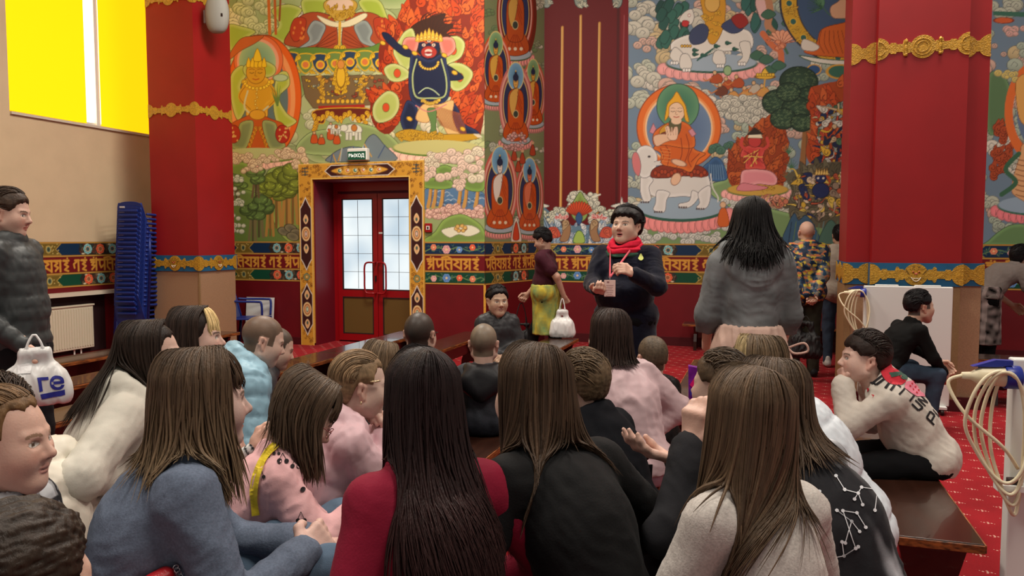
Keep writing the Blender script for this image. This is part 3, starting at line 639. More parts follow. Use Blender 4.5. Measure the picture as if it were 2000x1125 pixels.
for x, y in ((1316, 122), (1340, 136), (1406, 128), (1448, 124)):
    for k in range(3): c.ell(x+k*5-4, y+1, 3, 4, (240, 238, 230), 0, we, .9)
c.poly([(1342, 20), (1352, 18), (1356, 34), (1350, 48), (1336, 46), (1326, 40), (1332, 28)], wl, we, 1.2, 5); c.ell(1346, 30, 3, 3, (240, 240, 230), 0, (150, 40, 40), 1); c.poly([(1334, 40), (1346, 42), (1342, 52), (1332, 50)], (190, 50, 50), (90, 20, 20), 1, 4)
for x, y in ((1356, 98), (1356, 106), (1372, 108), (1398, 90), (1420, 84), (1434, 96)): c.curl(x, y, 4, (50, 100, 84), (20, 50, 44), 0)
for k in range(9): c.line([(1362+k*3, 118-k*2), (1370+k*3, 110-k*2), (1380+k*3, 112-k*2)], 3, (44, 92, 80), 3, taper=True)
c.poly([(1368, -20), (1412, -20), (1416, 40), (1400, 82), (1384, 82), (1376, 40)], (206, 150, 40), (110, 70, 20), 1, 4)
c.poly([(1350, 60), (1370, 46), (1384, 56), (1378, 80), (1356, 88), (1346, 78)], (60, 70, 100), (24, 30, 50), 1, 5); c.poly([(1408, 50), (1440, 34), (1452, 56), (1430, 66)], (60, 70, 104), (24, 30, 50), 1, 5)
c.poly([(1428, 36), (1448, 26), (1462, 44), (1444, 56)], (150, 40, 34), (70, 20, 20), 1, 5); c.ell(1391, 6, 15, 18, (220, 176, 90), 0, (110, 70, 30), 1)
for k in range(10): c.curl(1390+rnd.uniform(-18, 20), 40+rnd.uniform(-20, 36), 4, (226, 176, 50), (110, 70, 20), rnd.uniform(0, 6))
for k in range(4): c.ell(1332+k*5.4, 90, 2.6, 3, (230, 180, 60), 0, (60, 30, 20), 1)
for p in ([(1476, 0), (1500, -10), (1508, 20), (1490, 40), (1480, 24)],): c.poly(p, (222, 182, 176), (120, 90, 90), 1, 5)
# ribbons, peony and golden-rimmed aureole at the top right
c.line([(1496, -20), (1504, 20), (1500, 50), (1516, 70)], 14, (184, 132, 96), 6); c.line([(1490, 66), (1510, 90), (1524, 100), (1526, 124)], 12, (206, 112, 70), 6); c.line([(1500, 60), (1526, 84), (1538, 104)], 5, (70, 110, 84), 6)
for k in range(9): a = -2.9+k*.34; c.poly([(1528, 86), (1528+24*math.cos(a)-6, 84+20*math.sin(a)), (1528+30*math.cos(a), 84+26*math.sin(a)), (1528+22*math.cos(a)+6, 84+18*math.sin(a))], (222, 142, 104), (140, 60, 40), 1, 4, (236, 180, 146), 'in')
for k in range(7): c.ell(1528+rnd.uniform(-12, 12), 86+rnd.uniform(-6, 8), 6, 4, (226, 150, 110), rnd.uniform(-1, 1), (150, 70, 50), 1)
for x, y in ((1500, 30), (1540, 46), (1478, 110), (1496, 118), (1502, 140), (1520, 130)): c.poly([(x-14, y), (x, y-12), (x+16, y-2), (x, y+8)], (66, 106, 84), (30, 60, 50), 1, 4)
c.ell(1668, 2, 146, 128, (40, 44, 60)); c.ell(1668, 2, 142, 125, (206, 160, 44)); c.ell(1668, 2, 112, 104, (64, 88, 120), 0, (60, 50, 40), 2)
for k in range(80): a = rnd.uniform(1.0, 3.6); r = rnd.uniform(.82, .97); c.curl(1668+142*r*math.cos(a), 2+125*r*math.sin(a), 3.4, (222, 182, 60), (130, 90, 20), rnd.uniform(0, 6))
for k in range(7): a = 1.5+k*.32; c.ell(1668+127*math.cos(a), 2+114*math.sin(a), 7, 7, (50, 100, 90), 0, (220, 180, 60), 2)
for k in range(10): a = 2.4+k*.25; c.poly([(1606, 16), (1606+16*math.cos(a)-3, 12+14*math.sin(a)), (1606+30*math.cos(a), 10+24*math.sin(a)), (1606+16*math.cos(a)+6, 14+10*math.sin(a))], (92, 140, 104), (40, 80, 60), 1, 4)
c.line([(1606, 12), (1622, 30), (1650, 38)], 2, (70, 110, 80), 4)
c.poly([(1660, -30), (1640, 0), (1622, 14), (1626, 34), (1650, 36), (1690, 30), (1690, -30)], (214, 168, 132), (110, 70, 50), 1, 4)
c.poly([(1570, 100), (1594, 84), (1604, 58), (1640, 46), (1700, 40), (1700, 112), (1640, 112), (1590, 108)], (206, 100, 38), (110, 50, 20), 1.2, 5)
for k in range(9): c.line([(1604+k*8, 60), (1600+k*10, 84), (1610+k*9, 104)], 1.2, (130, 54, 20), 4)
c.poly([(1590, 100), (1600, 90), (1570, 76), (1566, 96)], (222, 214, 200), (120, 100, 90), 1, 4)
c.poly([(1560, 108), (1620, 116), (1700, 120), (1700, 130), (1600, 124)], (222, 220, 206), (60, 96, 70), 2, 4); c.ell(1640, 140, 26, 14, (60, 110, 90), 0, (210, 160, 60), 3); c.ell(1590, 136, 14, 10, (50, 84, 130), 0, (210, 160, 60), 2)
# musicians on clouds and golden offering wheel
for x, y in [(1398, 152), (1420, 164), (1440, 160), (1456, 182), (1474, 172), (1490, 178), (1430, 186), (1408, 176)]:
    c.poly([(x-12, y+8), (x-4, y-6), (x+6, y-8), (x+14, y+2), (x+8, y+12)], rnd.choice([(176, 80, 40), (206, 150, 80), (80, 96, 80), (110, 60, 40), (190, 180, 160)]), (60, 40, 30), 1, 4); c.ell(x-2, y-10, 4, 4.4, (214, 176, 130), 0, (60, 40, 30), 1)
    c.line([(x-8, y), (x-18, y+6), (x-24, y+2)], 2.4, (196, 120, 60), 3)
c.ell(1494, 150, 20, 5, (222, 176, 50), 0, (110, 70, 20), 1.2)
for k in range(7): c.ell(1480+k*5, 146, 3.4, 3.4, (232, 190, 60), 0, (110, 70, 20), 1)
c.poly([(1486, 144), (1494, 132), (1502, 144)], (232, 190, 60), (110, 70, 20), 1); c.line([(1494, 155), (1492, 176)], 3, (206, 160, 70)); c.ell(1421, 138, 8, 10, (150, 180, 130), 0, (60, 90, 60), 1.4)
for k in range(16): c.cloud(1440+rnd.uniform(-40, 60), 212+rnd.uniform(-14, 22), 21, (214, 212, 194), rnd, (92, 96, 90), 9)
# teacher on the white elephant
c.ell(1326, 248, 83, 84, (150, 66, 30)); c.ell(1326, 248, 81, 82, (222, 110, 40)); c.ell(1326, 249, 70, 71, (236, 150, 84)); c.ell(1326, 250, 66, 68, (236, 196, 150)); c.ell(1326, 251, 63, 65, (88, 112, 146), 0, None, 1, (112, 136, 164))
c.ell(1324, 208, 42, 45, (36, 70, 56)); c.ell(1324, 208, 40.5, 43.5, (62, 118, 92), 0, None, 1, (100, 150, 110))
c.hill([(1384, 352), (1372, 330), (1384, 316), (1398, 306), (1412, 318), (1420, 350)], rnd, (52, 86, 124))
for k in range(7): c.line([(1384+k*5, 350), (1386+k*4, 322)], 1.4, (110, 146, 176))
c.cloud(1408, 290, 20, (80, 120, 100), rnd, (40, 70, 60)); c.lotus(1330, 404, 90, 36, (222, 138, 134), (150, 172, 186), (46, 92, 76), 15)
ev = (214, 212, 204); ee = (110, 108, 110)
c.poly([(1262, 350), (1290, 326), (1340, 328), (1376, 334), (1388, 360), (1384, 390), (1340, 384), (1300, 386), (1270, 380)], ev, ee, 1.2, 6, (232, 230, 224), 'in')
for p in ([(1254, 340), (1250, 370), (1256, 392), (1264, 396), (1272, 388), (1268, 366), (1276, 350)], [(1284, 372), (1280, 396), (1276, 410), (1292, 416), (1300, 410), (1302, 392), (1308, 376)], [(1352, 372), (1346, 392), (1326, 398), (1328, 406), (1344, 406), (1358, 396), (1366, 380)], [(1364, 376), (1366, 396), (1360, 404), (1368, 410), (1382, 404), (1388, 384), (1386, 362)]):
    c.poly(p, ev, ee, 1.2, 6, (230, 228, 222), 'in')
for x, y in ((1258, 394), (1284, 413), (1332, 404), (1366, 407)):
    for k in range(4): c.ell(x+k*4.4-5, y+1, 1.9, 2, (90, 80, 80))
c.poly([(1246, 290), (1262, 284), (1276, 290), (1284, 306), (1280, 330), (1266, 346), (1252, 346), (1244, 330), (1240, 310)], ev, ee, 1.2, 6, (232, 230, 224), 'in')
c.poly([(1246, 300), (1238, 298), (1234, 312), (1238, 334), (1248, 344), (1252, 322)], (206, 120, 120), ee, 1.2, 6); c.line([(1278, 320), (1292, 318), (1306, 320), (1310, 330), (1304, 340)], 8, ev, 6); c.line([(1278, 316), (1292, 313), (1308, 316), (1315, 330), (1306, 342)], 1, ee, 6)
c.ell(1268, 306, 3, 2.2, (60, 50, 50)); c.line([(1276, 328), (1286, 334)], 2.4, (240, 236, 226)); c.line([(1388, 340), (1392, 366), (1402, 384), (1402, 394)], 2.4, ev, 5)
rb = (204, 96, 34); rd = (128, 46, 24)
c.poly([(1272, 346), (1276, 330), (1300, 322), (1350, 322), (1372, 326), (1384, 340), (1372, 346), (1330, 344), (1300, 348)], (134, 50, 28), (60, 24, 16), 1.2, 6)
for k in range(16): c.ell(1280+k*6.4, 338+4*math.sin(k*1.9), 4, 5, (168, 66, 34), 0, (70, 26, 16), 1)
c.poly([(1288, 276), (1296, 262), (1310, 254), (1340, 254), (1352, 264), (1356, 290), (1378, 300), (1364, 312), (1350, 336), (1330, 330), (1310, 326), (1292, 320), (1290, 300), (1276, 290)], rb, (96, 40, 16), 1.3, 6, (222, 120, 50), 'in')
c.poly([(1278, 284), (1276, 262), (1292, 246), (1312, 238), (1336, 238), (1352, 252), (1358, 284), (1340, 290), (1300, 284)], rb, (96, 40, 16), 1.2, 6, (220, 116, 46), 'in')
c.poly([(1308, 236), (1330, 236), (1326, 262), (1310, 262)], (92, 90, 60), (50, 40, 30), 1, 4); c.poly([(1292, 250), (1304, 244), (1308, 270), (1300, 276), (1288, 262)], (204, 150, 46), (110, 70, 20), 1, 4); c.poly([(1290, 262), (1302, 258), (1304, 272), (1294, 276)], (120, 50, 30), (60, 20, 16), 1, 4)
c.poly([(1268, 258), (1276, 240), (1282, 252), (1276, 262)], (206, 140, 150), (120, 70, 80), 1); c.poly([(1352, 250), (1360, 262), (1352, 268), (1344, 256)], (206, 140, 150), (120, 70, 80), 1)
sk = (226, 186, 152)
c.poly([(1276, 268), (1288, 262), (1308, 262), (1320, 258), (1320, 270), (1300, 278), (1282, 286)], sk, (130, 80, 60), 1, 5); c.poly([(1300, 250), (1306, 246), (1312, 258), (1318, 248), (1324, 250), (1322, 272), (1306, 272)], (232, 196, 166), (130, 80, 60), 1, 5)
for k in range(4): c.line([(1303+k*5, 266), (1300+k*6, 249)], 1.6, (232, 196, 166)); c.line([(1305+k*5, 264), (1302+k*6, 250)], .8, (130, 80, 60))
for p in ([(1300, 284), (1308, 300), (1304, 322)], [(1340, 262), (1346, 290), (1336, 320)], [(1330, 270), (1332, 300), (1322, 326)], [(1352, 290), (1344, 310), (1350, 326)], [(1290, 290), (1296, 306), (1290, 318)], [(1366, 300), (1350, 316)]): c.line(p, 1.4, rd, 5)
for k in range(5): c.line([(1292, 290+k*6), (1310, 292+k*6)], .9, (226, 150, 80))
c.ell(1326, 318, 16, 6, sk, .3, (130, 80, 60), 1); c.ell(1320, 350, 9, 13, sk, .5, (130, 80, 60), 1)
c.ell(1321, 218, 17, 19, (232, 198, 164), 0, (120, 70, 50), 1.1); c.ell(1321, 236, 10, 7, (232, 198, 164))
c.poly([(1301, 214), (1304, 202), (1314, 190), (1322, 179), (1332, 194), (1339, 206), (1342, 220), (1346, 238), (1338, 234), (1334, 210), (1322, 200), (1308, 208), (1306, 226), (1298, 236)], (232, 172, 40), (140, 86, 20), 1.2, 4)
for x in (1314, 1328): c.line([(x-4, 217), (x, 218.6), (x+4, 217)], 1.1, (70, 40, 30)); c.line([(x-4, 212), (x, 210.6), (x+4, 212)], .9, (130, 90, 70))
c.line([(1321, 216), (1319, 223), (1323, 224)], .9, (150, 90, 70)); c.line([(1316, 228), (1321, 229.5), (1326, 228)], 1.7, (180, 60, 50))
# red wrathful figure in flames on a pink boar
fl = [(1430, 290), (1460, 262), (1480, 238), (1512, 240), (1536, 262), (1540, 300), (1532, 350), (1520, 370), (1440, 370), (1420, 340), (1424, 300)]
c.poly(fl, (150, 62, 26), None, 1, 4); c.flames(fl, rnd, [(176, 78, 30), (190, 92, 40), (160, 66, 26)], (84, 30, 14), 90, 5, 10, (1478, 330))
c.lotus(1480, 370, 62, 18, (230, 168, 160), (200, 160, 70), (100, 120, 60))
for k in range(24): c.curl(1450+rnd.uniform(0, 62), 366+rnd.uniform(-4, 4), 2.6, (222, 180, 70), (130, 90, 30), rnd.uniform(0, 6))
c.poly([(1446, 352), (1450, 334), (1472, 330), (1504, 334), (1518, 348), (1512, 362), (1480, 360), (1454, 368), (1446, 364)], (222, 140, 146), (130, 60, 70), 1.2, 6, (236, 172, 170), 'in'); c.poly([(1440, 372), (1448, 358), (1470, 360), (1500, 366), (1480, 372)], (214, 130, 138), (130, 60, 70), 1, 5)
c.poly([(1450, 292), (1462, 284), (1478, 286), (1494, 290), (1490, 310), (1496, 330), (1474, 330), (1456, 330), (1456, 310), (1446, 306)], (196, 60, 56), (100, 20, 24), 1.2, 6, (216, 90, 76), 'in')
c.ell(1474, 276, 13, 12, (190, 60, 56), 0, (90, 20, 20), 1.1); c.poly([(1460, 270), (1464, 256), (1474, 262), (1484, 254), (1490, 270)], (232, 222, 190), (110, 80, 40), 1); c.poly([(1458, 264), (1474, 248), (1492, 262)], (50, 40, 30), None, 1)
for k in range(18): c.line([(1452+rnd.uniform(0, 40), 292+rnd.uniform(0, 34))]*1+[(1452+rnd.uniform(0, 40), 292+rnd.uniform(0, 34))], 1.4, rnd.choice([(226, 186, 90), (120, 26, 30)]))
for q in (-1, 1): c.line([(1474+q*14, 294), (1474+q*26, 284), (1474+q*24, 270)], 6, (200, 70, 60), 4)
# big dark tree
c.line([(1574, 250), (1570, 300), (1562, 352)], 13, (150, 104, 60), 4); c.line([(1596, 236), (1580, 262), (1574, 300)], 6, (150, 104, 60), 4); c.line([(1576, 260), (1572, 350)], 1.5, (90, 60, 40))
for x, y, r in [(1560, 160, 38), (1520, 200, 32), (1586, 196, 36), (1556, 212, 30), (1530, 232, 26), (1566, 240, 22), (1540, 180, 24)]:
    c.ell(x, y, r, r*.8, (50, 76, 56), 0, (26, 44, 32), 1.6, (36, 58, 42))
    for k in range(60):
        a = rnd.uniform(0, 6.28); q = r*math.sqrt(rnd.random())*.9; c.line([(x+q*math.cos(a)-2, y+q*.78*math.sin(a)), (x+q*math.cos(a), y+q*.78*math.sin(a)-2), (x+q*math.cos(a)+2, y+q*.78*math.sin(a))], .9, (96, 120, 84))
for x, y in ((1540, 300), (1546, 330), (1538, 350)):
    for k in range(7): a = -2.6+k*.35; c.line([(x, y), (x+14*math.cos(a), y+20*math.sin(a))], 2.4, (70, 110, 80), taper=True)
# dense many-armed groups at the right with flames
def melee(x0, y0, x1, y1, n, cols, seed):
    r2 = random.Random(seed)
    for k in range(n):
        x, y = r2.uniform(x0, x1), r2.uniform(y0, y1); col = r2.choice(cols); t = r2.random()
        if t < .4: c.curl(x, y, r2.uniform(3.5, 8), col, (40, 34, 34), r2.uniform(0, 6), r2.choice([-1, 1]))
        elif t < .75:
            a = r2.uniform(0, 6.28); q = r2.uniform(8, 18); b = a+r2.uniform(-1.2, 1.2)
            p = [(x, y), (x+q*math.cos(a), y+q*math.sin(a)), (x+q*math.cos(a)+q*.8*math.cos(b), y+q*math.sin(a)+q*.8*math.sin(b))]
            c.line(p, r2.uniform(5, 7.5), (40, 34, 36), 4, taper=True); c.line(p, r2.uniform(3, 5.4), col, 4, taper=True)
        else: c.ell(x, y, r2.uniform(3, 8), r2.uniform(3, 7), col, r2.uniform(0, 3), (40, 34, 34), 1.1)
fl = [(1580, 180), (1600, 166), (1640, 158), (1700, 150), (1700, 330), (1600, 328), (1574, 300), (1584, 250)]
c.poly(fl, (170, 74, 34), None, 1, 4); c.flames(fl, rnd, [(196, 80, 36), (206, 100, 50), (180, 70, 30)], (90, 34, 18), 80, 6, 11, (1650, 300))
melee(1596, 196, 1700, 320, 170, [(34, 48, 84), (30, 42, 74), (214, 210, 196), (84, 120, 90), (206, 180, 140), (190, 70, 50), (220, 176, 60), (150, 160, 150)], 3)
c.poly([(1536, 344), (1580, 322), (1650, 316), (1700, 330), (1700, 440), (1560, 438), (1540, 400), (1546, 372)], (96, 90, 70), None, 1, 5)
fl2 = [(1540, 350), (1590, 326), (1690, 330), (1690, 430), (1560, 430), (1530, 400)]
c.flames(fl2, rnd, [(110, 104, 80), (90, 84, 64), (130, 120, 90)], (50, 46, 36), 70, 6, 10, (1600, 400))
c.ell(1603, 352, 20, 16, (190, 84, 40)); melee(1556, 340, 1690, 424, 150, [(34, 46, 90), (210, 170, 60), (222, 200, 170), (200, 176, 150), (150, 130, 110), (190, 90, 60), (226, 196, 90)], 5)
c.ell(1603, 372, 17, 15, (36, 46, 90), 0, (16, 20, 40), 1.2); c.ell(1603, 348, 11, 10, (36, 46, 90), 0, (16, 20, 40), 1.2)
for k in range(5): c.poly([(1591+k*5, 342), (1595+k*5, 328), (1599+k*5, 342)], (230, 196, 110), (110, 70, 30), 1)
for x, y in ((1598, 348), (1608, 348)): c.ell(x, y, 2.2, 2, (230, 220, 200))
c.poly([(1540, 436), (1552, 416), (1560, 430), (1574, 420), (1590, 440), (1600, 478), (1530, 478)], (60, 92, 118), (30, 46, 60), 1.2, 4)
for k in range(12): c.line([(1540+k*9, 474), (1546+k*9, 436+rnd.uniform(-10, 10))], 2, rnd.choice([(100, 130, 130), (90, 120, 90), (40, 60, 80)]))
c.poly([(1600, 478), (1612, 440), (1626, 430), (1640, 452), (1654, 478)], (76, 110, 96), (36, 60, 50), 1.2, 4)
for x, y, q in ((1412, 420, 20), (1440, 420, 14)): c.poly([(x-q*.5, y+q), (x-q*.3, y-q*.5), (x+q*.3, y-q*.6), (x+q*.6, y+q)], (206, 100, 40), (110, 46, 20), 1, 4); c.ell(x, y-q, q*.3, q*.33, (220, 180, 140), 0, (90, 60, 40), 1)
melee(1480, 384, 1536, 410, 22, [(222, 180, 110), (214, 150, 120), (200, 120, 90)], 8)
# beyond the right pillar
c.hill([(1930, 150), (1960, 146), (1976, 190), (1966, 240), (1930, 260)], rnd, (92, 124, 84)); c.hill([(1930, 470), (1980, 438), (2060, 452), (2060, 480), (1930, 480)], rnd, (104, 140, 90))
for k in range(22): c.curl(1945+rnd.uniform(-8, 26), 226+rnd.uniform(0, 120), 8, (176, 76, 40), (90, 34, 20), -1.2+rnd.uniform(-.5, .5), 1)
c.ring(2030, 220, 60, 90, 16, (224, 112, 50)); c.ell(2030, 220, 44, 74, (100, 120, 150)); c.lotus(2020, 400, 74, 26, (224, 124, 130), (150, 172, 190), (60, 110, 90))
c.poly([(1984, 384), (1976, 360), (1990, 310), (2000, 280), (2040, 300), (2040, 400)], (222, 170, 120), (130, 80, 50), 1, 5)
for k in range(8): c.line([(1984, 310+k*10), (2000, 314+k*10), (2010, 308+k*10)], 1.6, (130, 70, 40), 3)
c.line([(1990, 300), (1964, 330), (1984, 356), (1956, 380)], 9, (60, 104, 76), 6); c.cloud(1966, 150, 18, (222, 200, 110), rnd); c.cloud(1980, 60, 20, (226, 176, 166), rnd); c.ell(1960, 40, 20, 6, (206, 96, 50), 0, (110, 40, 20), 1)
c.poly([(1984, 160), (2010, 150), (2010, 240), (1990, 230)], (224, 168, 90), (130, 80, 40), 1, 4); c.poly([(1940, 22), (2010, 24), (2010, 34), (1940, 30)], (60, 110, 90))
c.mesh('mural', m_paint, wall_br, .003)['kind'] = 'structure'

# ---------------------------------------------------------------- the three-strip dado band
GL = {'om': ([[(2, 2), (8, 2)], [(3, 5), (8, 5), (4, 9), (9, 10), (4, 15)], [(11, 0), (11, 16)]], 1), 'ma': ([[(0, 2), (12, 2)], [(3, 2), (3, 8), (5, 13), (10, 9)], [(11, 2), (11, 16)]], 0),
      'ni': ([[(1, 2), (11, 2)], [(2.5, 2), (2, 12), (6, 16)], [(5, 7), (9, 7)], [(10.5, 2), (10.5, 16)], [(11, 2), (5, -2), (-3, -.5)]], 0), 'pa': ([[(0, 2), (12, 2)], [(1.5, 2), (7, 6), (1, 9.5), (10, 15)], [(11, 2), (11, 16)]], 0),
      'dma': ([[(0, 2), (11, 2)], [(2, 2), (6, 5), (2, 8), (7, 11), (3, 15)], [(10, 2), (10, 16)]], 0), 'hum': ([[(1, 2), (9, 2)], [(3, 2), (7, 5), (3, 7), (8, 10), (3, 14), (8, 16)]], 1), 'a': ([[(5, 2), (11, 2)], [(7, 4), (3, 7), (4, 12)], [(10, 2), (10, 16)]], 0)}
def band(O, A, w, segs, parent, seed, off=.0035, x0=0):
    c = Canvas(O, A, (0, 0, 1), w, ZB1-ZB0, .0062, (104, 12, 22))
    c.X = c.ga*100; c.Y = (ZB1-ZB0-c.gb)*100
    Wc = w*100; r3 = random.Random(seed)
    gold1 = (206, 156, 70); D = [(10, 44, 76), (8, 70, 48)]
    for row, (y0, y1) in enumerate(((1.8, 16.6), (40.4, 54.6))):
        ym = (y0+y1)/2; c.poly([(0, y0), (Wc, y0), (Wc, y1), (0, y1)], D[row]); x = x0
        k = 0
        while x < Wc:
            kind, L = segs[k % len(segs)]; k += 1
            if kind == 'orn':
                c.poly([(x, y0), (x+L, y0), (x+L+4, ym), (x+L, y1), (x, y1), (x-4, ym)], (44, 38, 34))
                for _ in range(int(L*1.6)): c.curl(x+r3.uniform(0, L), r3.uniform(y0+1.5, y1-1.5), r3.uniform(1, 2.1), r3.choice([(120, 100, 70), (150, 130, 90), (60, 84, 76), (186, 150, 120), (90, 60, 50), (130, 70, 50)]), (26, 24, 24), r3.uniform(0, 6))
                for _ in range(int(L/9)): c.ell(x+r3.uniform(2, L-2), r3.choice([y0+1.6, y1-1.6]), 2, .9, (222, 210, 176))
                nf = max(1, int(L/17))
                for q in range(nf):
                    fx = x+L*(q+.5)/nf; colr = [(206, 84, 52), (110, 160, 160)][(q+row+k) % 2]
                    for m in range(8): a = m*math.pi/4; c.ell(fx+4*math.cos(a), ym+4*math.sin(a), 2.3, 2.3, colr, 0, tuple(min(255, int(v*1.35)) for v in colr), .7)
                    c.ell(fx, ym, 3.2, 3.2, (150, 90, 60) if (q+row+k) % 2 == 0 else (60, 90, 90), 0, (226, 170, 120), .7)
            elif kind == 'gold':
                c.poly([(x, y0), (x+L, y0), (x+L*.62, ym), (x+L, y1), (x, y1), (x+L*.38, ym)] if L > 30 else [(x-5, y0), (x+L+5, y0), (x+L-3, ym), (x+L+5, y1), (x-5, y1), (x+3, ym)], (112, 92, 34), (180, 150, 70), .9)
                for _ in range(16): c.ell(x+r3.uniform(-2, L+2), r3.uniform(y0+1, y1-1), .8, .6, (206, 186, 110))
                c.ell(x+L/2, ym, 3.6, 4.4, (90, 130, 110), 0, (190, 160, 80), 1.2); c.ell(x+L/2, ym, 1.6, 2.4, (60, 60, 40))
            elif kind == 'flower':
                c.line([(x, ym+4), (x+L*.2, ym-2), (x+L*.4, ym+2), (x+L*.6, ym-2), (x+L*.8, ym+3), (x+L, ym-1)], 1.1, (110, 146, 90), 6)
                for _ in range(int(L*.8)):
                    a = r3.uniform(0, 6.28); fx = x+r3.uniform(2, L-2); fy = ym+r3.uniform(-4, 4); c.line([(fx, fy), (fx+3.4*math.cos(a), fy+3*math.sin(a))], 1.1, r3.choice([(70, 110, 90), (110, 140, 90), (50, 90, 100)]), taper=True)
                for q in range(4):
                    fx = x+L*(.16+.23*q); fy = ym+r3.uniform(-2, 2); colr = [(214, 120, 90), (206, 150, 150), (90, 130, 180), (220, 90, 60)][(q+row) % 4]; rr = 3.6 if q != 1 else 5
                    for m in range(6): a = m*math.pi/3; c.ell(fx+rr*.6*math.cos(a), fy+rr*.6*math.sin(a), rr*.5, rr*.5, colr, 0, tuple(min(255, int(v*1.3)) for v in colr), .6)
                    c.ell(fx, fy, rr*.3, rr*.3, (240, 210, 150))
            x += L
    c.poly([(0, 18.6), (Wc, 18.6), (Wc, 38.2), (0, 38.2)], (110, 12, 22))
    x = 1.5; seq = ['om', 'ma', 'ni', 'pa', 'dma', 'hum', 'a', 'hum']; i = int(seed) % 8; sx = .98; sy = .93
    while x < Wc-10:
        st, dot = GL[seq[i % 8]]; i += 1
        for t in st: c.line([(x+px*sx, 21.4+py*sy) for px, py in t], 2.5 if len(t) > 2 else 2.7, (212, 152, 58))
        if dot: c.ell(x+7*sx, 20.4, 1.1, 1.0, (216, 158, 62))
        x += 13.2
    for y in (.9, 17.6, 39.3, 55.7): c.poly([(0, y-.95), (Wc, y-.95), (Wc, y+.95), (0, y+.95)], gold1); c.line([(0, y-.9), (Wc, y-.9)], .45, (110, 76, 30)); c.line([(0, y+.95), (Wc, y+.95)], .45, (90, 60, 26))
    o = c.mesh('painted_band', m_paint, parent, off); o['kind'] = 'structure'; return o
SEG = [('orn', 78), ('plain', 34), ('gold', 26), ('plain', 34)]
band((XL, YB, ZB0), (1, 0, 0), DX0-.21-XL, SEG, wall_bl, 3, x0=-20)
band((DX1+.21, YB, ZB0), (1, 0, 0), XC-DX1-.21, [('flower', 80)], wall_bl, 8)
band((XC, YB, ZB0), ur, Lr, [('plain', 20), ('gold', 22), ('plain', 24), ('orn', 44), ('plain', 24), ('gold', 22)], wall_rt, 1)
band((XN, YR, ZB0-.03), (1, 0, 0), XR1-XN, [('gold', 16), ('flower', 90), ('plain', 10), ('orn', 74), ('plain', 34), ('gold', 30), ('plain', 20)], wall_br, 5)
band((XL, 9.3, ZB0), (0, -1, 0), 5.6, SEG, wall_l, 2, x0=20) if False else band((XL, 3.7, ZB0), (0, 1, 0), 5.6, SEG, wall_l, 2, x0=42)
# gilt corner line below the band
struct(MB().box((XC, YB-.004, .45), (.03, .012, .89)).build('trim_1', m_gold))
struct(MB().box2((XL, YB-.03, 0), (DX0-.21, YB, .1)).box2((DX1+.21, YB-.03, 0), (XC, YB, .1)).build('baseboard_back', m_darkred))
struct(MB().box2((XN, YR-.03, 0), (5, YR, .12)).build('baseboard_bay', m_darkred))
b = MB(); b.prism([(0, 0), (Lr, 0), (Lr, .1), (0, .1)], ur, (0, 0, 1), (XC, YB, 0), .03, (ur[1], -ur[0], 0)); struct(b.build('baseboard_return', m_darkred))
# ================================================================ door with its painted portal
m_doorred = mat('red_door_enamel', S(150, 12, 20), rough=.3, spec=.5)
m_jamb = mat('door_reveal_paint', S(104, 14, 30), rough=.5)
m_olive = mat('olive_door_panel', S(104, 82, 42), rough=.3)
def lit_glass():
    m = bpy.data.materials.new('daylit_frosted_glass'); m.use_nodes = True; nt = m.node_tree; N = nt.nodes; L = nt.links; b = N['Principled BSDF']
    tc = N.new('ShaderNodeTexCoord'); n = N.new('ShaderNodeTexNoise'); n.inputs['Scale'].default_value = 1.1; L.new(tc.outputs['Object'], n.inputs['Vector'])
    r = N.new('ShaderNodeValToRGB'); r.color_ramp.elements[0].position = .35; r.color_ramp.elements[0].color = (*S(166, 190, 206), 1); r.color_ramp.elements[1].position = .62; r.color_ramp.elements[1].color = (*S(232, 240, 240), 1)
    L.new(n.outputs['Fac'], r.inputs[0]); L.new(r.outputs[0], b.inputs['Emission Color']); b.inputs['Emission Strength'].default_value = .9; b.inputs['Base Color'].default_value = (.1, .1, .1, 1); b.inputs['Roughness'].default_value = .25
    return m
m_glass = lit_glass(); m_dark = mat('dark_gasket', S(40, 26, 24), rough=.6); m_lead = mat('grey_glazing_bar', S(120, 132, 140), rough=.5)
yd = YB+.52
b = MB().box2((DX0, YB-.001, 0), (DX0+.02, yd+.04, DZ)).box2((DX1-.02, YB-.001, 0), (DX1, yd+.04, DZ)).box2((DX0+.02, YB-.0005, DZ-.02), (DX1-.02, yd+.039, DZ))
struct(b.build('trim_2', m_jamb))
dw = (DX1-DX0-.04)/2
ctr = (DX0+DX1)/2
door = MB().box2((DX0+.02, yd-.03, 0), (DX0+.09, yd+.05, DZ-.02)).box2((DX1-.09, yd-.03, 0), (DX1-.02, yd+.05, DZ-.02)).box2((DX0+.09, yd-.028, DZ-.14), (DX1-.09, yd+.048, DZ-.02)).build('door_1', m_doorred); struct(door)
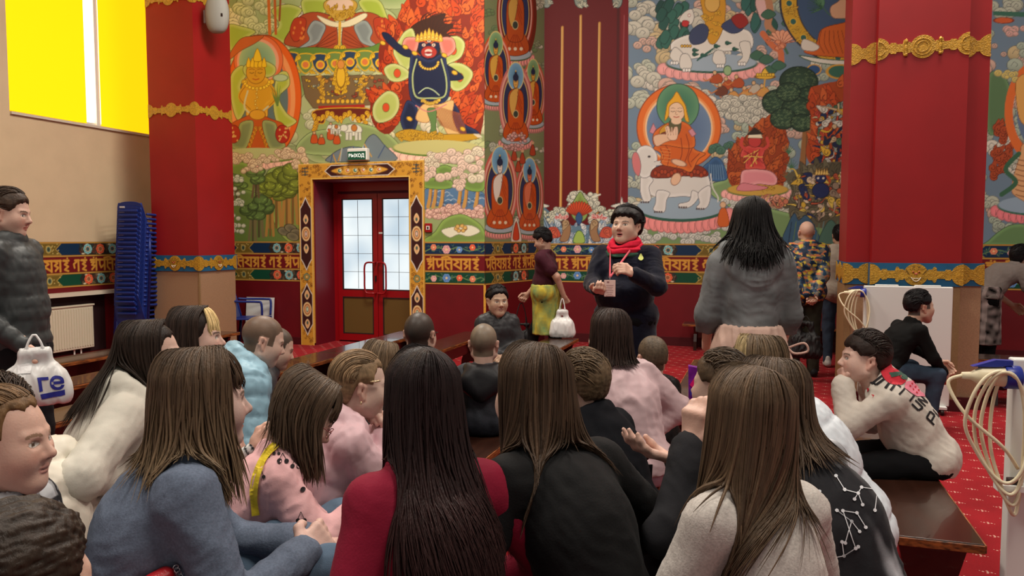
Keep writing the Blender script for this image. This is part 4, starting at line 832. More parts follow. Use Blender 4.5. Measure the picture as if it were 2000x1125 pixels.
for q in (-1, 1):
    x0, x1 = (DX0+.095, ctr-.004) if q < 0 else (ctr+.004, DX1-.095)
    f = MB()
    f.box2((x0, yd-.05, .02), (x0+.07, yd, 2.14)).box2((x1-.07, yd-.05, .02), (x1, yd, 2.14)).box2((x0+.07, yd-.049, 2.07), (x1-.07, yd-.001, 2.14)).box2((x0+.07, yd-.049, .02), (x1-.07, yd-.001, .12)).box2((x0+.07, yd-.049, .66), (x1-.07, yd-.001, .76))
    leaf = f.build('door_leaf', m_doorred, door); leaf['kind'] = 'structure'
    gx0, gx1 = x0+.07, x1-.07
    MB().box2((gx0, yd-.03, .76), (gx1, yd-.02, 2.07)).build('glass_pane', m_glass, leaf)
    b = MB()
    for z0, z1 in ((.76, 2.07), (.12, .66)): b.box2((gx0, yd-.052, z0), (gx0+.014, yd-.02, z1)).box2((gx1-.014, yd-.052, z0), (gx1, yd-.02, z1)).box2((gx0+.014, yd-.0515, z0), (gx1-.014, yd-.021, z0+.014)).box2((gx0+.014, yd-.0515, z1-.014), (gx1-.014, yd-.021, z1))
    b.build('gasket', m_dark, leaf)
    b = MB().box2(((gx0+gx1)/2-.003, yd-.034, .78), ((gx0+gx1)/2+.003, yd-.029, 2.05))
    for k in range(1, 5): b.box2((gx0+.014, yd-.034, .76+1.31*k/5-.003), (gx1-.014, yd-.029, .76+1.31*k/5+.003))
    b.build('glazing_bar', m_lead, leaf)
    MB().box2((gx0+.014, yd-.04, .134), (gx1-.014, yd-.02, .646)).build('lower_panel', m_olive, leaf)
    xh = ctr+q*.035
    MB().tube(cr([(xh, yd-.05, .72), (xh, yd-.12, .72), (xh+q*.12, yd-.135, .74), (xh+q*.135, yd-.135, .95), (xh+q*.12, yd-.135, 1.14), (xh, yd-.12, 1.16), (xh, yd-.05, 1.16)], 6, False), .013, 10).build('door_handle', m_doorred, leaf, True)
    MB().box((ctr-.03, yd-.06, .93), (.02, .03, .08)).build('lock_plate', m_dark, leaf) if q < 0 else MB().box((ctr+.05, yd-.052, 1.58), (.06, .004, .025)).build('sticker', m_white, leaf)
# vestibule beyond the door (closed box so nothing shows through)
struct(MB().box2((DX0-.1, yd+.06, 0), (DX1+.1, yd+.12, DZ+.2)).build('wall_vestibule', m_jamb))
# painted portal boards
def portal():
    c = Canvas((DX0-.215, YB-.035, 0), (1, 0, 0), (0, 0, 1), DX1-DX0+.43, DZ+.215, .006, (206, 150, 50))
    Wc = (DX1-DX0+.43)*100; Hc = (DZ+.215)*100; c.X = c.ga*100; c.Y = Hc-c.gb*100; r4 = random.Random(2)
    m = 21.5; br = (58, 22, 20)
    def scroll(x0, y0, x1, y1, n):
        for _ in range(n): x, y = r4.uniform(x0+2, x1-2), r4.uniform(y0+2, y1-2); c.line([(x+1.9*math.cos(a)*(1-.1*k), y+1.9*math.sin(a)*(1-.1*k)) for k, a in enumerate(np.arange(0, 5, .8)+r4.uniform(0, 6))], .75, (110, 58, 18), 2)
    scroll(0, 0, Wc, m, 170); scroll(0, m, m, Hc, 150); scroll(Wc-m, m, Wc, Hc, 150)
    # lintel cartouche
    c.poly([(42, m/2), (52, 3), (Wc-52, 3), (Wc-42, m/2), (Wc-52, m-3), (52, m-3)], br, (232, 226, 210), .9)
    c.poly([(52, m/2), (66, 6), (80, 3.6), (Wc/2, 4), (Wc-80, 3.6), (Wc-66, 6), (Wc-52, m/2), (Wc-66, m-6), (Wc-80, m-3.6), (Wc/2, m-4), (80, m-3.6), (66, m-6)], (214, 160, 56), (120, 70, 20), .8, 4)
    scroll(60, 3, Wc-60, m-3, 46)
    for k in range(6): x = Wc/2+(k-2.5)*12; c.ell(x, m/2, 3.6, 3.2, [(50, 120, 110), (206, 120, 70)][k % 2], .4, (232, 196, 110), 1); c.ell(x+1, m/2-.5, 1.4, 1.2, (220, 230, 220))
    for x in (10.7, Wc-10.7):
        c.line([(x-5, 10.7), (x+5, 10.7)], 1.4, (40, 66, 70)); c.line([(x, 5), (x, 16)], 1.4, (40, 66, 70)); c.line([(x-4, 6), (x+4, 6)], 1.4, (40, 66, 70)); c.line([(x-4, 15), (x+4, 15)], 1.4, (40, 66, 70))
        # posts: dark cartouches with jewels between scrollwork
        for y0, y1 in ((46, 148), (166, 246)):
            if y1 > Hc-8: y1 = Hc-14
            c.poly([(x-9, y0+16), (x-5, y0+10), (x, y0), (x+5, y0+10), (x+9, y0+16), (x+9, y1-16), (x+5, y1-10), (x, y1), (x-5, y1-10), (x-9, y1-16)], br, (234, 230, 216), 1.0)
            c.line([(x-9.3, y0+15), (x-9.3, y1-15)], .9, (206, 150, 50)); c.line([(x+9.3, y0+15), (x+9.3, y1-15)], .9, (206, 150, 50))
            ym = (y0+y1)/2
            c.ell(x, ym, 6.4, 9.5, (206, 150, 80), 0, (236, 206, 150), 1.2); c.ell(x, ym, 4.6, 7, (226, 170, 120), 0, (150, 90, 40), .8); c.ell(x, ym, 2, 3.6, (236, 196, 180) if y0 < 100 else (210, 226, 190), 0, (60, 110, 90), .8)
            for q in (-1, 1): c.poly([(x, ym+q*27), (x+3.8, ym+q*20), (x, ym+q*14), (x-3.8, ym+q*20)], (226, 176, 120), (240, 210, 160), .8, 5); c.ell(x, ym+q*19, 1.6, 2.6, (70, 100, 90))
        c.ell(x, 157, 4.6, 4.6, (176, 150, 60), 0, (60, 120, 110), 1.3); c.ell(x, 157, 2.4, 2.4, (222, 190, 110), 0, (120, 70, 20), .8)
    for p in ([(0, 0), (Wc, 0)], [(0, 0), (0, Hc)], [(Wc, 0), (Wc, Hc)], [(m-.5, m-.5), (Wc-m+.5, m-.5)], [(m-.5, m), (m-.5, Hc)], [(Wc-m+.5, m), (Wc-m+.5, Hc)]): c.line(p, 2.0, (228, 186, 90)); 
    # keep only the frame
    idx = np.arange(c.na*c.nb).reshape(c.nb, c.na); F = np.stack([idx[:-1, :-1], idx[:-1, 1:], idx[1:, 1:], idx[1:, :-1]], -1)
    xc = (c.X[:-1, :-1]+c.X[1:, 1:])/2; yc = (c.Y[:-1, :-1]+c.Y[1:, 1:])/2
    keep = ~((xc > m) & (xc < Wc-m) & (yc > m)); F = F[keep]
    b = MB().box2((DX0-.215, YB-.034, .03), (DX0, YB, DZ+.215)).box2((DX1, YB-.034, .03), (DX1+.215, YB, DZ+.215)).box2((DX0, YB-.0335, DZ), (DX1, YB, DZ+.215))
    o = struct(b.build('trim_3', m_gold)); link('painted_portal', npmesh('painted_portal', c.P.reshape(-1, 3), F, False, c.C.reshape(-1, 3)), m_paint, o)['kind'] = 'structure'
portal()
# ================================================================ window with yellow blinds
m_blind = mat('yellow_blind', S(200, 150, 10), rough=.9, spec=0, emit=(1.0, .56, .004), estr=.98, noise=0)
m_sky = mat('window_gap_light', (1, 1, 1), emit=(1, .97, .88), estr=2.0)
win = struct(MB().box2((XL-.16, WY0, WZ0), (XL-.10, WY0+.05, WZ1)).box2((XL-.16, WY1-.05, WZ0), (XL-.10, WY1, WZ1)).box2((XL-.16, WY0, WZ0), (XL-.10, WY1, WZ0+.05)).box2((XL-.16, WY0, WZ1-.05), (XL-.10, WY1, WZ1)).box2((XL-.16, 7.93, WZ0), (XL-.06, 7.99, WZ1)).build('window_1', m_white))
MB().box2((XL-.2, WY0, WZ0), (XL-.17, WY1, WZ1)).build('glass_pane', m_sky, win)
for y0, y1 in ((WY0+.005, 7.76), (7.99, WY1-.005)):
    bl = MB(); bl.box2((XL-.052, y0, WZ0+.02), (XL-.047, y1, WZ1)).build('roller_blind', m_blind, win)
struct(MB().box2((XL-.16, WY0, WZ0-.03), (XL+.03, WY1, WZ0)).build('trim_4', mat('white_sill', S(206, 196, 180), rough=.5)))
# ---- lower part of the left wall: red below the band, radiator shelf, flat dark sheet painted as the niche's shade
struct(MB().box2((XL, 2.0, .0), (XL+.012, 9.38, .895)).build('trim_5', m_red))
struct(MB().box2((XL, 3.0, .79), (XL+.16, 8.6, .835)).build('trim_6', mat('cream_shelf_paint', S(216, 206, 184), rough=.4)))
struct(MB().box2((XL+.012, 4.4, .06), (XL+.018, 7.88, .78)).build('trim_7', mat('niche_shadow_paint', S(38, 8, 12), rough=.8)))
rad = thing('radiator', 'cream ribbed panel radiator on the left wall under the shelf', 'radiator', (XL+.03, 6.9, .12))
m_rad = mat('cream_radiator', S(214, 206, 182), rough=.35)
b = MB().box2((0, -.95, 0), (.07, .72, .54), .008)
b.build('panel', m_rad, rad)
b = MB()
for k in range(44): b.box((.074, -.92+k*.0375, .27), (.012, .018, .48), None, .003)
b.build('fins', m_rad, rad)
b = MB().box2((-.005, -.96, .535), (.085, .73, .555), .004); b.build('top_grille', m_rad, rad)
for k in (0, 1): MB().tube([(.03, .45+k*.1, 0), (.03, .45+k*.1, -.12)], .01).build('pipe', m_white, rad)
# ================================================================ pillars
def pillar_band(P, x0, x1, y, z0, z1, parent, face=0, medal=True, nrm=(0, -1, 0)):
    """gilt relief strip with roundels along one face"""
    A = np.array([1, 0, 0]) if abs(nrm[1]) > 0 else np.array([0, 1, 0])
def relief(name, L, h, O, A, Nn, parent, seed=0, big=True, m=None):
    """flat gilt ornament with lobed ends, centre roundel and knobs: outline extruded 12 mm"""
    pts = []; n = 120
    top = []
    for i in range(n+1):
        t = i/n; x = t*L; r = .18*h
        e = .5*h
        for c0, rr in ((0, .5*h), (L, .5*h)) + (((L/2, .52*h),) if big else ()):
            d = abs(x-c0)
            if d < rr: r = max(r, math.sqrt(rr*rr-d*d))
            elif d < rr*1.5: r = max(r, .25*h)
        for c0 in (L*.3, L*.7):
            d = abs(x-c0)
            if d < .07*h: r = max(r, .3*h+math.sqrt(max(0, (.07*h)**2-d*d)))
        if not big:
            pass
        top.append((x, r))
    poly = top+[(x, -r) for x, r in reversed(top)]
    b = MB(); b.prism(poly, A, (0, 0, 1), O, .008, Nn)
    return b
# right, cross-shaped pillar
PX0, PX1, PY = .925, 1.63, 7.5
T = 9.0
red = MB().box2((PX0, PY, 1.28), (PX1, PY+.95, ZC)).box2((PX0-.2, PY+.13, 1.281), (PX1+.19, PY+.82, ZC-.001))
pil = struct(red.build('column_right', m_pillar))
pil.name = 'trim_8'
g = MB().box2((PX0, PY, 0), (PX1, PY+.95, 1.10)).box2((PX0-.2, PY+.13, .001), (PX1+.19, PY+.82, 1.099)); o = g.build('granite_base', m_granite, pil); o['kind'] = 'structure'
m_granb = mat('granite_border', S(140, 112, 76), rough=.45, noise=.1, nscale=90)
g = MB()
for x in (PX0, PX1-.05): g.box2((x, PY-.006, 0), (x+.05, PY, 1.10))
g.box2((PX0-.2, PY+.124, 0), (PX0-.15, PY+.13, 1.1)).box2((PX0-.15, PY+.125, 1.05), (PX0, PY+.13, 1.1)).box2((PX0+.05, PY-.005, 1.05), (PX1-.05, PY, 1.1)).box2((PX0-.206, PY+.13, 0), (PX0-.2, PY+.82, 1.1))
g.build('granite_border', m_granb, pil)['kind'] = 'structure'
g = MB().box2((PX0-.015, PY-.02, 1.085), (PX1+.015, PY+.97, 1.285)).box2((PX0-.215, PY+.11, 1.086), (PX1+.205, PY+.84, 1.284)); g.build('blue_band', m_blue, pil)['kind'] = 'structure'
b = relief('r', PX1-PX0+.03, .185, (PX0-.015, PY-.02, 1.185), (1, 0, 0), (0, -1, 0), pil); b.build('gilt_relief', m_goldrel, pil)
for x0, L in ((PX0-.215, .2), (PX1+.015, .19)):
    relief('r', L, .185, (x0, PY+.11, 1.185), (1, 0, 0), (0, -1, 0), pil, big=False).build('gilt_relief', m_goldrel, pil)
relief('r', .73, .185, (PX0-.215, PY+.11, 1.185), (0, 1, 0), (-1, 0, 0), pil).build('gilt_relief', m_goldrel, pil)
for z in (3.15,):
    relief('r', PX1-PX0, .19, (PX0, PY, z), (1, 0, 0), (0, -1, 0), pil).build('gilt_relief', m_goldrel, pil)
    for x0, L in ((PX0-.2, .2), (PX1, .19)): relief('r', L, .19, (x0, PY+.13, z), (1, 0, 0), (0, -1, 0), pil, big=False).build('gilt_relief', m_goldrel, pil)
    b = MB()
    for cx in (PX0+.22, PX1-.22):
        b.lathe([(.012, 0), (.014, .02), (.005, .03), (.013, .05), (.013, .09), (.005, .11), (.014, .12), (.012, .14), (.002, .15)], (cx, PY-.012, z-.075), 10)
    for cx, r in ((PX0+.35, .07), (PX0+.35, .045), (PX0, .06), (PX1, .06)):
        b.tube([(cx+r*math.cos(a), PY-.009, z+r*math.sin(a)) for a in np.linspace(0, 2*math.pi, 25)[:-1] if PX0 <= cx+r*math.cos(a) <= PX1] , .004, 5, closed=(cx not in (PX0, PX1)))
    b.build('gilt_knobs', m_goldrel, pil, True)
# carved lion face in the roundel of the blue band
def lion_face(cx, y, z, s, parent, Nn=(0, -1, 0), A=(1, 0, 0)):
    A = np.array(A, float); Nn = np.array(Nn, float); O = np.array((cx, y, z))
    P = lambda a, c_, d=.01: O+A*a*s+np.array([0, 0, 1])*c_*s+Nn*d
    def blob(name, pts, r, m, flat=.5):
        b = MB(); b.tube([P(*q) for q in pts], r, 6); return b.build(name, m, parent, True)
    mk = mat('black_paint', S(26, 16, 14), rough=.5); mw = mat('ivory_paint', S(226, 214, 190), rough=.5); mp = mat('pink_paint', S(196, 96, 84), rough=.5); mo = mat('orange_iris', S(176, 90, 30), rough=.4)
    for q in (-1, 1):
        b = MB()
        for k in range(4): b.tube([P(q*(.45+.05*k), .02+.08*k), P(q*(.62+.07*k), .12+.11*k)], [.0022*s*8, .0006*s*8], 5)
        for k in range(3): b.tube([P(q*(.16+.1*k), .36), P(q*(.12+.14*k), .48)], [.0026*s*8, .0008*s*8], 5)
        b.tube([P(q*.12, .57), P(q*.26, .6)], .0032*s*8, 6)
        b.tube(cr([P(q*.55, -.28), P(q*.42, -.22), P(q*.3, -.34)], 4, False), .0018*s*8, 5)
        b.build('brows', mk, parent, True)
        b = MB(); b.lathe([(.09*s, 0), (.08*s, .012*s*4), (.001, .06*s)], P(q*.2, .2), 14, Matrix.Rotation(math.pi/2, 3, 'X') if abs(Nn[1]) > 0 else Matrix.Rotation(math.pi/2, 3, 'Y')); b.build('eye', mo, parent, True)
        b = MB(); b.lathe([(.045*s, 0), (.001, .03*s)], P(q*.2, .2, .018), 10, Matrix.Rotation(math.pi/2, 3, 'X') if abs(Nn[1]) > 0 else Matrix.Rotation(math.pi/2, 3, 'Y')); b.build('eye', mk, parent, True)
    blob('nose', [(-.1, .03), (0, .1), (.1, .03)], .006*s*9, mp); blob('jaw', cr([(-.32, -.2), (-.18, -.42), (0, -.5), (.18, -.42), (.32, -.2)], 4, False), .0045*s*9, mw)
    b = MB()
    for k in range(5): b.tube([P(-.16+.08*k, -.24), P(-.15+.075*k, -.33)], .0035*s*8, 6)
    b.build('teeth', mw, parent, True)
lion_face((PX0+PX1)/2, PY-.028, 1.185, .115, pil)
struct(MB().box2((PX0-.03, PY-.05, 0), (PX1+.03, PY, .1)).box2((PX0-.23, PY+.09, 0), (PX1+.22, PY+.13, .1)).build('baseboard_column', m_darkred))
# left pillar
QX0, QX1, QY0, QY1 = -7.49, -6.77, 8.0, 8.7
pl = struct(MB().box2((QX0, QY0, 1.28), (QX1, QY1, ZC)).build('trim_9', m_pillar))
MB().box2((QX0, QY0, 0), (QX1, QY1, 1.10)).build('granite_base', m_granite, pl)['kind'] = 'structure'
MB().box2((QX1-.02, QY0-.004, 0), (QX1+.004, QY0+.02, 1.1)).build('granite_border', m_granb, pl)['kind'] = 'structure'
MB().box2((QX0-.015, QY0-.02, 1.085), (QX1+.02, QY1+.02, 1.285)).build('blue_band', m_blue, pl)['kind'] = 'structure'
for zz, h, off in ((1.185, .185, .02), (3.12, .17, 0)):
    relief('r', QX1-QX0+off, h, (QX0, QY0-off, zz), (1, 0, 0), (0, -1, 0), pl).build('gilt_relief', m_goldrel, pl)
    relief('r', QY1-QY0+off, h, (QX1+off, QY0-off, zz), (0, 1, 0), (1, 0, 0), pl).build('gilt_relief', m_goldrel, pl)
relief('r', QX1-QX0, .17, (QX0, QY0, 4.50), (1, 0, 0), (0, -1, 0), pl).build('gilt_relief', m_goldrel, pl)
relief('r', QY1-QY0, .17, (QX1, QY0, 4.50), (0, 1, 0), (1, 0, 0), pl).build('gilt_relief', m_goldrel, pl)
lion_face((QX0+QX1)/2, QY0-.028, 1.185, .1, pl); lion_face(QX1+.028, (QY0+QY1)/2, 1.185, .1, pl, (1, 0, 0), (0, 1, 0))
# loudspeaker on the left pillar
p = W(424, 28, 9.78)
sp = thing('loudspeaker', 'grey rounded loudspeaker high on the left red column', 'loudspeaker', p, math.radians(10))
m_spk = mat('grey_plastic', S(150, 150, 142), rough=.5, bump=.3, bscale=300)
b = MB(); rings = []
for k in range(13):
    a = -math.pi/2+math.pi*k/12; rings.append((.001+.155*abs(math.cos(a))**.6, .235*math.sin(a)))
b.lathe(rings, (0, 0, 0), 24); ob = b.build('housing', m_spk, sp, True); ob.scale = (1, .62, 1)
MB().tube([(-.145, .03, -.1), (-.165, .03, 0), (-.145, .03, .1)], .02, 8).build('bracket', m_spk, sp, True)
MB().box((-.17, .05, -.02), (.03, .1, .16), None, .006).build('wall_mount', m_spk, sp)
MB().box((.1, -.07, -.03), (.02, .02, .035)).build('badge', m_dark, sp)
# exit sign
p = WY(700, 302, YB-.05)
ex = thing('exit_sign', 'green and white exit sign reading ВЫХОД above the painted door portal', 'exit sign', p, 0)
MB().box((0, 0, 0), (.30, .09, .165), None, .015).build('housing', m_white, ex)
MB().box((0, -.049, -.018), (.27, .010, .112)).build('panel', mat('exit_green', S(16, 84, 60), rough=.4), ex)
t = link('lettering', text_mesh('ВЫХОД', .064, .001, .0012), mat('exit_letters', (.9, .9, .85), emit=(.9, 1, .9), estr=.3), ex); t.rotation_euler = (math.pi/2, 0, 0); t.location = (0, -.056, -.020)
# fire call point
p = WY(837, 445, YB-.02)
fa = thing('fire_call_point', 'small red fire alarm box on the wall right of the door portal', 'alarm box', p)
MB().box((0, 0, 0), (.10, .04, .12), None, .01).build('box', m_doorred, fa)
MB().box((0, -.022, 0), (.05, .004, .05)).build('cover', m_white, fa)
MB().box((0, -.026, 0), (.022, .004, .03)).build('button', m_dark, fa)
# ================================================================ benches
m_wood = mat('dark_varnished_wood', S(44, 19, 13), rough=.25, noise=.3, nscale=5, stretch=(6, .6, 6), spec=.5, coat=.3)
m_woodtop = mat('worn_bench_top', S(52, 30, 22), rough=.2, noise=.22, nscale=4, stretch=(5, .7, 5), coat=.35)
m_edge = mat('worn_edge_wood', S(120, 66, 28), rough=.5, noise=.9, nscale=30, stretch=(1, .4, 3))
SEAT = .42
def bench(x, y0, y1, label, wd=.33, z=SEAT, group='long dark wooden benches in rows', alongx=False):
    L = y1-y0
    t = thing('bench', label, 'bench', (x, y0, 0) if not alongx else (y1, x, 0), 0 if not alongx else math.pi/2, group)
    MB().box2((-wd/2, 0, z-.03), (wd/2, L, z), .004).build('seat', m_woodtop, t)
    b = MB()
    for q in (-1, 1): b.box2((q*wd/2, .002, z-.034), (q*(wd/2+.007), L-.002, z-.004), .002)
    for yy in (0, L): b.box2((-wd/2, yy-.007, z-.034), (wd/2, yy+.007, z-.004), .002)
    b.build('edging', m_edge, t)
    MB().box2((-.02, .18, z-.2), (.02, L-.18, z-.03), .003).build('rail', m_wood, t)
    for yy in (.16, L-.16) if L < 2 else (.16, L/2, L-.16):
        b = MB(); s = wd/2
        b.prism([(-s*.9, 0), (-s*.55, 0), (-s*.3, .1), (s*.3, .1), (s*.55, 0), (s*.9, 0), (s*.82, .12), (s*.62, .22), (s*.9, z-.05), (s*.9, z-.03), (-s*.9, z-.03), (-s*.9, z-.05), (-s*.62, .22), (-s*.82, .12)], (1, 0, 0), (0, 0, 1), (0, yy-.02, 0), .04, (0, 1, 0))
        b.build('leg', m_wood, t)
    return t
for a in [(-5.92, 4.3, 7.45, 'dark bench furthest left, in front of the cream radiator'), (-4.97, 3.6, 6.5, 'dark bench behind the standing youth with the white carrier bag'),
          (-4.1, 2.7, 4.95, 'dark bench near end, just left of the girl in the cream hoodie'), (-3.85, 6.35, 8.1, 'glossy long bench in front of the red door, its far piece'), (-3.86, 5.0, 6.33, 'glossy bench piece behind the boy in the light blue puffer jacket'),
          (-3.1, 4.6, 6.6, 'bench showing a short piece beside the girl in the pale pink puffer'), (-3.12, 6.7, 8.3, 'bench whose end shows between the two close-cropped boys at the centre'),
          (-2.33, 1.6, 4.3, 'bench the girl in the cream hoodie sits on'), (-1.45, 1.2, 4.6, 'bench under the girl in the pink jacket with cherries'),
          (-2.05, 5.5, 8.1, 'bench ending beside the white carrier bag, where the old woman sits'), (-.58, .9, 4.15, 'bench with worn gilt edge beside the black handbag'),
          (-.40, 4.9, 7.0, 'bench next to the standing woman in the grey hoodie'), (.13, .6, 2.9, 'bench under the girls at the front right, hidden by them')]:
    bench(*a)
# right bench, measured from its two near corners
A_ = WZ(1755, 1045, SEAT); B_ = WZ(1925, 1065, SEAT)
wd_ = np.linalg.norm((B_-A_)[:2]); xc_ = (A_[0]+B_[0])/2; y0_ = (A_[1]+B_[1])/2
bench(xc_, y0_, y0_+1.75, 'empty-ended bench at the right, under the boy in the printed cream hoodie', wd_)
bench(YR-.28, -1.0, 1.1, 'low long bench along the painted back wall', .3, .36, alongx=True)
bench(8.0, 1.86, 3.4, 'bench behind the right column heaped with dark coats', .34, .42, alongx=True)
# ================================================================ implicit surfaces for people, clothes and hair
BIG = 10.0
def vec(*a): return np.array(a, float)
def unit(v): v = np.asarray(v, float); n = np.linalg.norm(v); return v/n if n > 1e-9 else vec(0, 0, 1)
def rc(a, b, r1, r2=None): return ('rc', np.asarray(a, float), np.asarray(b, float), r1, r1 if r2 is None else r2)
def el(c, r, R=None): return ('el', np.asarray(c, float), np.asarray(r, float), np.eye(3) if R is None else np.asarray(R, float))
def prim_d(p, Q):
    if p[0] == 'rc':
        a, b, r1, r2 = p[1:5]; e = b-a; L = e@e+1e-12; t = np.clip(((Q-a)@e)/L, 0, 1)
        return np.sqrt((((Q-a)-t[..., None]*e)**2).sum(-1)) - (r1+(r2-r1)*t)
    c, r, R = p[1:4]
    q = (Q-c)@R; k0 = np.sqrt(((q/r)**2).sum(-1)); k1 = np.sqrt(((q/(r*r))**2).sum(-1))+1e-9
    return k0*(k0-1)/k1
def prim_bb(p):
    if p[0] == 'rc':
        a, b, r1, r2 = p[1:5]; return np.minimum(a-r1, b-r2), np.maximum(a+r1, b+r2)
    c, r, R = p[1:4]; e = np.sqrt(((R*r)**2).sum(1)); return c-e, c+e
def smin(a, b, k):
    h = np.clip(.5+.5*(b-a)/k, 0, 1); return b*(1-h)+a*h-k*h*(1-h)
def vnormals(V, F):
    T = np.cross(V[F[:, 2]]-V[F[:, 0]], V[F[:, 3]]-V[F[:, 1]]); N = np.zeros_like(V)
    for k in range(4): np.add.at(N, F[:, k], T)
    return N/(np.linalg.norm(N, axis=1, keepdims=True)+1e-12)
def relax(V, F, it=2, lam=.5):
    for _ in range(it):
        S_ = np.zeros_like(V); c = np.zeros(len(V))
        for k in range(4):
            np.add.at(S_, F[:, k], V[F[:, (k+1) % 4]]); np.add.at(c, F[:, k], 1)
            np.add.at(S_, F[:, k], V[F[:, (k-1) % 4]]); np.add.at(c, F[:, k], 1)
        V = V*(1-lam)+lam*S_/c[:, None]
    return V
def mknoise(seed, n=9):
    r = np.random.RandomState(seed); K = r.normal(size=(n, 3)); K /= np.linalg.norm(K, axis=1, keepdims=True); K *= r.uniform(.6, 1.8, (n, 1)); ph = r.uniform(0, 6.28, n)
    def f(P, s):
        P = np.asarray(P)*s; w = .35*np.sin(P[..., [1, 2, 0]]*1.3+ph[:3]); return np.sin((P+w)@K.T*1.0+ph).mean(-1)*1.9
    return f
NZ = [mknoise(i) for i in range(6)]
def fold(P, s, amp, sharp=True, seed=0):
    a = NZ[seed % 6](P, s); b = NZ[(seed+1) % 6](P, s*2.1)
    v = (.55-2.2*np.abs(a)) if sharp else a
    return amp*(np.clip(v, -1, 1)*.8+b*.4)
def rot(axis, ang):
    return np.array(Matrix.Rotation(ang, 3, Vector([float(v) for v in axis])))
def meshjoin(parts):
    Vs, Fs, Cs = [], [], []; o = 0
    for V, F, C in parts:
        Vs.append(V); Fs.append(F+o); Cs.append(np.broadcast_to(np.asarray(C, float), (len(V), 3))); o += len(V)
    return np.concatenate(Vs), np.concatenate(Fs), np.concatenate(Cs)

# ---------------------------------------------------------------- skin and head
m_skin = mat('skin', rough=.48, attr=True, spec=.35, noise=.06, nscale=30, bump=.08, bscale=200)
m_skin.node_tree.nodes['Principled BSDF'].inputs['Subsurface Weight'].default_value = .12
m_skin.node_tree.nodes['Principled BSDF'].inputs['Subsurface Radius'].default_value = (.012, .005, .003)
HAIRM = {}
def hair_mat(rough=.5):
    if 'h' in HAIRM: return HAIRM['h']
    m = mat('hair', rough=rough, attr=True, spec=.22, noise=.2, nscale=90, stretch=(1, 1, .06), bump=.25, bscale=220)
    HAIRM['h'] = m; return m
def head_prims(wide=1.0, child=False, jaw=1.0, nose=1.0):
    w = wide
    P = [el((0, -.012, .038), (.074*w, .094, .086)), el((0, .032, -.022), (.060*w, .058, .080)),
         rc((-.052*w*jaw, .004, -.052), (-.012, .060, -.092*(.93 if child else 1)), .022, .020), rc((.052*w*jaw, .004, -.052), (.012, .060, -.092*(.93 if child else 1)), .022, .020),
         el((-.034*w, .052, -.026), (.028, .030, .030)), el((.034*w, .052, -.026), (.028, .030, .030))]
    return P
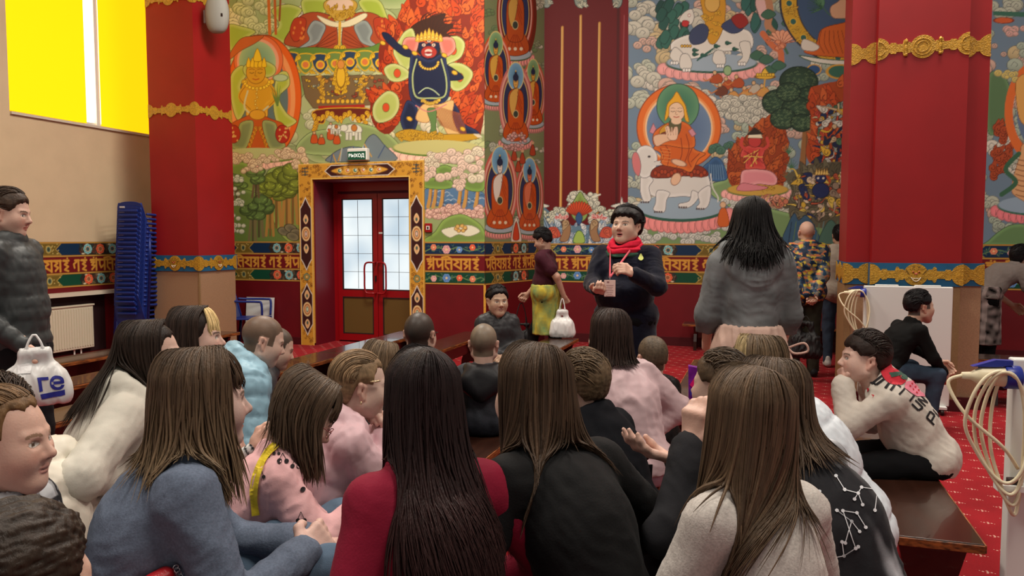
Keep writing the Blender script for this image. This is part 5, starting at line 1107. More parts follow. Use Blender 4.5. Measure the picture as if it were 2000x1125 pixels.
def make_head(vox, wide=1.0, child=False, jaw=1.0, nose=1.0, mouth=0.0, skin=(.6, .4, .3), brow=(.05, .03, .02), iris=(.08, .05, .03), closed=False, scalp=None, lips=None, neck_to=None, aged=0, lip_open=0, ears=True):
    has_ears = ears
    """head in its own frame (x right, y face, z up, origin mid-head); returns V,F,C"""
    base = head_prims(wide, child, jaw, nose)
    det = [rc((-.040*wide, .068, .024), (-.012, .081, .022), .010, .011), rc((.040*wide, .068, .024), (.012, .081, .022), .010, .011)]
    nl = .9 if child else 1.0*nose
    det += [rc((0, .082, .010), (0, .090+.014*nl, -.024), .0075, .0115), el((-.011, .088+.003*nl, -.030), (.0075, .009, .0065)), el((.011, .088+.003*nl, -.030), (.0075, .009, .0065))]
    # fine block: face features with a smaller blend
    subs = [el((-.031*wide, .092, .004), (.016, .014, .010)), el((.031*wide, .092, .004), (.016, .014, .010))]
    feats = [el((-.030*wide, .069, .003), (.0135, .0125, .0115)), el((.030*wide, .069, .003), (.0135, .0125, .0115)),
             el((0, .083, -.0545+.001*lip_open), (.021, .0105, .0052)), el((0, .082, -.0655-.5*lip_open), (.018, .010, .0062))]
    if lip_open: subs.append(el((0, .094, -.060-.25*lip_open), (.015, .014, .003+.35*lip_open)))
    ears = []
    for q in (-1, 1):
        ears += [rc((q*.073*wide, -.004, .016), (q*.080*wide, -.016, .022), .006, .008), rc((q*.080*wide, -.018, .022), (q*.079*wide, -.020, -.006), .008, .007), rc((q*.079*wide, -.020, -.006), (q*.072*wide, -.003, -.030), .007, .007), rc((q*.072*wide, -.002, -.030), (q*.072*wide, 0, .012), .006, .006)]
    nk = [rc((0, -.026, -.045), (0, -.034, -.10) if neck_to is None else neck_to, .050*wide, .053*wide)]
    # staged union: base wide blend then details
    allp = base+nk
    lo = np.min([prim_bb(p)[0] for p in allp], 0)-.03; hi = np.max([prim_bb(p)[1] for p in allp], 0)+.035
    n = np.ceil((hi-lo)/vox).astype(int)+1; ax = [lo[i]+vox*np.arange(n[i]) for i in range(3)]
    D = np.full(n, BIG)
    def put(ps, k, sub=False):
        for p in ps:
            pa, pb = prim_bb(p); m = k+3*vox; i0 = np.maximum(((pa-m-lo)/vox).astype(int), 0); i1 = np.minimum(np.ceil((pb+m-lo)/vox).astype(int)+1, n)
            sl = tuple(slice(i0[i], i1[i]) for i in range(3)); G = np.stack(np.meshgrid(*[ax[i][sl[i]] for i in range(3)], indexing='ij'), -1); d = prim_d(p, G)
            D[sl] = -smin(-D[sl], d, k) if sub else smin(D[sl], d, k)
    put(base, .035); put(nk, .022); put(det, .012); put(ears, .007) if has_ears else None; put(subs, .008, True); put(feats, .003)
    V, F = nets_from(D, lo, vox)
    x, y, z = V[:, 0], V[:, 1], V[:, 2]; ax_ = np.abs(x)
    C = np.tile(np.array(skin), (len(V), 1))
    def pt(mask, col, a=1.0):
        mask = np.clip(mask, 0, 1)[:, None]*a; C[:] = C*(1-mask)+np.array(col)*mask
    gs = lambda cx, cy, sx, sy: np.exp(-(((ax_-cx)/sx)**2+((z-cy)/sy)**2)*1.0)*(y > .03)
    sk = np.array(skin)
    pt(gs(.036, -.028, .02, .018), sk*np.array([1.08, .78, .74]), .45); pt(gs(0, -.028, .012, .010), sk*np.array([1.06, .8, .76]), .4)
    pt(((ax_ > .066) & (y < .01) & (z > -.04) & (z < .035))*1.0, sk*np.array([1.05, .78, .72]), .5)
    lc = lips if lips is not None else sk*np.array([.82, .42, .42])
    pt((((x/.0215)**2+((z+.060+.25*lip_open)/(.0115+.45*lip_open))**2 < 1) & (y > .070))*1.0, lc, .85)
    pt((((x/.018)**2+((z+.060+.25*lip_open)/(.0012+.36*lip_open))**2 < 1) & (y > .060))*1.0, (.05, .015, .012), .9)
    ex = (ax_-.030*wide)
    if closed:
        pt(((np.abs(ex) < .014) & (np.abs(z+.003+ex*ex*-20) < .0022) & (y > .05))*1.0, (.03, .02, .015), .9)
    else:
        eye = ((ex/.0135)**2+((z-.0035)/.0058)**2 < 1) & (y > .05)
        pt(((ex/.016)**2+((z-.0045)/.0084)**2 < 1)*(y > .05)*1.0, sk*.42, .8)
        pt(eye*1.0, (.62, .60, .56)); pt(((ex**2+(z-.0035)**2 < .0056**2) & eye)*1.0, iris)
    bz = .0255-12*(ex-.002)**2*(1)
    pt(((np.abs(ex-.001) < .0185) & (np.abs(z-bz) < .0038) & (y > .04))*1.0, brow, .8)
    pt((((ax_-.0095)**2/.0045**2+(z+.0345)**2/.003**2 < 1) & (y > .075))*1.0, sk*.3, .8)
    if aged:
        for zz in (.045, .055): pt(((np.abs(z-zz-.002*np.sin(x*90)) < .0015) & (ax_ < .035) & (y > .06))*1.0, sk*.62, .6*aged)
        pt(((np.abs((ax_-.022-(-.020-z)*.55)) < .0022) & (z < -.022) & (z > -.062) & (y > .05))*1.0, sk*.5, .8*aged)
        pt(((np.abs(z+.012) < .0016) & (np.abs(ex) < .012) & (y > .05))*1.0, sk*.6, .6*aged)
    if scalp is not None:
        line = .070-.03*np.clip((ax_-.04)/.03, 0, 1)
        hm = (z > line) | ((y < .045-.3*np.clip(ax_-.05, 0, 1)) & (z > -.005) & ~((ax_ > .066) & (np.abs(y+.01) < .022) & (z < .03))) | ((y < -.03) & (z > -.055))
        C[hm] = np.array(scalp)*(0.9+.2*NZ[1](V[hm], 90)[:, None])
    return V, F, C
def nets_from(D, lo, vox):
    D = D.copy(); D[0] = D[-1] = BIG; D[:, 0] = D[:, -1] = BIG; D[:, :, 0] = D[:, :, -1] = BIG
    D = np.clip(D, -vox*3, vox*3); nx, ny, nz = [v-1 for v in D.shape]
    cnt = np.zeros((nx, ny, nz), int); cn = {}
    for dx in (0, 1):
        for dy in (0, 1):
            for dz in (0, 1): v = D[dx:nx+dx, dy:ny+dy, dz:nz+dz]; cn[dx, dy, dz] = v; cnt += (v < 0)
    act = (cnt > 0) & (cnt < 8); idx = -np.ones((nx, ny, nz), np.int64); I = np.argwhere(act); idx[act] = np.arange(len(I))
    P = np.zeros((len(I), 3)); Wt = np.zeros(len(I)); vals = {q: cn[q][act] for q in cn}
    for q in cn:
        for axn in range(3):
            if q[axn]: continue
            r = list(q); r[axn] = 1; r = tuple(r); a = vals[q]; b = vals[r]; m = (a < 0) != (b < 0)
            t = np.where(m, a/np.where(m, a-b, 1), 0); o = np.tile(np.array(q, float), (len(I), 1)); o[:, axn] += t
            P += o*m[:, None]; Wt += m
    V = (I+P/Wt[:, None])*vox+lo; F = []
    for axn in range(3):
        o1, o2 = [(1, 2), (2, 0), (0, 1)][axn]
        A = D[:nx, :ny, :nz]; sh = [0, 0, 0]; sh[axn] = 1; B = D[sh[0]:nx+sh[0], sh[1]:ny+sh[1], sh[2]:nz+sh[2]]
        ch = np.argwhere((A < 0) != (B < 0)); ch = ch[(ch[:, o1] > 0) & (ch[:, o2] > 0)]
        if not len(ch): continue
        e1 = np.zeros(3, int); e1[o1] = 1; e2 = np.zeros(3, int); e2[o2] = 1
        f = np.stack([idx[tuple((ch-d).T)] for d in (e1*0, e1, e1+e2, e2)], -1); s = A[tuple(ch.T)] < 0
        f = np.where(s[:, None], f, f[:, ::-1]); F.append(f[(f >= 0).all(1)])
    return V, np.concatenate(F)
def nets(prims, vox, k=.03, subs=(), subk=.01, clip=None, pad=0.0, sharp=()):
    """surface-nets mesh of the smooth union of prims"""
    ap = list(prims)+list(sharp)
    lo = np.min([prim_bb(p)[0] for p in ap], 0)-k*.3-3*vox-pad; hi = np.max([prim_bb(p)[1] for p in ap], 0)+k*.3+3*vox+pad
    n = np.ceil((hi-lo)/vox).astype(int)+1; ax = [lo[i]+vox*np.arange(n[i]) for i in range(3)]
    D = np.full(n, BIG)
    def region(p, m):
        a, b = prim_bb(p); i0 = np.maximum(((a-m-lo)/vox).astype(int), 0); i1 = np.minimum(np.ceil((b+m-lo)/vox).astype(int)+1, n)
        sl = tuple(slice(i0[i], i1[i]) for i in range(3))
        return sl, np.stack(np.meshgrid(*[ax[i][sl[i]] for i in range(3)], indexing='ij'), -1)
    for p in prims:
        sl, G = region(p, k+3*vox); D[sl] = smin(D[sl], prim_d(p, G), k)
    for p in sharp:
        sl, G = region(p, .012+3*vox); D[sl] = smin(D[sl], prim_d(p, G), .012)
    for p in subs:
        sl, G = region(p, subk+2*vox); D[sl] = -smin(-D[sl], prim_d(p, G), subk)
    if clip is not None:
        G = np.stack(np.meshgrid(*ax, indexing='ij'), -1); D = np.maximum(D, clip(G))
    return nets_from(D, lo, vox)

# ---------------------------------------------------------------- hands
def hand_prims(wr, d, palm, side, s=1.0, curl=.6, spread=.1, thumb_in=.5):
    """wr wrist, d direction of the hand, palm = palm normal, side +1 when the thumb lies on cross(d,palm)"""
    d = unit(d); palm = unit(palm-d*(palm@d)); t = np.cross(d, palm)*side
    P = [rc(wr-d*.03*s, wr+d*.02*s, .025*s, .024*s)]
    for k in range(4):
        o = t*(.030-.0195*k)*s; P.append(rc(wr+d*.02*s+o*.75, wr+d*.082*s+o, .0135*s, .0115*s))
    L = [.040, .045, .042, .033]
    for k in range(4):
        a = wr+d*.084*s+t*(.030-.0195*k)*s; dirv = unit(d+t*(1.5-k)*spread*.3); cu = curl*(1+.12*k); ang = cu*.75
        for j, f in enumerate((1, .72, .55)):
            dv = unit(dirv*math.cos(ang)+palm*math.sin(ang)); b = a+dv*L[k]*f*s*1.02; P.append(rc(a, b, (.0098-.0012*j)*s, (.0088-.0012*j)*s)); a = b; ang += cu*(1.0 if j == 0 else .7)
    a = wr+d*.018*s+t*.026*s; b = a+unit(d*.75+t*.75+palm*.35)*.042*s; c_ = b+unit(d*.9+t*(.35-.5*thumb_in)+palm*(.3+.5*thumb_in))*.033*s; e = c_+unit(d*.9+t*(.1-.5*thumb_in)+palm*(.4+.5*thumb_in))*.026*s
    P += [rc(a, b, .016*s, .0115*s), rc(b, c_, .0115*s, .0098*s), rc(c_, e, .0098*s, .0080*s)]
    return P

# ---------------------------------------------------------------- long hair as many tapering locks
def locks(H, R, hs, n, length, col, tipcol=None, seed=0, wd=.013, spread=1.0, inward=.10, push=None, part=0.0, sweep=(0, 0, 0), face=.62, wave=.004, fringe=0, fringecol=None, lenvar=.12, vol=1.0, ends=.9, steps=17, gather=None, backonly=False, fringelen=1.0, frontcol=None, curve=.55, thick=.22, attract=None):
    """H head origin, R head rotation (columns right/face/up), hs head scale; push(P, margin)->P keeps locks outside the body"""
    r = np.random.RandomState(seed); m_ = n+fringe; isf = np.arange(m_) >= n
    rx, ry, rz = .083*hs*vol, .105*hs*vol, .096*hs*vol
    c0 = np.array([0, -.014, .036])*hs
    az = r.uniform(face, math.pi, m_)*r.choice([-1, 1], m_); az[isf] = r.uniform(-.8, .8, fringe)
    t0 = np.interp(np.abs(az), [face, math.pi], [.055, -.055])*hs+r.uniform(-.012, .012, m_)*hs; t0[isf] = .03*hs
    dep = r.uniform(0, 1, m_)**.6; q = .93+.09*dep; sgn = np.sign(az)
    L = length*(1+r.uniform(-lenvar, lenvar*.4, m_)); th_end = np.where(isf, 1.12, 1.62); nh = 7
    th = th_end[:, None]*(np.arange(nh)/(nh-1))[None]**.9; st = np.sin(th)
    x = rx*q[:, None]*st*np.sin(az)[:, None]+part*hs*(1-st)+(sgn*.0015*hs)[:, None]
    y = ry*q[:, None]*st*np.cos(az)[:, None]+t0[:, None]*(1-st); z = rz*q[:, None]*np.cos(th)+(.002*dep*hs)[:, None]
    P0 = (c0+np.stack([x, y, z], -1))@R.T+H
    d = P0[:, -1]-P0[:, -2]; d /= np.linalg.norm(d, axis=1, keepdims=True); p = P0[:, -1].copy()
    m = steps-nh+1; stp = np.where(isf, .052*hs*fringelen/m*r.uniform(.7, 1.1, m_), L/m)[:, None]
    drift = np.stack([r.normal(size=m_)*.05, r.normal(size=m_)*.05, np.zeros(m_)], -1)*spread; ph = az*7+r.normal(size=m_)*.5; out = [P0]
    fd = unit(R@np.array([0, .10, -1.]))
    for k in range(m):
        f = k/m; rad = (p-(H+R@(c0*np.array([1, 1.6, 1]))))*np.array([1, 1, 0]); rad /= np.linalg.norm(rad, axis=1, keepdims=True)+1e-6
        g = np.array([0, 0, -1.])+drift+np.array(sweep, float)*f**.6-rad*inward*max(0, 1-1.3*k*stp[0, 0]/.2); g[isf] = fd
        if attract is not None:
            dx = (H+np.array([attract[0], attract[1], 0])*hs-p)*np.array([1, attract[3] if len(attract) > 3 else 1, 0]); g[~isf] += (dx*attract[2]*12*min(1, k*stp[0, 0]/.08))[~isf]
        g /= np.linalg.norm(g, axis=1, keepdims=True); d = d*(1-curve)+g*curve; d /= np.linalg.norm(d, axis=1, keepdims=True); p = p+d*stp
        if push is not None: p = np.where(isf[:, None], p, push(p, .010+.015*dep))
        out.append((p+np.stack([np.sin(ph+k*.8), np.cos(ph+k*.7), 0*ph], -1)*wave)[:, None])
    P = np.concatenate(out, 1)
    for _ in range(9):
        P[:, 5:-1] = .25*P[:, 4:-2]+.5*P[:, 5:-1]+.25*P[:, 6:]
    if push is not None:
        for j in range(8, P.shape[1]): P[:, j] = np.where(isf[:, None], P[:, j], push(P[:, j], .004+.012*dep))
        for _ in range(2): P[:, 5:-1] = .25*P[:, 4:-2]+.5*P[:, 5:-1]+.25*P[:, 6:]
    N = P.shape[1]; T = np.gradient(P, axis=1); T /= np.linalg.norm(T, axis=2, keepdims=True)+1e-9
    ov = P-(H+R@c0); ov[..., 2] *= .3; ov /= np.linalg.norm(ov, axis=2, keepdims=True)+1e-9
    Bv = np.cross(T, ov); Bv /= np.linalg.norm(Bv, axis=2, keepdims=True)+1e-9; Nv = np.cross(Bv, T)
    f = np.linspace(0, 1, N); w = (wd*hs*(.5+.6*np.sin(np.clip(f*1.6, 0, 1)*math.pi*.5))*(1-ends*np.clip((f-.7)/.3, 0, 1)**1.5))[None]*r.uniform(.6, 1.3, m_)[:, None]
    th = w*thick; ring = [P+Bv*(w*.5*cx)[..., None]+Nv*(th*cy)[..., None] for cx, cy in ((1, -.2), (0, 1), (-1, -.2))]
    V = np.stack(ring, 2); nk = 3
    a = (np.arange(N-1)[:, None]*nk+np.arange(nk)[None]); b = (np.arange(N-1)[:, None]*nk+(np.arange(nk)[None]+1) % nk)
    F0 = np.stack([a, b, b+nk, a+nk], -1).reshape(-1, 4); F = (F0[None]+(np.arange(m_)*N*nk)[:, None, None]).reshape(-1, 4)
    clump = 1+.28*np.sin(az*9+r.uniform(0, 6))*np.sin(az*23+1)
    base = np.array(col)[None]*(r.uniform(.72, 1.28, (m_, 1))*clump[:, None])
    if fringecol is not None: base[isf] = np.array(fringecol)*r.uniform(.8, 1.2, (fringe, 1))
    if frontcol is not None:
        fm = (~isf) & (np.abs(az) < face+.55); base[fm] = np.array(frontcol)*r.uniform(.8, 1.2, (fm.sum(), 1))
    tc = base if tipcol is None else np.array(tipcol)[None]*r.uniform(.75, 1.25, (m_, 1)); tc = np.where(isf[:, None], base, tc)
    cc = base[:, None]*(1-f[None, :, None]**1.5)+tc[:, None]*f[None, :, None]**1.5
    return V.reshape(-1, 3), F, np.repeat(cc, nk, 1).reshape(-1, 3)
def hair_cap(R, hs, col, off=.010, vox=.005, line=.072, nape=-.055, side=-.02, tuft=.003, tf=230, wide=1.0, face=.05, seed=0, puff=(1, 1, 1), taper=.035, temple=.045):
    """short hair: a shell over the cranium with a hairline, in the head frame (returned in that frame)"""
    P = [el((0, -.014, .040), ((.074*wide+off)*puff[0], (.094+off)*puff[1], (.086+off)*puff[2])), el((0, -.045, -.01), ((.062*wide+off*.7)*puff[0], .05+off*.7, .06))]
    def clip(G):
        x, y, z = G[..., 0], G[..., 1], G[..., 2]
        low = np.interp(y, [-.10, -.055, -.03, -.012, .015, .035, face+.005, face+.02, .09], [nape, nape, side+.012 if side > nape else nape, .028 if side > -.04 else side, .028 if side > -.04 else side, side*.4+.02, temple, line-.004, line])
        low = low+.004*np.sin(x*170+seed)+.003*np.sin(x*410)
        d0 = smin(prim_d(el((0, -.012, .038), (.074*wide, .094, .086)), G), prim_d(el((0, -.045, -.01), (.058*wide, .046, .056)), G), .02)
        return np.maximum((low-z)*.8, d0-.0015-off*1.3*np.clip((z-low)/taper, 0, 1)**.6)
    V, F = nets(P, vox, .02, clip=clip, pad=.01)
    N = vnormals(V, F); A = NZ[seed % 6](V*np.array([1, .35, 1.]), tf); B = NZ[(seed+2) % 6](V*np.array([1, .5, 1.]), tf*2.2)
    V = V+N*(tuft*.2*(A+.6*B)+(tuft > .008)*.004*NZ[1](V*np.array([1, .6, 1]), 75))[:, None]
    C = np.array(col)[None]*(1+.22*A+.18*B)[:, None]
    return V, F, np.clip(C, 0, 1)

def combed(hs_, col, off=.012, wide=1.0, n=560, line=.072, side=0., nape=-.05, wd=.0055, seed=0, slant=.0, rough=.0016, back=205):
    """fine strands lying on the cap from the front hairline over to the nape, in the head frame"""
    r = np.random.RandomState(seed); lam = r.uniform(-1.30, 1.30, n); N = 12
    p0 = np.radians(np.interp(np.abs(lam), [0, .7, 1.0, 1.3], [48, 58, 88, 125])+r.uniform(0, 60, n)*(r.rand(n) < .6)); p1 = np.minimum(np.radians(back+r.uniform(-25, 4, n)), p0+(r.uniform(.9, 2.2, n) if rough < .002 else r.uniform(.45, 1.0, n)))
    f = np.linspace(0, 1, N); ph = p0[:, None]+(p1-p0)[:, None]*f
    lm = lam[:, None]+slant*(f-.5)+r.normal(size=(n, 1))*(.06 if rough < .002 else .30)*f
    rx, ry, rz = .074*wide+off*1.02, .094+off*1.02, .086+off*1.02
    P = np.stack([rx*np.sin(lm), -.014+ry*np.cos(lm)*np.cos(ph), .040+rz*np.cos(lm)*np.sin(ph)], -1)
    low = P[..., 2] < .0; P[..., 1] = np.where(low, P[..., 1]*1.0+.12*P[..., 2]*0, P[..., 1])
    c = vec(0, -.014, .04); O = P-c; O /= np.linalg.norm(O, axis=2, keepdims=True); P += O*(rough*r.normal(size=(n, 1, 1))+.0022*np.sin(f*math.pi)[None, :, None])
    T = np.gradient(P, axis=1); T /= np.linalg.norm(T, axis=2, keepdims=True)+1e-9; B = np.cross(T, O)
    w = (wd*np.sin(np.clip(f*1.0+.08, 0, 1)*math.pi)**.5)[None]*r.uniform(.6, 1.3, (n, 1))
    V = np.stack([P+B*(w*.5)[..., None], P+O*(w*.28)[..., None], P-B*(w*.5)[..., None]], 2)
    a = (np.arange(N-1)[:, None]*3+np.arange(3)[None]); b = (np.arange(N-1)[:, None]*3+(np.arange(3)[None]+1) % 3)
    F = (np.stack([a, b, b+3, a+3], -1).reshape(-1, 4)[None]+(np.arange(n)*N*3)[:, None, None]).reshape(-1, 4)
    C = np.array(col)[None]*(r.uniform(.7, 1.35, n)*(1+.25*np.sin(lam*14)))[:, None]
    return V.reshape(-1, 3), F, np.repeat(C, N*3, 0)
# ================================================================ people
def ik(a, t, l1, l2, hint):
    v = t-a; L = np.linalg.norm(v); L2 = min(L, (l1+l2)*.985); u = v/(L+1e-9); t = a+u*L2
    c = (l1*l1+L2*L2-l2*l2)/(2*l1*L2); c = max(-1, min(1, c)); h = np.asarray(hint, float); h = unit(h-u*(h@u))
    return a+u*l1*c+h*l1*math.sqrt(max(0, 1-c*c)), t
PALE = (.62, .40, .31); TAN = (.50, .31, .21); OLV = (.44, .27, .18)
PEOPLE = []
def clothmat(name, col, kind):
    if name in MATS: return MATS[name]
    K = dict(wool=dict(rough=.92, noise=.12, nscale=220, bump=.2, bscale=320), heather=dict(rough=.9, noise=.16, nscale=170, bump=.15, bscale=260),
             knit=dict(rough=.95, noise=.1, nscale=60, bump=.5, bscale=420), nylon=dict(rough=.5, noise=.05, nscale=10, bump=.06, bscale=50, spec=.3), cotton=dict(rough=.85, noise=.07, nscale=14, bump=.08, bscale=200),
             velvet=dict(rough=.75, sheen=.12, noise=.3, nscale=12, bump=.1, bscale=100), denim=dict(rough=.85, noise=.22, nscale=9, bump=.2, bscale=380), jersey=dict(rough=.75, noise=.05, nscale=8, bump=.12, bscale=200, sheen=.03), leather=dict(rough=.38, noise=.1, nscale=30, bump=.3, bscale=120))[kind]
    K.setdefault('spec', .12); return mat(name, col, attr=True, **K)
def person(label, px, ytop, D, head, pose='sit', lean=15, slean=0, hy=0, hp=0, hr=0, hs=.96, ht=None, s=None, seat=.42, w=1.0, deep=1.0, skin=PALE, wide=1.0, child=False,
           top=None, bottom=None, shoe=(.02, .02, .022), hands=None, handk=None, hint=None, knees=None, feet=None, hair=None, brow=(.06, .035, .02), facevox=.0036, hv=.0045, face={}, bare=0, twist=0, extra=None, showlegs=True, tv=.0105, round_=1.0, gaze=0):
    """px,ytop: where the head's top sits in the view; D its depth; head: facing, degrees clockwise from straight away"""
    P3 = W(px, ytop, D); htz = P3[2]
    l1, l2 = math.radians(lean*.65), math.radians(lean*1.2); la = math.radians(lean*1.2*.5+hp*.3)
    K = (.22*math.cos(l1)+.27*math.cos(l2)); base = .085 if pose == 'sit' else .88
    if pose == 'sit': s = s or (htz-seat-hs*(.128*math.cos(la)+.122))/(K+base)
    else: s = s or (htz-hs*(.128*math.cos(la)+.122))/(K+base)
    z0 = (seat if pose == 'sit' else 0)+base*s
    Pv = vec(0, 0, z0); sl = math.radians(slean)
    def up(a, f): return vec(math.sin(sl)*f, math.sin(a), math.cos(a))
    M_ = Pv+up(l1, 1)*.22*s; Nk = M_+up(l2, 1)*.27*s
    Hc = Nk+up(la, .6)*.128*hs
    Rl = rot((1, 0, 0), -l1)@rot((0, 1, 0), sl); Ru = rot((0, 0, 1), math.radians(twist))@rot((1, 0, 0), -l2)@rot((0, 1, 0), sl)
    Rh = rot((0, 0, 1), -math.radians(hy))@rot((1, 0, 0), -math.radians(hp))@rot((0, 1, 0), math.radians(hr))
    rz = YAW-math.radians(head)
    Rw = rot((0, 0, 1), rz)
    off = Rw@Hc; loc = vec(P3[0]-off[0], P3[1]-off[1], 0)
    root = thing('person', label, 'person', loc, rz)
    # --- arms
    sh = [Nk+Ru@(vec(q*.150*w**.6, -.005, -.062)*s) for q in (-1, 1)]
    if hands is None: hands = ((-.07, .30, .17), (.07, .31, .18)) if pose == 'sit' else ((-.25, .06, -.10), (.25, .06, -.10))
    hint = hint or ((-.8, -.35, -.5), (.8, -.35, -.5))
    arms = []
    for i in (0, 1):
        t = Rw.T@(W(*hands[i][1:])-loc) if hands[i][0] == 'w' else vec(*hands[i])*s + vec(0, 0, seat if pose == 'sit' else z0)
        if handk and handk[i] and handk[i].get('abs') is not None: t = Hc+Rh@(vec(*handk[i]['abs'])*hs)
        e, wr = ik(sh[i], t, .27*s, .235*s, hint[i]); arms.append((sh[i], e, wr))
    # --- legs
    hip = [Pv+vec(q*.085*s, .01, -.02*s) for q in (-1, 1)]
    if pose == 'sit':
        kn = [vec(*(knees[i] if knees else (q*.13, .42, .045)))*s+vec(0, 0, seat) for i, q in enumerate((-1, 1))]
        ft = [vec(*(feet[i] if feet else (q*.13, .42, 0)))*s+vec(0, 0, .07) for i, q in enumerate((-1, 1))]
        kn = [vec(k[0], k[1], min(k[2], .50*s+.03)) if not knees else k for k in kn]
    else:
        ft = [vec(*(feet[i] if feet else (q*.10, 0, 0)))*s+vec(0, 0, .085) for i, q in enumerate((-1, 1))]
        kn = [(hip[i]+ft[i])/2+vec(0, .03, 0) for i in (0, 1)]
    top = top or {}; g = top.get('g', .014); bel = top.get('belly', 0)
    def torso(g, full=True, down=0.0):
        T = [el(Pv+vec(0, -.01, .01), (np.array([.158*w, .118*deep, .125])*s+g), Rl), el(M_+Rl@(vec(0, .01+bel*.3, -.06)*s), (np.array([.138*w, .105*deep+bel, .15])*s+g), Rl),
             el(M_+Ru@(vec(0, -.006, .085)*s), (np.array([.150*w, .108*deep, .16])*s+g), Ru), el(M_+Ru@(vec(0, .0, .165)*s), (np.array([.145*w, .080, .075])*s+g), Ru)]
        for q in (0, 1): T.append(rc(Nk+vec(0, -.012, -.02*s), sh[q]+Ru@vec(0, 0, -.005), .040*s+g*.6, .046*s+g*.8))
        return T
    def sleeve(i, g, end=.93, big=1.0):
        a, e, wr = arms[i]; c = e+(wr-e)*end
        return [rc(a, e, .050*s*big+g*.8, .040*s*big+g*.8), rc(e, c, .038*s*big+g*.8, .031*s*big+g*.7)]
    # --- body: head, core, hands, in one mesh
    parts = []
    fk = dict(wide=wide, child=child, skin=skin, brow=brow); fk.update(face); fk['ears'] = not (hair and hair['type'] in ('long', 'gathered'))
    nt = (Rh.T@(Nk+vec(0, -.01, -.03)-Hc))/hs
    V, F, C = make_head(facevox, neck_to=nt, **fk); parts.append((V*hs@Rh.T+Hc, F, C))
    core = torso(-.020, True)
    for i in (0, 1): core += [rc(arms[i][0], arms[i][1], .040*s, .034*s), rc(arms[i][1], arms[i][2], .032*s, .024*s), rc(hip[i], kn[i], .070*s, .050*s), rc(kn[i], ft[i], .048*s, .032*s)]
    V, F = nets(core, .016, .03); parts.append((V, F, skin))
    for i, q in ((0, -1), (1, 1)):
        k = dict(curl=.55, spread=.15, thumb=.5, dir=None, palm=None, show=True, s=1.0); 
        if handk and handk[i]: k.update(handk[i])
        a, e, wr = arms[i]
        d = unit(wr-e) if k['dir'] is None else unit(k['dir']); pm = vec(-q*.75, .1, -.5) if k['palm'] is None else vec(*k['palm'])
        pm = unit(pm-d*(pm@d)); t = np.cross(d, pm)
        if k.get('side') is not None: sd = k['side']
        else: sd = q   # right hand: thumb on cross(dir, palm)
        if not k['show']: continue
        hpz = hand_prims(wr, d, pm, sd, k['s']*(.9+.1*s if not child else .82), k['curl'], k['spread'], k['thumb'])
        arm_p = [rc(e if bare else e+(wr-e)*.6, wr, .040*s if bare else .028*s, .026*s)]
        if bare: arm_p.append(rc(a+(e-a)*.3, e, .046*s, .040*s))
        V, F = nets(arm_p, hv if not bare else max(hv, .005), .02, sharp=hpz); 
        Cc = np.tile(np.array(skin), (len(V), 1)); tips = [p[2] for p in hpz if p[0] == 'rc' and p[4] < .0086*k['s']]
        parts.append((V, F, Cc*np.array([1.0, .93, .92])))
    V, F, C = meshjoin(parts); body = link('body', npmesh('body', V, F, True, np.clip(C, 0, 1)), m_skin, root)
    info = dict(s=s, hs=hs, Pv=Pv, M=M_, Nk=Nk, Hc=Hc, Rh=Rh, Ru=Ru, Rl=Rl, arms=arms, hip=hip, kn=kn, ft=ft, root=root, loc=loc, rz=rz, g=g, seat=seat)
    # --- upper garment
    tp = torso(g)
    low = top.get('low', -.05 if pose == 'sit' else -.06)
    if pose == 'sit' and top.get('skirt', 0): tp += [rc(hip[i], hip[i]+(kn[i]-hip[i])*top['skirt'], .085*s+g, .08*s+g) for i in (0, 1)]
    if pose == 'stand' and top.get('long', 0):
        tp += [rc(Pv+vec(q*.06*s, 0, 0), vec(q*.09*s*top.get('flare', 1.2), 0, z0-top['long']), .12*s+g, .14*s*top.get('flare', 1.2)+g) for q in (-1, 1)]
    se = top.get('sleeve', .95)
    for i in (0, 1):
        if top.get('sleeves', True):
            if se <= 0: a, e, wr = arms[i]; tp.append(rc(a, a+(e-a)*.62, .060*s+g, .058*s+g*1.4))
            else: tp += sleeve(i, g*top.get('sg', 1.0), se, top.get('sbig', 1.0))
    if top.get('cuff'):
        for i in (0, 1): a, e, wr = arms[i]; c = e+(wr-e)*se; tp.append(rc(c-(wr-e)*.12, c, .038*s+g*.5, .036*s+g*.5))
    Uf = Ru
    if top.get('hood'):
        hb = top['hood']; ring = []
        for k in range(9):
            a = math.radians(-150+300*k/8-90+0); a = -math.pi/2+(k-4)/4*2.5
            ring.append(Nk+Uf@(vec(.085*math.cos(a)*1.15, .075*math.sin(a)-.015, .015-.03*max(0, math.sin(a)))*s*hb))
        for a, b in zip(ring, ring[1:]): tp.append(rc(a, b, .026*s*hb, .026*s*hb))
        tp.append(el(Nk+Uf@(vec(0, -.085, -.05)*s*hb), np.array([.105, .045, .085])*s*hb, Uf)); tp.append(el(Nk+Uf@(vec(0, -.10, -.10)*s*hb), np.array([.06, .035, .05])*s*hb, Uf))
    elif top.get('collar', 1):
        cr_ = top.get('collar', 1); n_ = 10; ring = [Nk+Uf@(vec(.058*math.cos(a), .055*math.sin(a)-.008, .008*cr_)*s) for a in np.linspace(0, 2*math.pi, n_+1)]
        for a, b in zip(ring, ring[1:]): tp.append(rc(a, b, .012+.008*cr_, .012+.008*cr_))
    zc = z0+low*s
    if pose == 'sit': zc = max(zc, seat+.006)
    def clip(G): return (zc-G[..., 2]) if not top.get('long') else (z0-top['long']-G[..., 2])
    V, F = nets(tp, top.get('vox', tv), top.get('k', .03), clip=clip, subs=[rc(Nk+vec(0, 0, .0), Hc, .050*hs, .050*hs)] if top.get('neckhole', True) else (), subk=.01)
    Nn = vnormals(V, F)
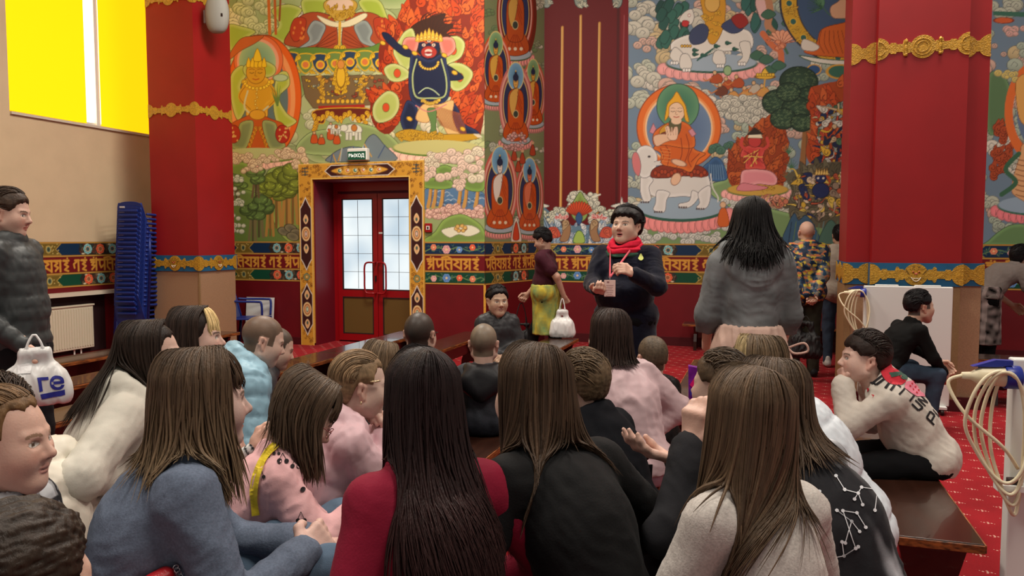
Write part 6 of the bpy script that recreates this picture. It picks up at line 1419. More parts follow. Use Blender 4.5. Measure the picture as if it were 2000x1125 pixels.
    def armparam(V):
        best = np.full(len(V), 1e9); par = np.zeros(len(V)); isarm = np.zeros(len(V), bool)
        sp = [(Pv, M_, 0, 0), (M_, Nk, np.linalg.norm(M_-Pv), 0)]
        for i in (0, 1): a, e, wr = arms[i]; sp += [(a+(e-a)*.25, e, 0, 1), (e, wr, np.linalg.norm(e-a)*.75, 1)]
        for a, b, o, ia in sp:
            ev = b-a; L = np.linalg.norm(ev); t = ((V-a)@ev)/(L*L); tc = np.clip(t, 0 if o or ia else -1, 1); d = np.linalg.norm(V-a-tc[:, None]*ev, axis=1)-(0 if ia else .07*s*w)
            m = d < best; best[m] = d[m]; par[m] = (o+t*L)[m]; isarm[m] = bool(ia)
        return par, isarm
    q = top.get('quilt', 0)
    if q:
        par, ia = armparam(V); ang = np.abs(np.sin(math.pi*par/q+top.get('qph', 0)))**.42
        V = V+Nn*(top.get('qa', .013)*(ang-.75)+fold(V*np.array([1,1,.5]), 90, .0035, seed=3))[:, None]
    fa = top.get('fold', .011); tz = NZ[(top.get('seed', 0)+3) % 6](V, 14)
    V = V+Nn*(fold(V*np.array([1, 1, .5]), top.get('fs', 15)*2.6, fa*.40, True, top.get('seed', 0))*(1+.5*tz)+fold(V@rot((1, .3, 0), .7)*np.array([1., 1, 2.6]), 46, fa*.15, True, 2)*(1-tz).clip(.2, 2)+fold(V, 120, fa*.05, True, 4))[:, None]
    col = np.array(top.get('col', (.2, .2, .2))); C = np.tile(col, (len(V), 1))
    info['armparam'] = armparam; info['z0'] = z0
    if 'paint' in top: C = top['paint'](V, C, info, Nn)
    kd = top.get('kind', 'cotton')
    gm = link(top.get('name', 'sweater'), npmesh('garment', V, F, True, np.clip(C, 0, 1)), clothmat('cloth_'+kd, (.5, .5, .5), kd), root)
    if 'label' in top: gm['label'] = top['label']
    info['tp'] = tp; info['topobj'] = gm
    # --- lower garment
    bt = bottom or dict(col=(.03, .035, .05), kind='denim', name='trousers'); gb = bt.get('g', .010)
    bp = [el(Pv+vec(0, 0, -.015), np.array([.158*w, .122*deep, .12])*s+gb, np.eye(3))]
    if bt.get('skirtlen') is not None and pose == 'stand':
        zl = z0-bt['skirtlen']; bp += [rc(Pv+vec(q*.05*s, 0, 0), vec(q*.08*s, 0, zl), .13*s+gb, .15*s*bt.get('flare', 1.1)+gb) for q in (-1, 1)]
    if bt.get('skirtlen') is not None and pose == 'sit':
        bp += [rc(hip[i], kn[i], .10*s+gb, .09*s+gb) for i in (0, 1)]+[rc((kn[0]+kn[1])/2, (kn[0]+kn[1])/2*vec(1, 1.0, .55), .13*s, .15*s)]
    if showlegs and not (bt.get('skirtlen') is not None and bt.get('only')):
        fl = bt.get('flare_leg', 1.0)
        for i in (0, 1): bp += [rc(hip[i], kn[i], .082*s+gb, .058*s+gb), rc(kn[i], ft[i]+vec(0, 0, .0), .056*s+gb, (.040*s+gb)*fl)]
    zt = z0+.10*s
    V, F = nets(bp, bt.get('vox', .013), .035, clip=lambda G: np.maximum(np.maximum(np.where(G[..., 1] < .2, G[..., 2]-zt, -1.), np.where((G[..., 1] < .16) & (G[..., 1] > -.15), seat+.004-G[..., 2], -1.) if pose == 'sit' else -1.), (.03 if bt.get('skirtlen') is None or pose == 'sit' else z0-bt['skirtlen'] if bt.get('only') else .03)-G[..., 2]))
    Nn = vnormals(V, F); V = V+Nn*(fold(V*np.array([1, .7, .5]), 44, bt.get('fold', .007)*.6, True, 4)+fold(V, 100, bt.get('fold', .007)*.25, True, 1))[:, None]
    C = np.tile(np.array(bt.get('col')), (len(V), 1))
    if 'paint' in bt: C = bt['paint'](V, C, info, Nn)
    bo = link(bt.get('name', 'trousers'), npmesh('trousers', V, F, True, np.clip(C, 0, 1)), clothmat('cloth_'+bt.get('kind', 'cotton'), (.5, .5, .5), bt.get('kind', 'cotton')), root)
    if bt.get('wrap'):
        wv = bt['wrap']; zl = z0-wv['len']; wg = wv.get('g', .022); wp = [el(Pv+vec(0, 0, .04*s), np.array([.158*w, .125*deep, .10])*s+wg), el(Pv+vec(0, 0, .10*s), np.array([.14*w, .115*deep, .10])*s+wg), rc(Pv, vec(0, .0, zl), .125*s+wg*.8, .11*s+wg*.6)]+[rc(Pv+vec(q*.05*s, 0, 0), vec(q*.07*s, 0, zl), .115*s+.022, .12*s+.02) for q in (-1, 1)]
        V, F = nets(wp, .011, .04, clip=lambda G: np.maximum(G[..., 2]-z0-.13*s, zl-G[..., 2])); Nn = vnormals(V, F); V = V+Nn*fold(V*np.array([1.6, 1.6, .35]), 45, .008, True, 1)[:, None]
        C = np.tile(np.array(wv['col']), (len(V), 1))
        if 'paint' in wv: C = wv['paint'](V, C, info, Nn)
        link(wv.get('name', 'wrap_skirt'), npmesh('wrap', V, F, True, np.clip(C, 0, 1)), clothmat('cloth_cotton', (.5, .5, .5), 'cotton'), root)
    # --- shoes
    if showlegs:
        for i in (0, 1):
            f = ft[i]; dv = vec(0, 1, 0)
            fz = vec(f[0], f[1], 0)
            V, F = nets([rc(fz+vec(0, -.035, .042)*s, fz+vec(0, .05, .040)*s, .038*s, .036*s), rc(fz+vec(0, .05, .036)*s, fz+vec(0, .145, .028)*s, .036*s, .026*s), rc(fz+vec(0, -.03, .06)*s, fz+vec(0, -.02, .11)*s, .034*s, .034*s)], .009, .02, clip=lambda G: .003-G[..., 2])
            link('shoe', npmesh('shoe', V, F, True, np.tile(np.array(shoe), (len(V), 1))), clothmat('cloth_leather', (.5, .5, .5), 'leather'), root)
    # --- hair
    def push(p, mg):
        pr = tp
        def dd(Q):
            d = np.full(len(Q), BIG)
            for t in pr: d = np.minimum(d, prim_d(t, Q))
            return d
        for _ in range(2):
            d0 = dd(p)-mg; m = d0 < 0
            if not m.any(): break
            Q = p[m]; e = .004; gx = np.stack([dd(Q+vec(e, 0, 0)), dd(Q+vec(0, e, 0)), dd(Q+vec(0, 0, e))], -1)-dd(Q)[:, None]; gx /= np.linalg.norm(gx, axis=1, keepdims=True)+1e-9
            p = p.copy(); p[m] = Q-gx*np.maximum(d0[m], -.03)[:, None]
        return p
    info['push'] = push
    if hair:
        hk = dict(hair); ty = hk.pop('type'); col = hk.pop('col'); nm = hk.pop('name', 'hair'); ps = []
        cap = hk.pop('cap', {})
        if ty in ('short', 'bob', 'long', 'gathered'):
            if ty == 'short': ck = {k: v for k, v in hk.items() if k != 'comb'}
            else: ck = dict(off=.006, tuft=.001, vox=.006, nape=-.075, side=-.07, line=.076, face=.035); ck.update(cap)
            V, F, C = hair_cap(None, 1, col, wide=wide, **ck); ps.append((V*hs@Rh.T+Hc, F, C*(.6 if ty != 'short' else 1)))
        if ty == 'short' and hk.get('off', .01) > .006 and hk.pop('comb', True):
            V, F, C = combed(hs, col, off=hk.get('off', .01), wide=wide, seed=len(PEOPLE)+3, slant=.25*(-1)**len(PEOPLE) if hk.get('tuft', .003) > .002 else 0, rough=.0026 if hk.get('tuft', .003) > .002 else .0012); ps.append((V*hs@Rh.T+Hc, F, C))
        if ty in ('long', 'gathered', 'bob'):
            lk = dict(n=330, length=.4, push=push if ty == 'long' else None); lk.update(hk)
            # sweep is given in the person's own frame
            V, F, C = locks(Hc, Rh, hs, col=col, **lk); ps.append((V, F, C))
        if ps:
            V, F, C = meshjoin(ps); ho = link(nm, npmesh('hair', V, F, True, np.clip(C, 0, 1)), hair_mat(), root)
    if extra: extra(info)
    PEOPLE.append(info)
    return info
def stripes_frame(info, V): return (V-info['M'])@info['Ru']

# ---------------------------------------------------------------- prints and accessories
from mathutils.bvhtree import BVHTree
def fan(pts): return [np.asarray(pts, float)]
def disc(cx, cy, r, n=10): return [(cx+r*math.cos(2*math.pi*k/n), cy+r*math.sin(2*math.pi*k/n)) for k in range(n)]
def strip2(pts, wd):
    P = np.asarray(pts, float); out = []
    for a, b in zip(P, P[1:]):
        e = b-a; n = np.array([-e[1], e[0]])/(np.linalg.norm(e)+1e-9)*wd/2; out.append([a+n, b+n, b-n, a-n])
    return out
def decal(info, polys, O, A, B, m, name, label=None, target=None, lift=.0035, sub=.02, mesh2=None):
    """prints flat outlines onto the garment by dropping them along the inward normal"""
    root = info['root']; tg = target or info['topobj']; me = tg.data
    bvh = BVHTree.FromPolygons([v.co for v in me.vertices], [p.vertices for p in me.polygons])
    O, A, B = [Vector([float(v) for v in q]) for q in (O, A, B)]; A.normalize(); B = (B-A*B.dot(A)).normalized(); N = A.cross(B)
    bm = bmesh.new()
    if mesh2 is not None: bm.from_mesh(mesh2)
    else:
        for p in polys:
            vs = [bm.verts.new((float(x), float(y), 0)) for x, y in p]
            try: bm.faces.new(vs)
            except ValueError: pass
    bmesh.ops.triangulate(bm, faces=bm.faces[:])
    for _ in range(3):
        es = [e for e in bm.edges if e.calc_length() > sub]
        if not es: break
        bmesh.ops.subdivide_edges(bm, edges=es, cuts=1)
        bmesh.ops.triangulate(bm, faces=[f for f in bm.faces if len(f.verts) > 3])
    dead = []
    for v in bm.verts:
        st = O+A*v.co.x+B*v.co.y+N*.45; h = bvh.ray_cast(st, -N, .9)
        if h[0] is None: dead.append(v)
        else: v.co = h[0]+N*lift*.4+h[1]*lift*.6
    bmesh.ops.delete(bm, geom=dead, context='VERTS')
    if not len(bm.faces): bm.free(); return None
    o = link(name, bmmesh(bm, name), m, root)
    if label: o['label'] = label
    return o
def glasses(info, m=None, r=.021, label='glasses'):
    R, H, hs = info['Rh'], info['Hc'], info['hs']; m = m or mat('black_spectacle_frame', S(20, 20, 22), rough=.3)
    b = MB(); Q = lambda x, y, z: H+R@(vec(x, y, z)*hs)
    for q in (-1, 1):
        b.tube([Q(q*.032+r*math.cos(a), .099-.006*abs(math.cos(a)), .002+r*.85*math.sin(a)) for a in np.linspace(0, 2*math.pi, 21)[:-1]], .0013, 6, closed=True)
        b.tube([Q(q*.053, .094, .008), Q(q*.074, .070, .012), Q(q*.080, .0, .014), Q(q*.080, -.02, .0)], .0016, 6)
    b.tube([Q(-.011, .100, .004), Q(0, .104, .007), Q(.011, .100, .004)], .0013, 6); b.build('glasses', m, info['root'], True)
def band_around(info, pts, wd, th, m, name, label=None):
    b = MB(); P = cr(pts, 6, False); T = np.gradient(P, axis=0)
    c = np.mean(P, 0)
    vs = []
    for p, t in zip(P, T):
        t = unit(t); n = unit(info.get('outdir', p-np.array([info['M'][0], info['M'][1], p[2]]))); s = unit(np.cross(t, n)); vs.append([b.bm.verts.new(Vector(q.tolist())) for q in (p+s*wd/2, p-s*wd/2, p-s*wd/2+n*th, p+s*wd/2+n*th)])
    for A, B in zip(vs, vs[1:]):
        for k in range(4): b.bm.faces.new((A[k], A[(k+1) % 4], B[(k+1) % 4], B[k]))
    o = b.build(name, m, info['root'], True)
    if label: o['label'] = label
    return o
def L2W(info, p): return rot((0, 0, 1), info['rz'])@np.asarray(p, float)+info['loc']
def W2L(info, p): return rot((0, 0, 1), info['rz']).T@(np.asarray(p, float)-info['loc'])
# ================================================================ the visitors, the guide and the passers-by
BR = (.085, .052, .03); DK = (.016, .010, .008); LB = (.20, .13, .07); BK = (.006, .005, .006); DB = (.034, .020, .013); MB_ = (.060, .036, .020)
JEANS = dict(col=(.085, .13, .19), kind='denim', name='jeans'); BLACKP = dict(col=(.005, .005, .006), kind='cotton', name='trousers')
def P_buzz(c): return dict(scalp=c)
GX = 'girls and boys seated on the benches'
# ---- left edge
boy = person('young man in a dark grey quilted jacket standing at the left edge', 16, 372, 3.9, 84, 'stand', lean=-2, hs=.98, skin=PALE, hp=8,
    top=dict(name='quilted_jacket', kind='nylon', col=(.040, .045, .046), g=.026, sg=.6, quilt=.062, qa=.005, low=-.13, belly=.0, collar=.9, fold=.005), bottom=dict(col=(.012, .012, .014), name='trousers', kind='cotton'),
    hands=((-.16, .0, -.12), ('w', 46, 676, 3.72)), handk=(dict(show=False), dict(curl=1.2, palm=(-1, 0, 0), dir=(0, .25, -1))), hair=dict(type='short', col=(.045, .026, .016), off=.013, tuft=.004, side=-.012), hint=((-.5, -.8, -.4), (.5, -.8, -.4)))
def plaid(V, C, info, N):
    L = (V-info['M'])@info['Ru']; a = (np.sin(L[:, 0]*75) > .75) | (np.sin(L[:, 2]*75) > .75); C = C.copy(); C[a] = (.03, .03, .035); b = (np.sin(L[:, 0]*37+1) > .55); C[b] *= .55; return C
def gridw(V, C, info, N):
    L = (V-info['M'])@info['Ru']; a = (np.abs(((L[:, 0]/.035) % 1)-.5) > .42) | (np.abs(((L[:, 2]/.035) % 1)-.5) > .42); C = C.copy(); C[a] = (.05, .05, .055); return C
person('person in a cream quilted puffer coat seen from behind at the left edge', -14, 738, 2.2, -62, lean=24, hs=.95, facevox=.006, w=1.12, top=dict(name='puffer_coat', kind='nylon', col=(.66, .62, .52), g=.048, quilt=.115, qa=.017, hood=.9, low=-.1, fold=.004), bottom=BLACKP,
    hair=dict(type='short', col=DB, off=.014, side=-.05, nape=-.07), handk=(dict(show=False), dict(show=False)))
person('red-haired girl in a grey checked shirt, in profile at the lower left edge', 6, 764, 1.72, 88, lean=6, hs=.98, facevox=.0028, skin=(.66, .42, .33), top=dict(name='checked_shirt', kind='cotton', col=(.42, .43, .45), g=.014, paint=plaid, vox=.007), bottom=BLACKP,
    hair=dict(type='short', col=(.15, .082, .035), off=.008, side=.0, nape=-.07, tuft=.0008, face=.022, line=.088, temple=.062), face=dict(lips=(.55, .26, .22)), brow=(.22, .13, .07), handk=(dict(show=False), dict(show=False)))
person('boy with tousled dark brown hair, only his head above the bottom left corner', 30, 1004, .97, 25, lean=8, hs=.93, child=True, facevox=.005, top=dict(name='grid_shirt', kind='cotton', col=(.66, .66, .66), g=.012, paint=gridw, vox=.006), bottom=BLACKP,
    hair=dict(type='short', col=(.026, .016, .010), off=.018, tuft=.012, tf=260, comb=False, vox=.0032, nape=-.06), handk=(dict(show=False), dict(show=False)))
def floral(V, C, info, N):
    a = (NZ[2](V, 160) > .42) | (np.abs(NZ[3](V, 60)) < .035); C = C.copy(); C[a] = (.45, .46, .50); return C
hoodg = person('girl with long straight dark hair in a cream hoodie on the left bench', 293, 631, 2.65, 70, lean=26, hs=.98, facevox=.0032, w=1.1, skin=(.62, .42, .34), top=dict(name='hoodie', kind='cotton', col=(.60, .575, .50), g=.026, hood=1.0, low=-.10, fold=.013, fs=12, seed=1),
    bottom=dict(name='floral_skirt', col=(.012, .015, .035), kind='cotton', skirtlen=.4, paint=floral, vox=.009), knees=((-.13, .42, .12), (.13, .44, .19)), hands=((-.02, .30, .18), ('w', 212, 935, 2.45)), handk=(dict(show=False), dict(curl=.5, palm=(0, .2, -1))),
    hair=dict(type='long', col=(.026, .016, .011), n=1302, wd=.0078, length=.40, spread=.7, sweep=(.1, .12, 0), face=1.05), face=dict(lips=(.5, .2, .18)))
person('girl with dark hair and a bleached blond fringe, in profile before the left column', 382, 603, 3.15, 78, lean=6, hs=1.0, facevox=.0034, skin=(.66, .44, .36), top=dict(name='jumper', kind='knit', col=(.02, .02, .024)), bottom=BLACKP,
    hair=dict(type='long', col=(.030, .018, .013), n=966, wd=.0085, length=.30, face=1.25, fringe=170, fringecol=(.78, .58, .27), fringelen=1.25), face=dict(lips=(.42, .12, .12)), brow=(.03, .018, .014), handk=(dict(show=False), dict(show=False)))
person('crop-haired boy in a light blue hooded puffer jacket looking down', 512, 618, 3.45, 66, lean=30, hp=18, hs=.95, child=True, facevox=.0034, w=1.2, skin=(.66, .45, .36), face=dict(scalp=(.17, .11, .075), closed=False), brow=(.2, .13, .08),
    top=dict(name='puffer_jacket', kind='nylon', col=(.26, .45, .56), g=.060, quilt=.085, qa=.011, hood=1.3, low=-.1, fold=.004), bottom=BLACKP, hands=((-.02, .30, .2), (.05, .30, .2)), handk=(dict(show=False), dict(show=False)))
person('child in a dark grey jacket, mostly hidden behind the boy in light blue', 538, 640, 3.95, 70, lean=30, hp=20, hs=.9, child=True, facevox=.006, face=dict(scalp=(.1, .07, .05)), top=dict(name='jacket', kind='nylon', col=(.06, .06, .065), g=.035), bottom=BLACKP, handk=(dict(show=False), dict(show=False)))
# ---- the girl in the grey jumper and her neighbours
def jeanseat(i): pass
greyg = person('girl in a grey-blue jumper and jeans with long ash-brown hair, hands between her knees', 396, 692, 1.86, 58, lean=23, hs=1.0, facevox=.0032, w=.90, skin=(.60, .42, .36), top=dict(name='jumper', kind='heather', col=(.125, .155, .215), g=.020, low=-.09, fold=.014, fs=13, cuff=1, seed=2, vox=.008),
    bottom=dict(JEANS, g=.016), hands=(('w', 600, 1058, 2.02), ('w', 590, 1082, 1.86)), handk=(dict(curl=.8, palm=(.5, .2, -.8)), dict(curl=.8, palm=(-.9, .3, -.3))), hint=((-.7, -.2, -.8), (.7, -.4, -.9)), knees=((-.16, .42, .20), (.12, .46, .22)),
    hair=dict(type='long', col=(.075, .046, .027), tipcol=(.20, .135, .075), n=1890, wd=.0068, length=.25, spread=2.0, sweep=(.16, .1, 0), face=.95, vol=1.06, wave=.005, lenvar=.25, fringe=60))
def stripe(V, C, info, N):
    p, ia = info['armparam'](V); C = C.copy(); C[((p/.022) % 1) < .36] = (.02, .02, .022); return C
person('child in a white and black striped top and dark vest behind the girl in grey', 424, 800, 2.62, 72, lean=30, hp=10, hs=.88, child=True, facevox=.005, top=dict(name='striped_top', kind='jersey', col=(.66, .66, .64), g=.016, paint=stripe, vox=.006), bottom=BLACKP, hands=((0, .3, .2), ('w', 505, 868, 2.45)),
    hair=dict(type='short', col=BR, off=.012), handk=(dict(show=False), dict(curl=.7)))
def pinkfront(V, C, info, N):
    L = (V-info['M'])@info['Ru']; C = C.copy(); m = (L[:, 1] > .03) & (np.abs(L[:, 0]) < .045+.1*np.clip(-L[:, 2]+.15, 0, .3)) ; C[m] = (.62, .02, .17); return C
cherry = person('girl with glasses in a pink denim jacket printed with cherries, head bowed', 588, 735, 2.32, 70, lean=24, hp=36, hs=1.0, facevox=.003, w=1.12, skin=(.62, .42, .34), top=dict(name='denim_jacket', kind='cotton', col=(.72, .42, .43), g=.022, paint=pinkfront, sbig=1.15, se=.7, sleeve=.62, cuff=1, fold=.013, low=-.1, seed=3, vox=.008),
    bottom=dict(JEANS, col=(.11, .165, .235), g=.02), knees=((-.13, .42, .20), (.15, .44, .24)), hands=((-.02, .42, .16), ('w', 722, 985, 2.25)), bare=1, handk=(dict(curl=.6, palm=(.8, .2, -.3)), dict(curl=.6, palm=(-.8, .3, -.3))), hint=((-.7, -.2, -.8), (.6, -.5, -.9)),
    hair=dict(type='long', col=(.085, .055, .034), n=1470, wd=.007, length=.20, face=1.0, spread=1.6, fringe=140, vol=1.04, lenvar=.3), brow=(.07, .045, .03))
glasses(cherry, mat('pink_spectacle_frame', S(170, 110, 110), rough=.25, metal=.6))
if True:
    mck = mat('cherry_print', S(24, 16, 20), rough=.8); i = cherry; Rr = rot((0, 0, 1), 0)
    for (qx, qy, qr) in [(552, 895, .9), (598, 950, 1), (540, 880, .6), (510, 925, .7), (626, 970, .8), (576, 905, .8), (672, 970, .7), (655, 905, .6), (520, 885, .6), (588, 1010, .8)]:
        o = W2L(i, W(qx, qy, 2.25)); vd = unit(W2L(i, CAMP)-o); A = unit(np.cross(vec(0, 0, 1), vd)); B = np.cross(vd, A); s_ = .0075*qr
        decal(i, [disc(-.010*qr, -.008, s_), disc(.011*qr, -.010, s_)]+strip2([(-.010*qr, -.003), (0, .014), (.010*qr, -.005)], .0016), o, A, B, mck, 'cherry_print')
    # yellow shoulder strap
    o = W2L(i, W(520, 930, 2.2)); vd = unit(W2L(i, CAMP)-o); A = unit(np.cross(vec(0, 0, 1), vd)); B = np.cross(vd, A)
    k_ = 2.25/1500; sp_ = cr([((x-520)*k_, (930-y)*k_) for x, y in ((545, 868), (526, 884), (511, 908), (502, 936), (498, 970), (500, 1000))], 5, False)
    decal(i, strip2(sp_, .021), o, A, B, mat('yellow_strap', S(222, 196, 40), rough=.6), 'bag_strap', 'yellow shoulder strap', lift=.007)
pinkp = person('girl in a pale pink puffer jacket, chin on her hands, gold hair clip', 702, 692, 2.72, 66, lean=27, hp=6, hs=.98, child=True, facevox=.0032, skin=(.66, .46, .38), top=dict(name='puffer_jacket', kind='nylon', col=(.70, .47, .51), g=.034, quilt=.10, qa=.007, hood=1.15, low=-.12, fold=.004, vox=.009),
    bottom=dict(JEANS, col=(.3, .38, .45)), hair=dict(type='short', col=(.24, .155, .085), off=.010, side=.005, nape=-.075, tuft=.0012, face=.028, line=.084, temple=.056), hands=((-.05, .3, .4), (.05, .3, .4)), handk=(dict(abs=(-.03, .10, -.17), curl=1.0, palm=(.3, -1, .2)), dict(abs=(.03, .10, -.17), curl=1.0, palm=(-.3, -1, .2))), hint=((-.4, .2, -1), (.4, .2, -1)))
i = pinkp; Q = lambda x, y, z: i['Hc']+i['Rh']@(vec(x, y, z)*i['hs'])
MB().tube([Q(.080, .052, .040), Q(.083, .035, .037), Q(.083, .015, .036)], [.003, .004, .002], 6).build('hair_clip', mat('gold_clip', S(214, 190, 150), metal=.6, rough=.3), i['root'], True)
MB().tube([Q(.082, -.01, -.036), Q(.083, -.012, -.048)], .0028, 6).build('earring', mat('gold_clip'), i['root'], True)
person('small girl with loose fair-brown hair beside the girl in pale pink', 744, 671, 3.45, 55, lean=28, hp=14, hs=.93, child=True, facevox=.0045, top=dict(name='jumper', kind='cotton', col=(.04, .04, .045), g=.02), bottom=BLACKP, hair=dict(type='gathered', col=(.15, .10, .058), n=546, length=.12, face=.9, wd=.0078, spread=2.4, lenvar=.4, wave=.008), handk=(dict(show=False), dict(show=False)))
# ---- centre rows
g1 = person('boy with close-cropped dark hair and glasses in a black hoodie, at centre left', 820, 610, 4.0, 16, lean=8, hs=1.0, child=True, facevox=.0045, skin=(.55, .36, .28), face=dict(scalp=(.050, .036, .028)), top=dict(name='hoodie', kind='cotton', col=(.006, .006, .007), g=.026, low=-.1), bottom=BLACKP, handk=(dict(show=False), dict(show=False)))
glasses(g1)
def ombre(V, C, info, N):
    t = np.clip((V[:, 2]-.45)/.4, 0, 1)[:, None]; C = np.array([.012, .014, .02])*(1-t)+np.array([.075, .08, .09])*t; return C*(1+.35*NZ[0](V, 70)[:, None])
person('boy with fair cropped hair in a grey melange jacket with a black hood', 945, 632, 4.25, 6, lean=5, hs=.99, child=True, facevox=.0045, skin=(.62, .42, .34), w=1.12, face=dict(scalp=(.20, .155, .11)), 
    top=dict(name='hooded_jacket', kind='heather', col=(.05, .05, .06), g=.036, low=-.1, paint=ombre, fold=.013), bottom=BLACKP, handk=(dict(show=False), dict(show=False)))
i = PEOPLE[-1]; s_ = i['s']
hp_ = [rc(i['Nk']+vec(.075*math.cos(a)*1.2, .06*math.sin(a)-.02, .0-.02*max(0, math.sin(a)))*1., i['Nk']+vec(.075*math.cos(a+.5)*1.2, .06*math.sin(a+.5)-.02, 0-.02*max(0, math.sin(a+.5))), .028, .028) for a in np.arange(2.3, 7.2, .5)]+[el(i['Nk']+i['Ru']@vec(0, -.095, -.07), (.125, .05, .085), i['Ru']), el(i['Nk']+i['Ru']@vec(0, -.11, -.12), (.06, .04, .06), i['Ru'])]
V, F = nets(hp_, .009, .03); V = V+vnormals(V, F)*fold(V, 22, .007)[:, None]
link('hood', npmesh('hood', V, F, True, np.tile(np.array((.006, .006, .008)), (len(V), 1))), clothmat('cloth_nylon', (.5, .5, .5), 'nylon'), i['root'])
def leaf(V, C, info, N):
    a = NZ[4](V, 120) > .1; C = C.copy(); C[a] = (.5, .5, .48); return C
old = person('old woman in a dark grey hooded coat and patterned skirt seated facing the hall', 972, 560, 6.25, 166, lean=6, hs=1.0, hy=-4, facevox=.0036, skin=(.52, .36, .25), wide=1.04, top=dict(name='hooded_coat', kind='nylon', col=(.032, .033, .036), g=.036, hood=1.0, low=-.1, quilt=.16, qa=.006), face=dict(aged=1, lips=(.36, .18, .15)), brow=(.10, .08, .07),
    bottom=dict(name='patterned_skirt', col=(.02, .02, .022), kind='cotton', skirtlen=.4, paint=leaf), hands=((-.05, .22, .2), (.04, .23, .2)), hair=dict(type='short', col=BK, off=.014, side=-.02, nape=-.03, line=.074))
# ---- walking woman
def batik(V, C, info, N):
    t = np.clip(NZ[1](V*np.array([1, 1, .5]), 60)+.3*NZ[2](V, 150), -1, 1)[:, None]; C = np.array([.50, .40, .05])*(.5-.5*t)+np.array([.16, .26, .10])*(.5+.5*t); m = (np.abs(V[:, 0]) < .045) & (V[:, 1] > 0); C = np.array(C); C[m] = C[m]*.5+np.array([.12, .2, .14])*.5; return C
walk = person('woman in a maroon T-shirt and yellow-green wrap walking left with bags in both hands', 1060, 448, 8.5, -72, 'stand', lean=4, hp=22, hs=1.0, facevox=.0042, w=1.25, bare=1, skin=(.46, .29, .21), top=dict(name='t_shirt', kind='jersey', col=(.050, .010, .018), g=.014, sleeve=0, low=-.02, belly=.02, collar=.4),
    bottom=dict(BLACKP, wrap=dict(len=.42, g=.05, col=(.4, .38, .08), paint=batik)), hands=(('w', 1101, 578, 8.35), ('w', 1028, 580, 8.75)), handk=(dict(curl=1.3, palm=(1, 0, -.1)), dict(curl=1.3, palm=(-1, 0, -.1))), feet=((-.09, -.28, 0), (.09, .26, 0)), hint=((-.4, -.9, -.1), (.4, -.9, -.1)),
    hair=dict(type='short', col=BK, off=.018, side=-.03, nape=-.045, line=.062, tuft=.003), face=dict(closed=True))
# ---- the guide
guide = person('guide in a dark velvet dress with red scarf and badge, talking with raised hands', 1223, 408, 5.7, -150, 'stand', lean=2, hp=-9, hs=1.12, facevox=.0032, w=1.38, deep=1.35, skin=(.60, .40, .30), wide=1.12, hy=4,
    top=dict(name='velvet_dress', kind='velvet', col=(.003, .004, .013), g=.022, long=.80, flare=1.28, belly=.05, sleeve=.9, fold=.012, fs=11, collar=.5, sbig=1.15), hands=(('w', 1236, 534, 5.30), ('w', 1166, 566, 5.38)),
    handk=(dict(curl=.75, palm=(.8, -.3, -.4), dir=(-.1, .4, .25) if False else None, s=1.0), dict(curl=.9, palm=(-.3, -.1, 1.0))), hint=((-.8, -.3, -1.1), (.8, -.3, -1.0)), face=dict(lip_open=.011, lips=(.42, .10, .10), jaw=1.12), brow=(.05, .03, .025), bottom=dict(BLACKP),
    hair=dict(type='short', col=(.010, .008, .008), off=.028, side=-.035, nape=-.05, line=.060, tuft=.004, face=.04))
i = guide; NkG = i['Nk']; s_ = i['s']
def scarf(info, col, dz, r, R0, nm, seed, tail=False):
    P = []; n = 22
    for k in range(n): a = 2*math.pi*k/n; P.append(info['Nk']+vec(R0*math.cos(a)*1.12, R0*math.sin(a)+.012, dz-.035*math.sin(a)+.006*math.sin(3*a+seed))*info['s'])
    pr = [rc(P[k], P[(k+1) % n], r, r) for k in range(n)]
    V, F = nets(pr, .006, .012); N = vnormals(V, F); V = V+N*(fold(V*np.array([.5, .5, 3.0]), 30, .006, True, seed))[:, None]
    return link(nm, npmesh(nm, V, F, True, np.tile(np.array(col), (len(V), 1))), clothmat('cloth_cotton', (.5, .5, .5), 'cotton'), info['root'])
o = scarf(i, (.62, .016, .045), .030, .024, .080, 'scarf', 1); o['label'] = 'bright red scarf'
o = scarf(i, (.66, .02, .05), .0, .022, .094, 'scarf', 2); o['label'] = 'bright red scarf fold'
o = scarf(i, (.035, .085, .055), -.030, .017, .106, 'scarf', 3); o['label'] = 'dark green scarf border'
frontv = unit(vec(0, 1, 0))
ml = mat('pink_lanyard', S(196, 70, 84), rough=.6)
bpt = W2L(i, W(1191, 563, 5.28)); 
def toSurf(info, p): return info['push'](np.array([p]), .006)[0]
for q in (-1, 1):
    a = NkG+vec(q*.075, .10, -.02)*s_; mid = (a+bpt)/2; pts = [toSurf(i, a+(bpt+vec(0, 0, .075)-a)*t) for t in (0, .25, .5, .75, 1)]
    band_around(i, pts, .014, .002, ml, 'lanyard')
vd = unit(W2L(i, vec(0, 0, EYE))-bpt); A = unit(np.cross(vec(0, 0, 1), vd)); RB = np.stack([A, -vd, np.cross(A, -vd)*1.0], 1)
bo = MB().box((0, 0, 0), (.078, .004, .115), None, .003).build('badge', mat('badge_card', S(226, 196, 186), rough=.3), i['root']); 
zax = np.cross(A, vd)*-1
Mx = Matrix([[A[0], -vd[0], 0], [A[1], -vd[1], 0], [A[2], -vd[2], 1]]); bo.matrix_local = Matrix.Translation(Vector(bpt.tolist())) @ Matrix.Rotation(math.atan2(A[1], A[0]), 4, 'Z')
b = MB()
for k in range(7): b.box((0, -.0025 if True else 0, .02-.012*k), (.05-.008*(k % 3), .001, .003))
b.box((-.012, -.0025, .042), (.016, .001, .012)); bb = b.build('badge_print', mat('badge_ink', S(150, 110, 110), rough=.6), bo); bb.location = (0, 0, 0)
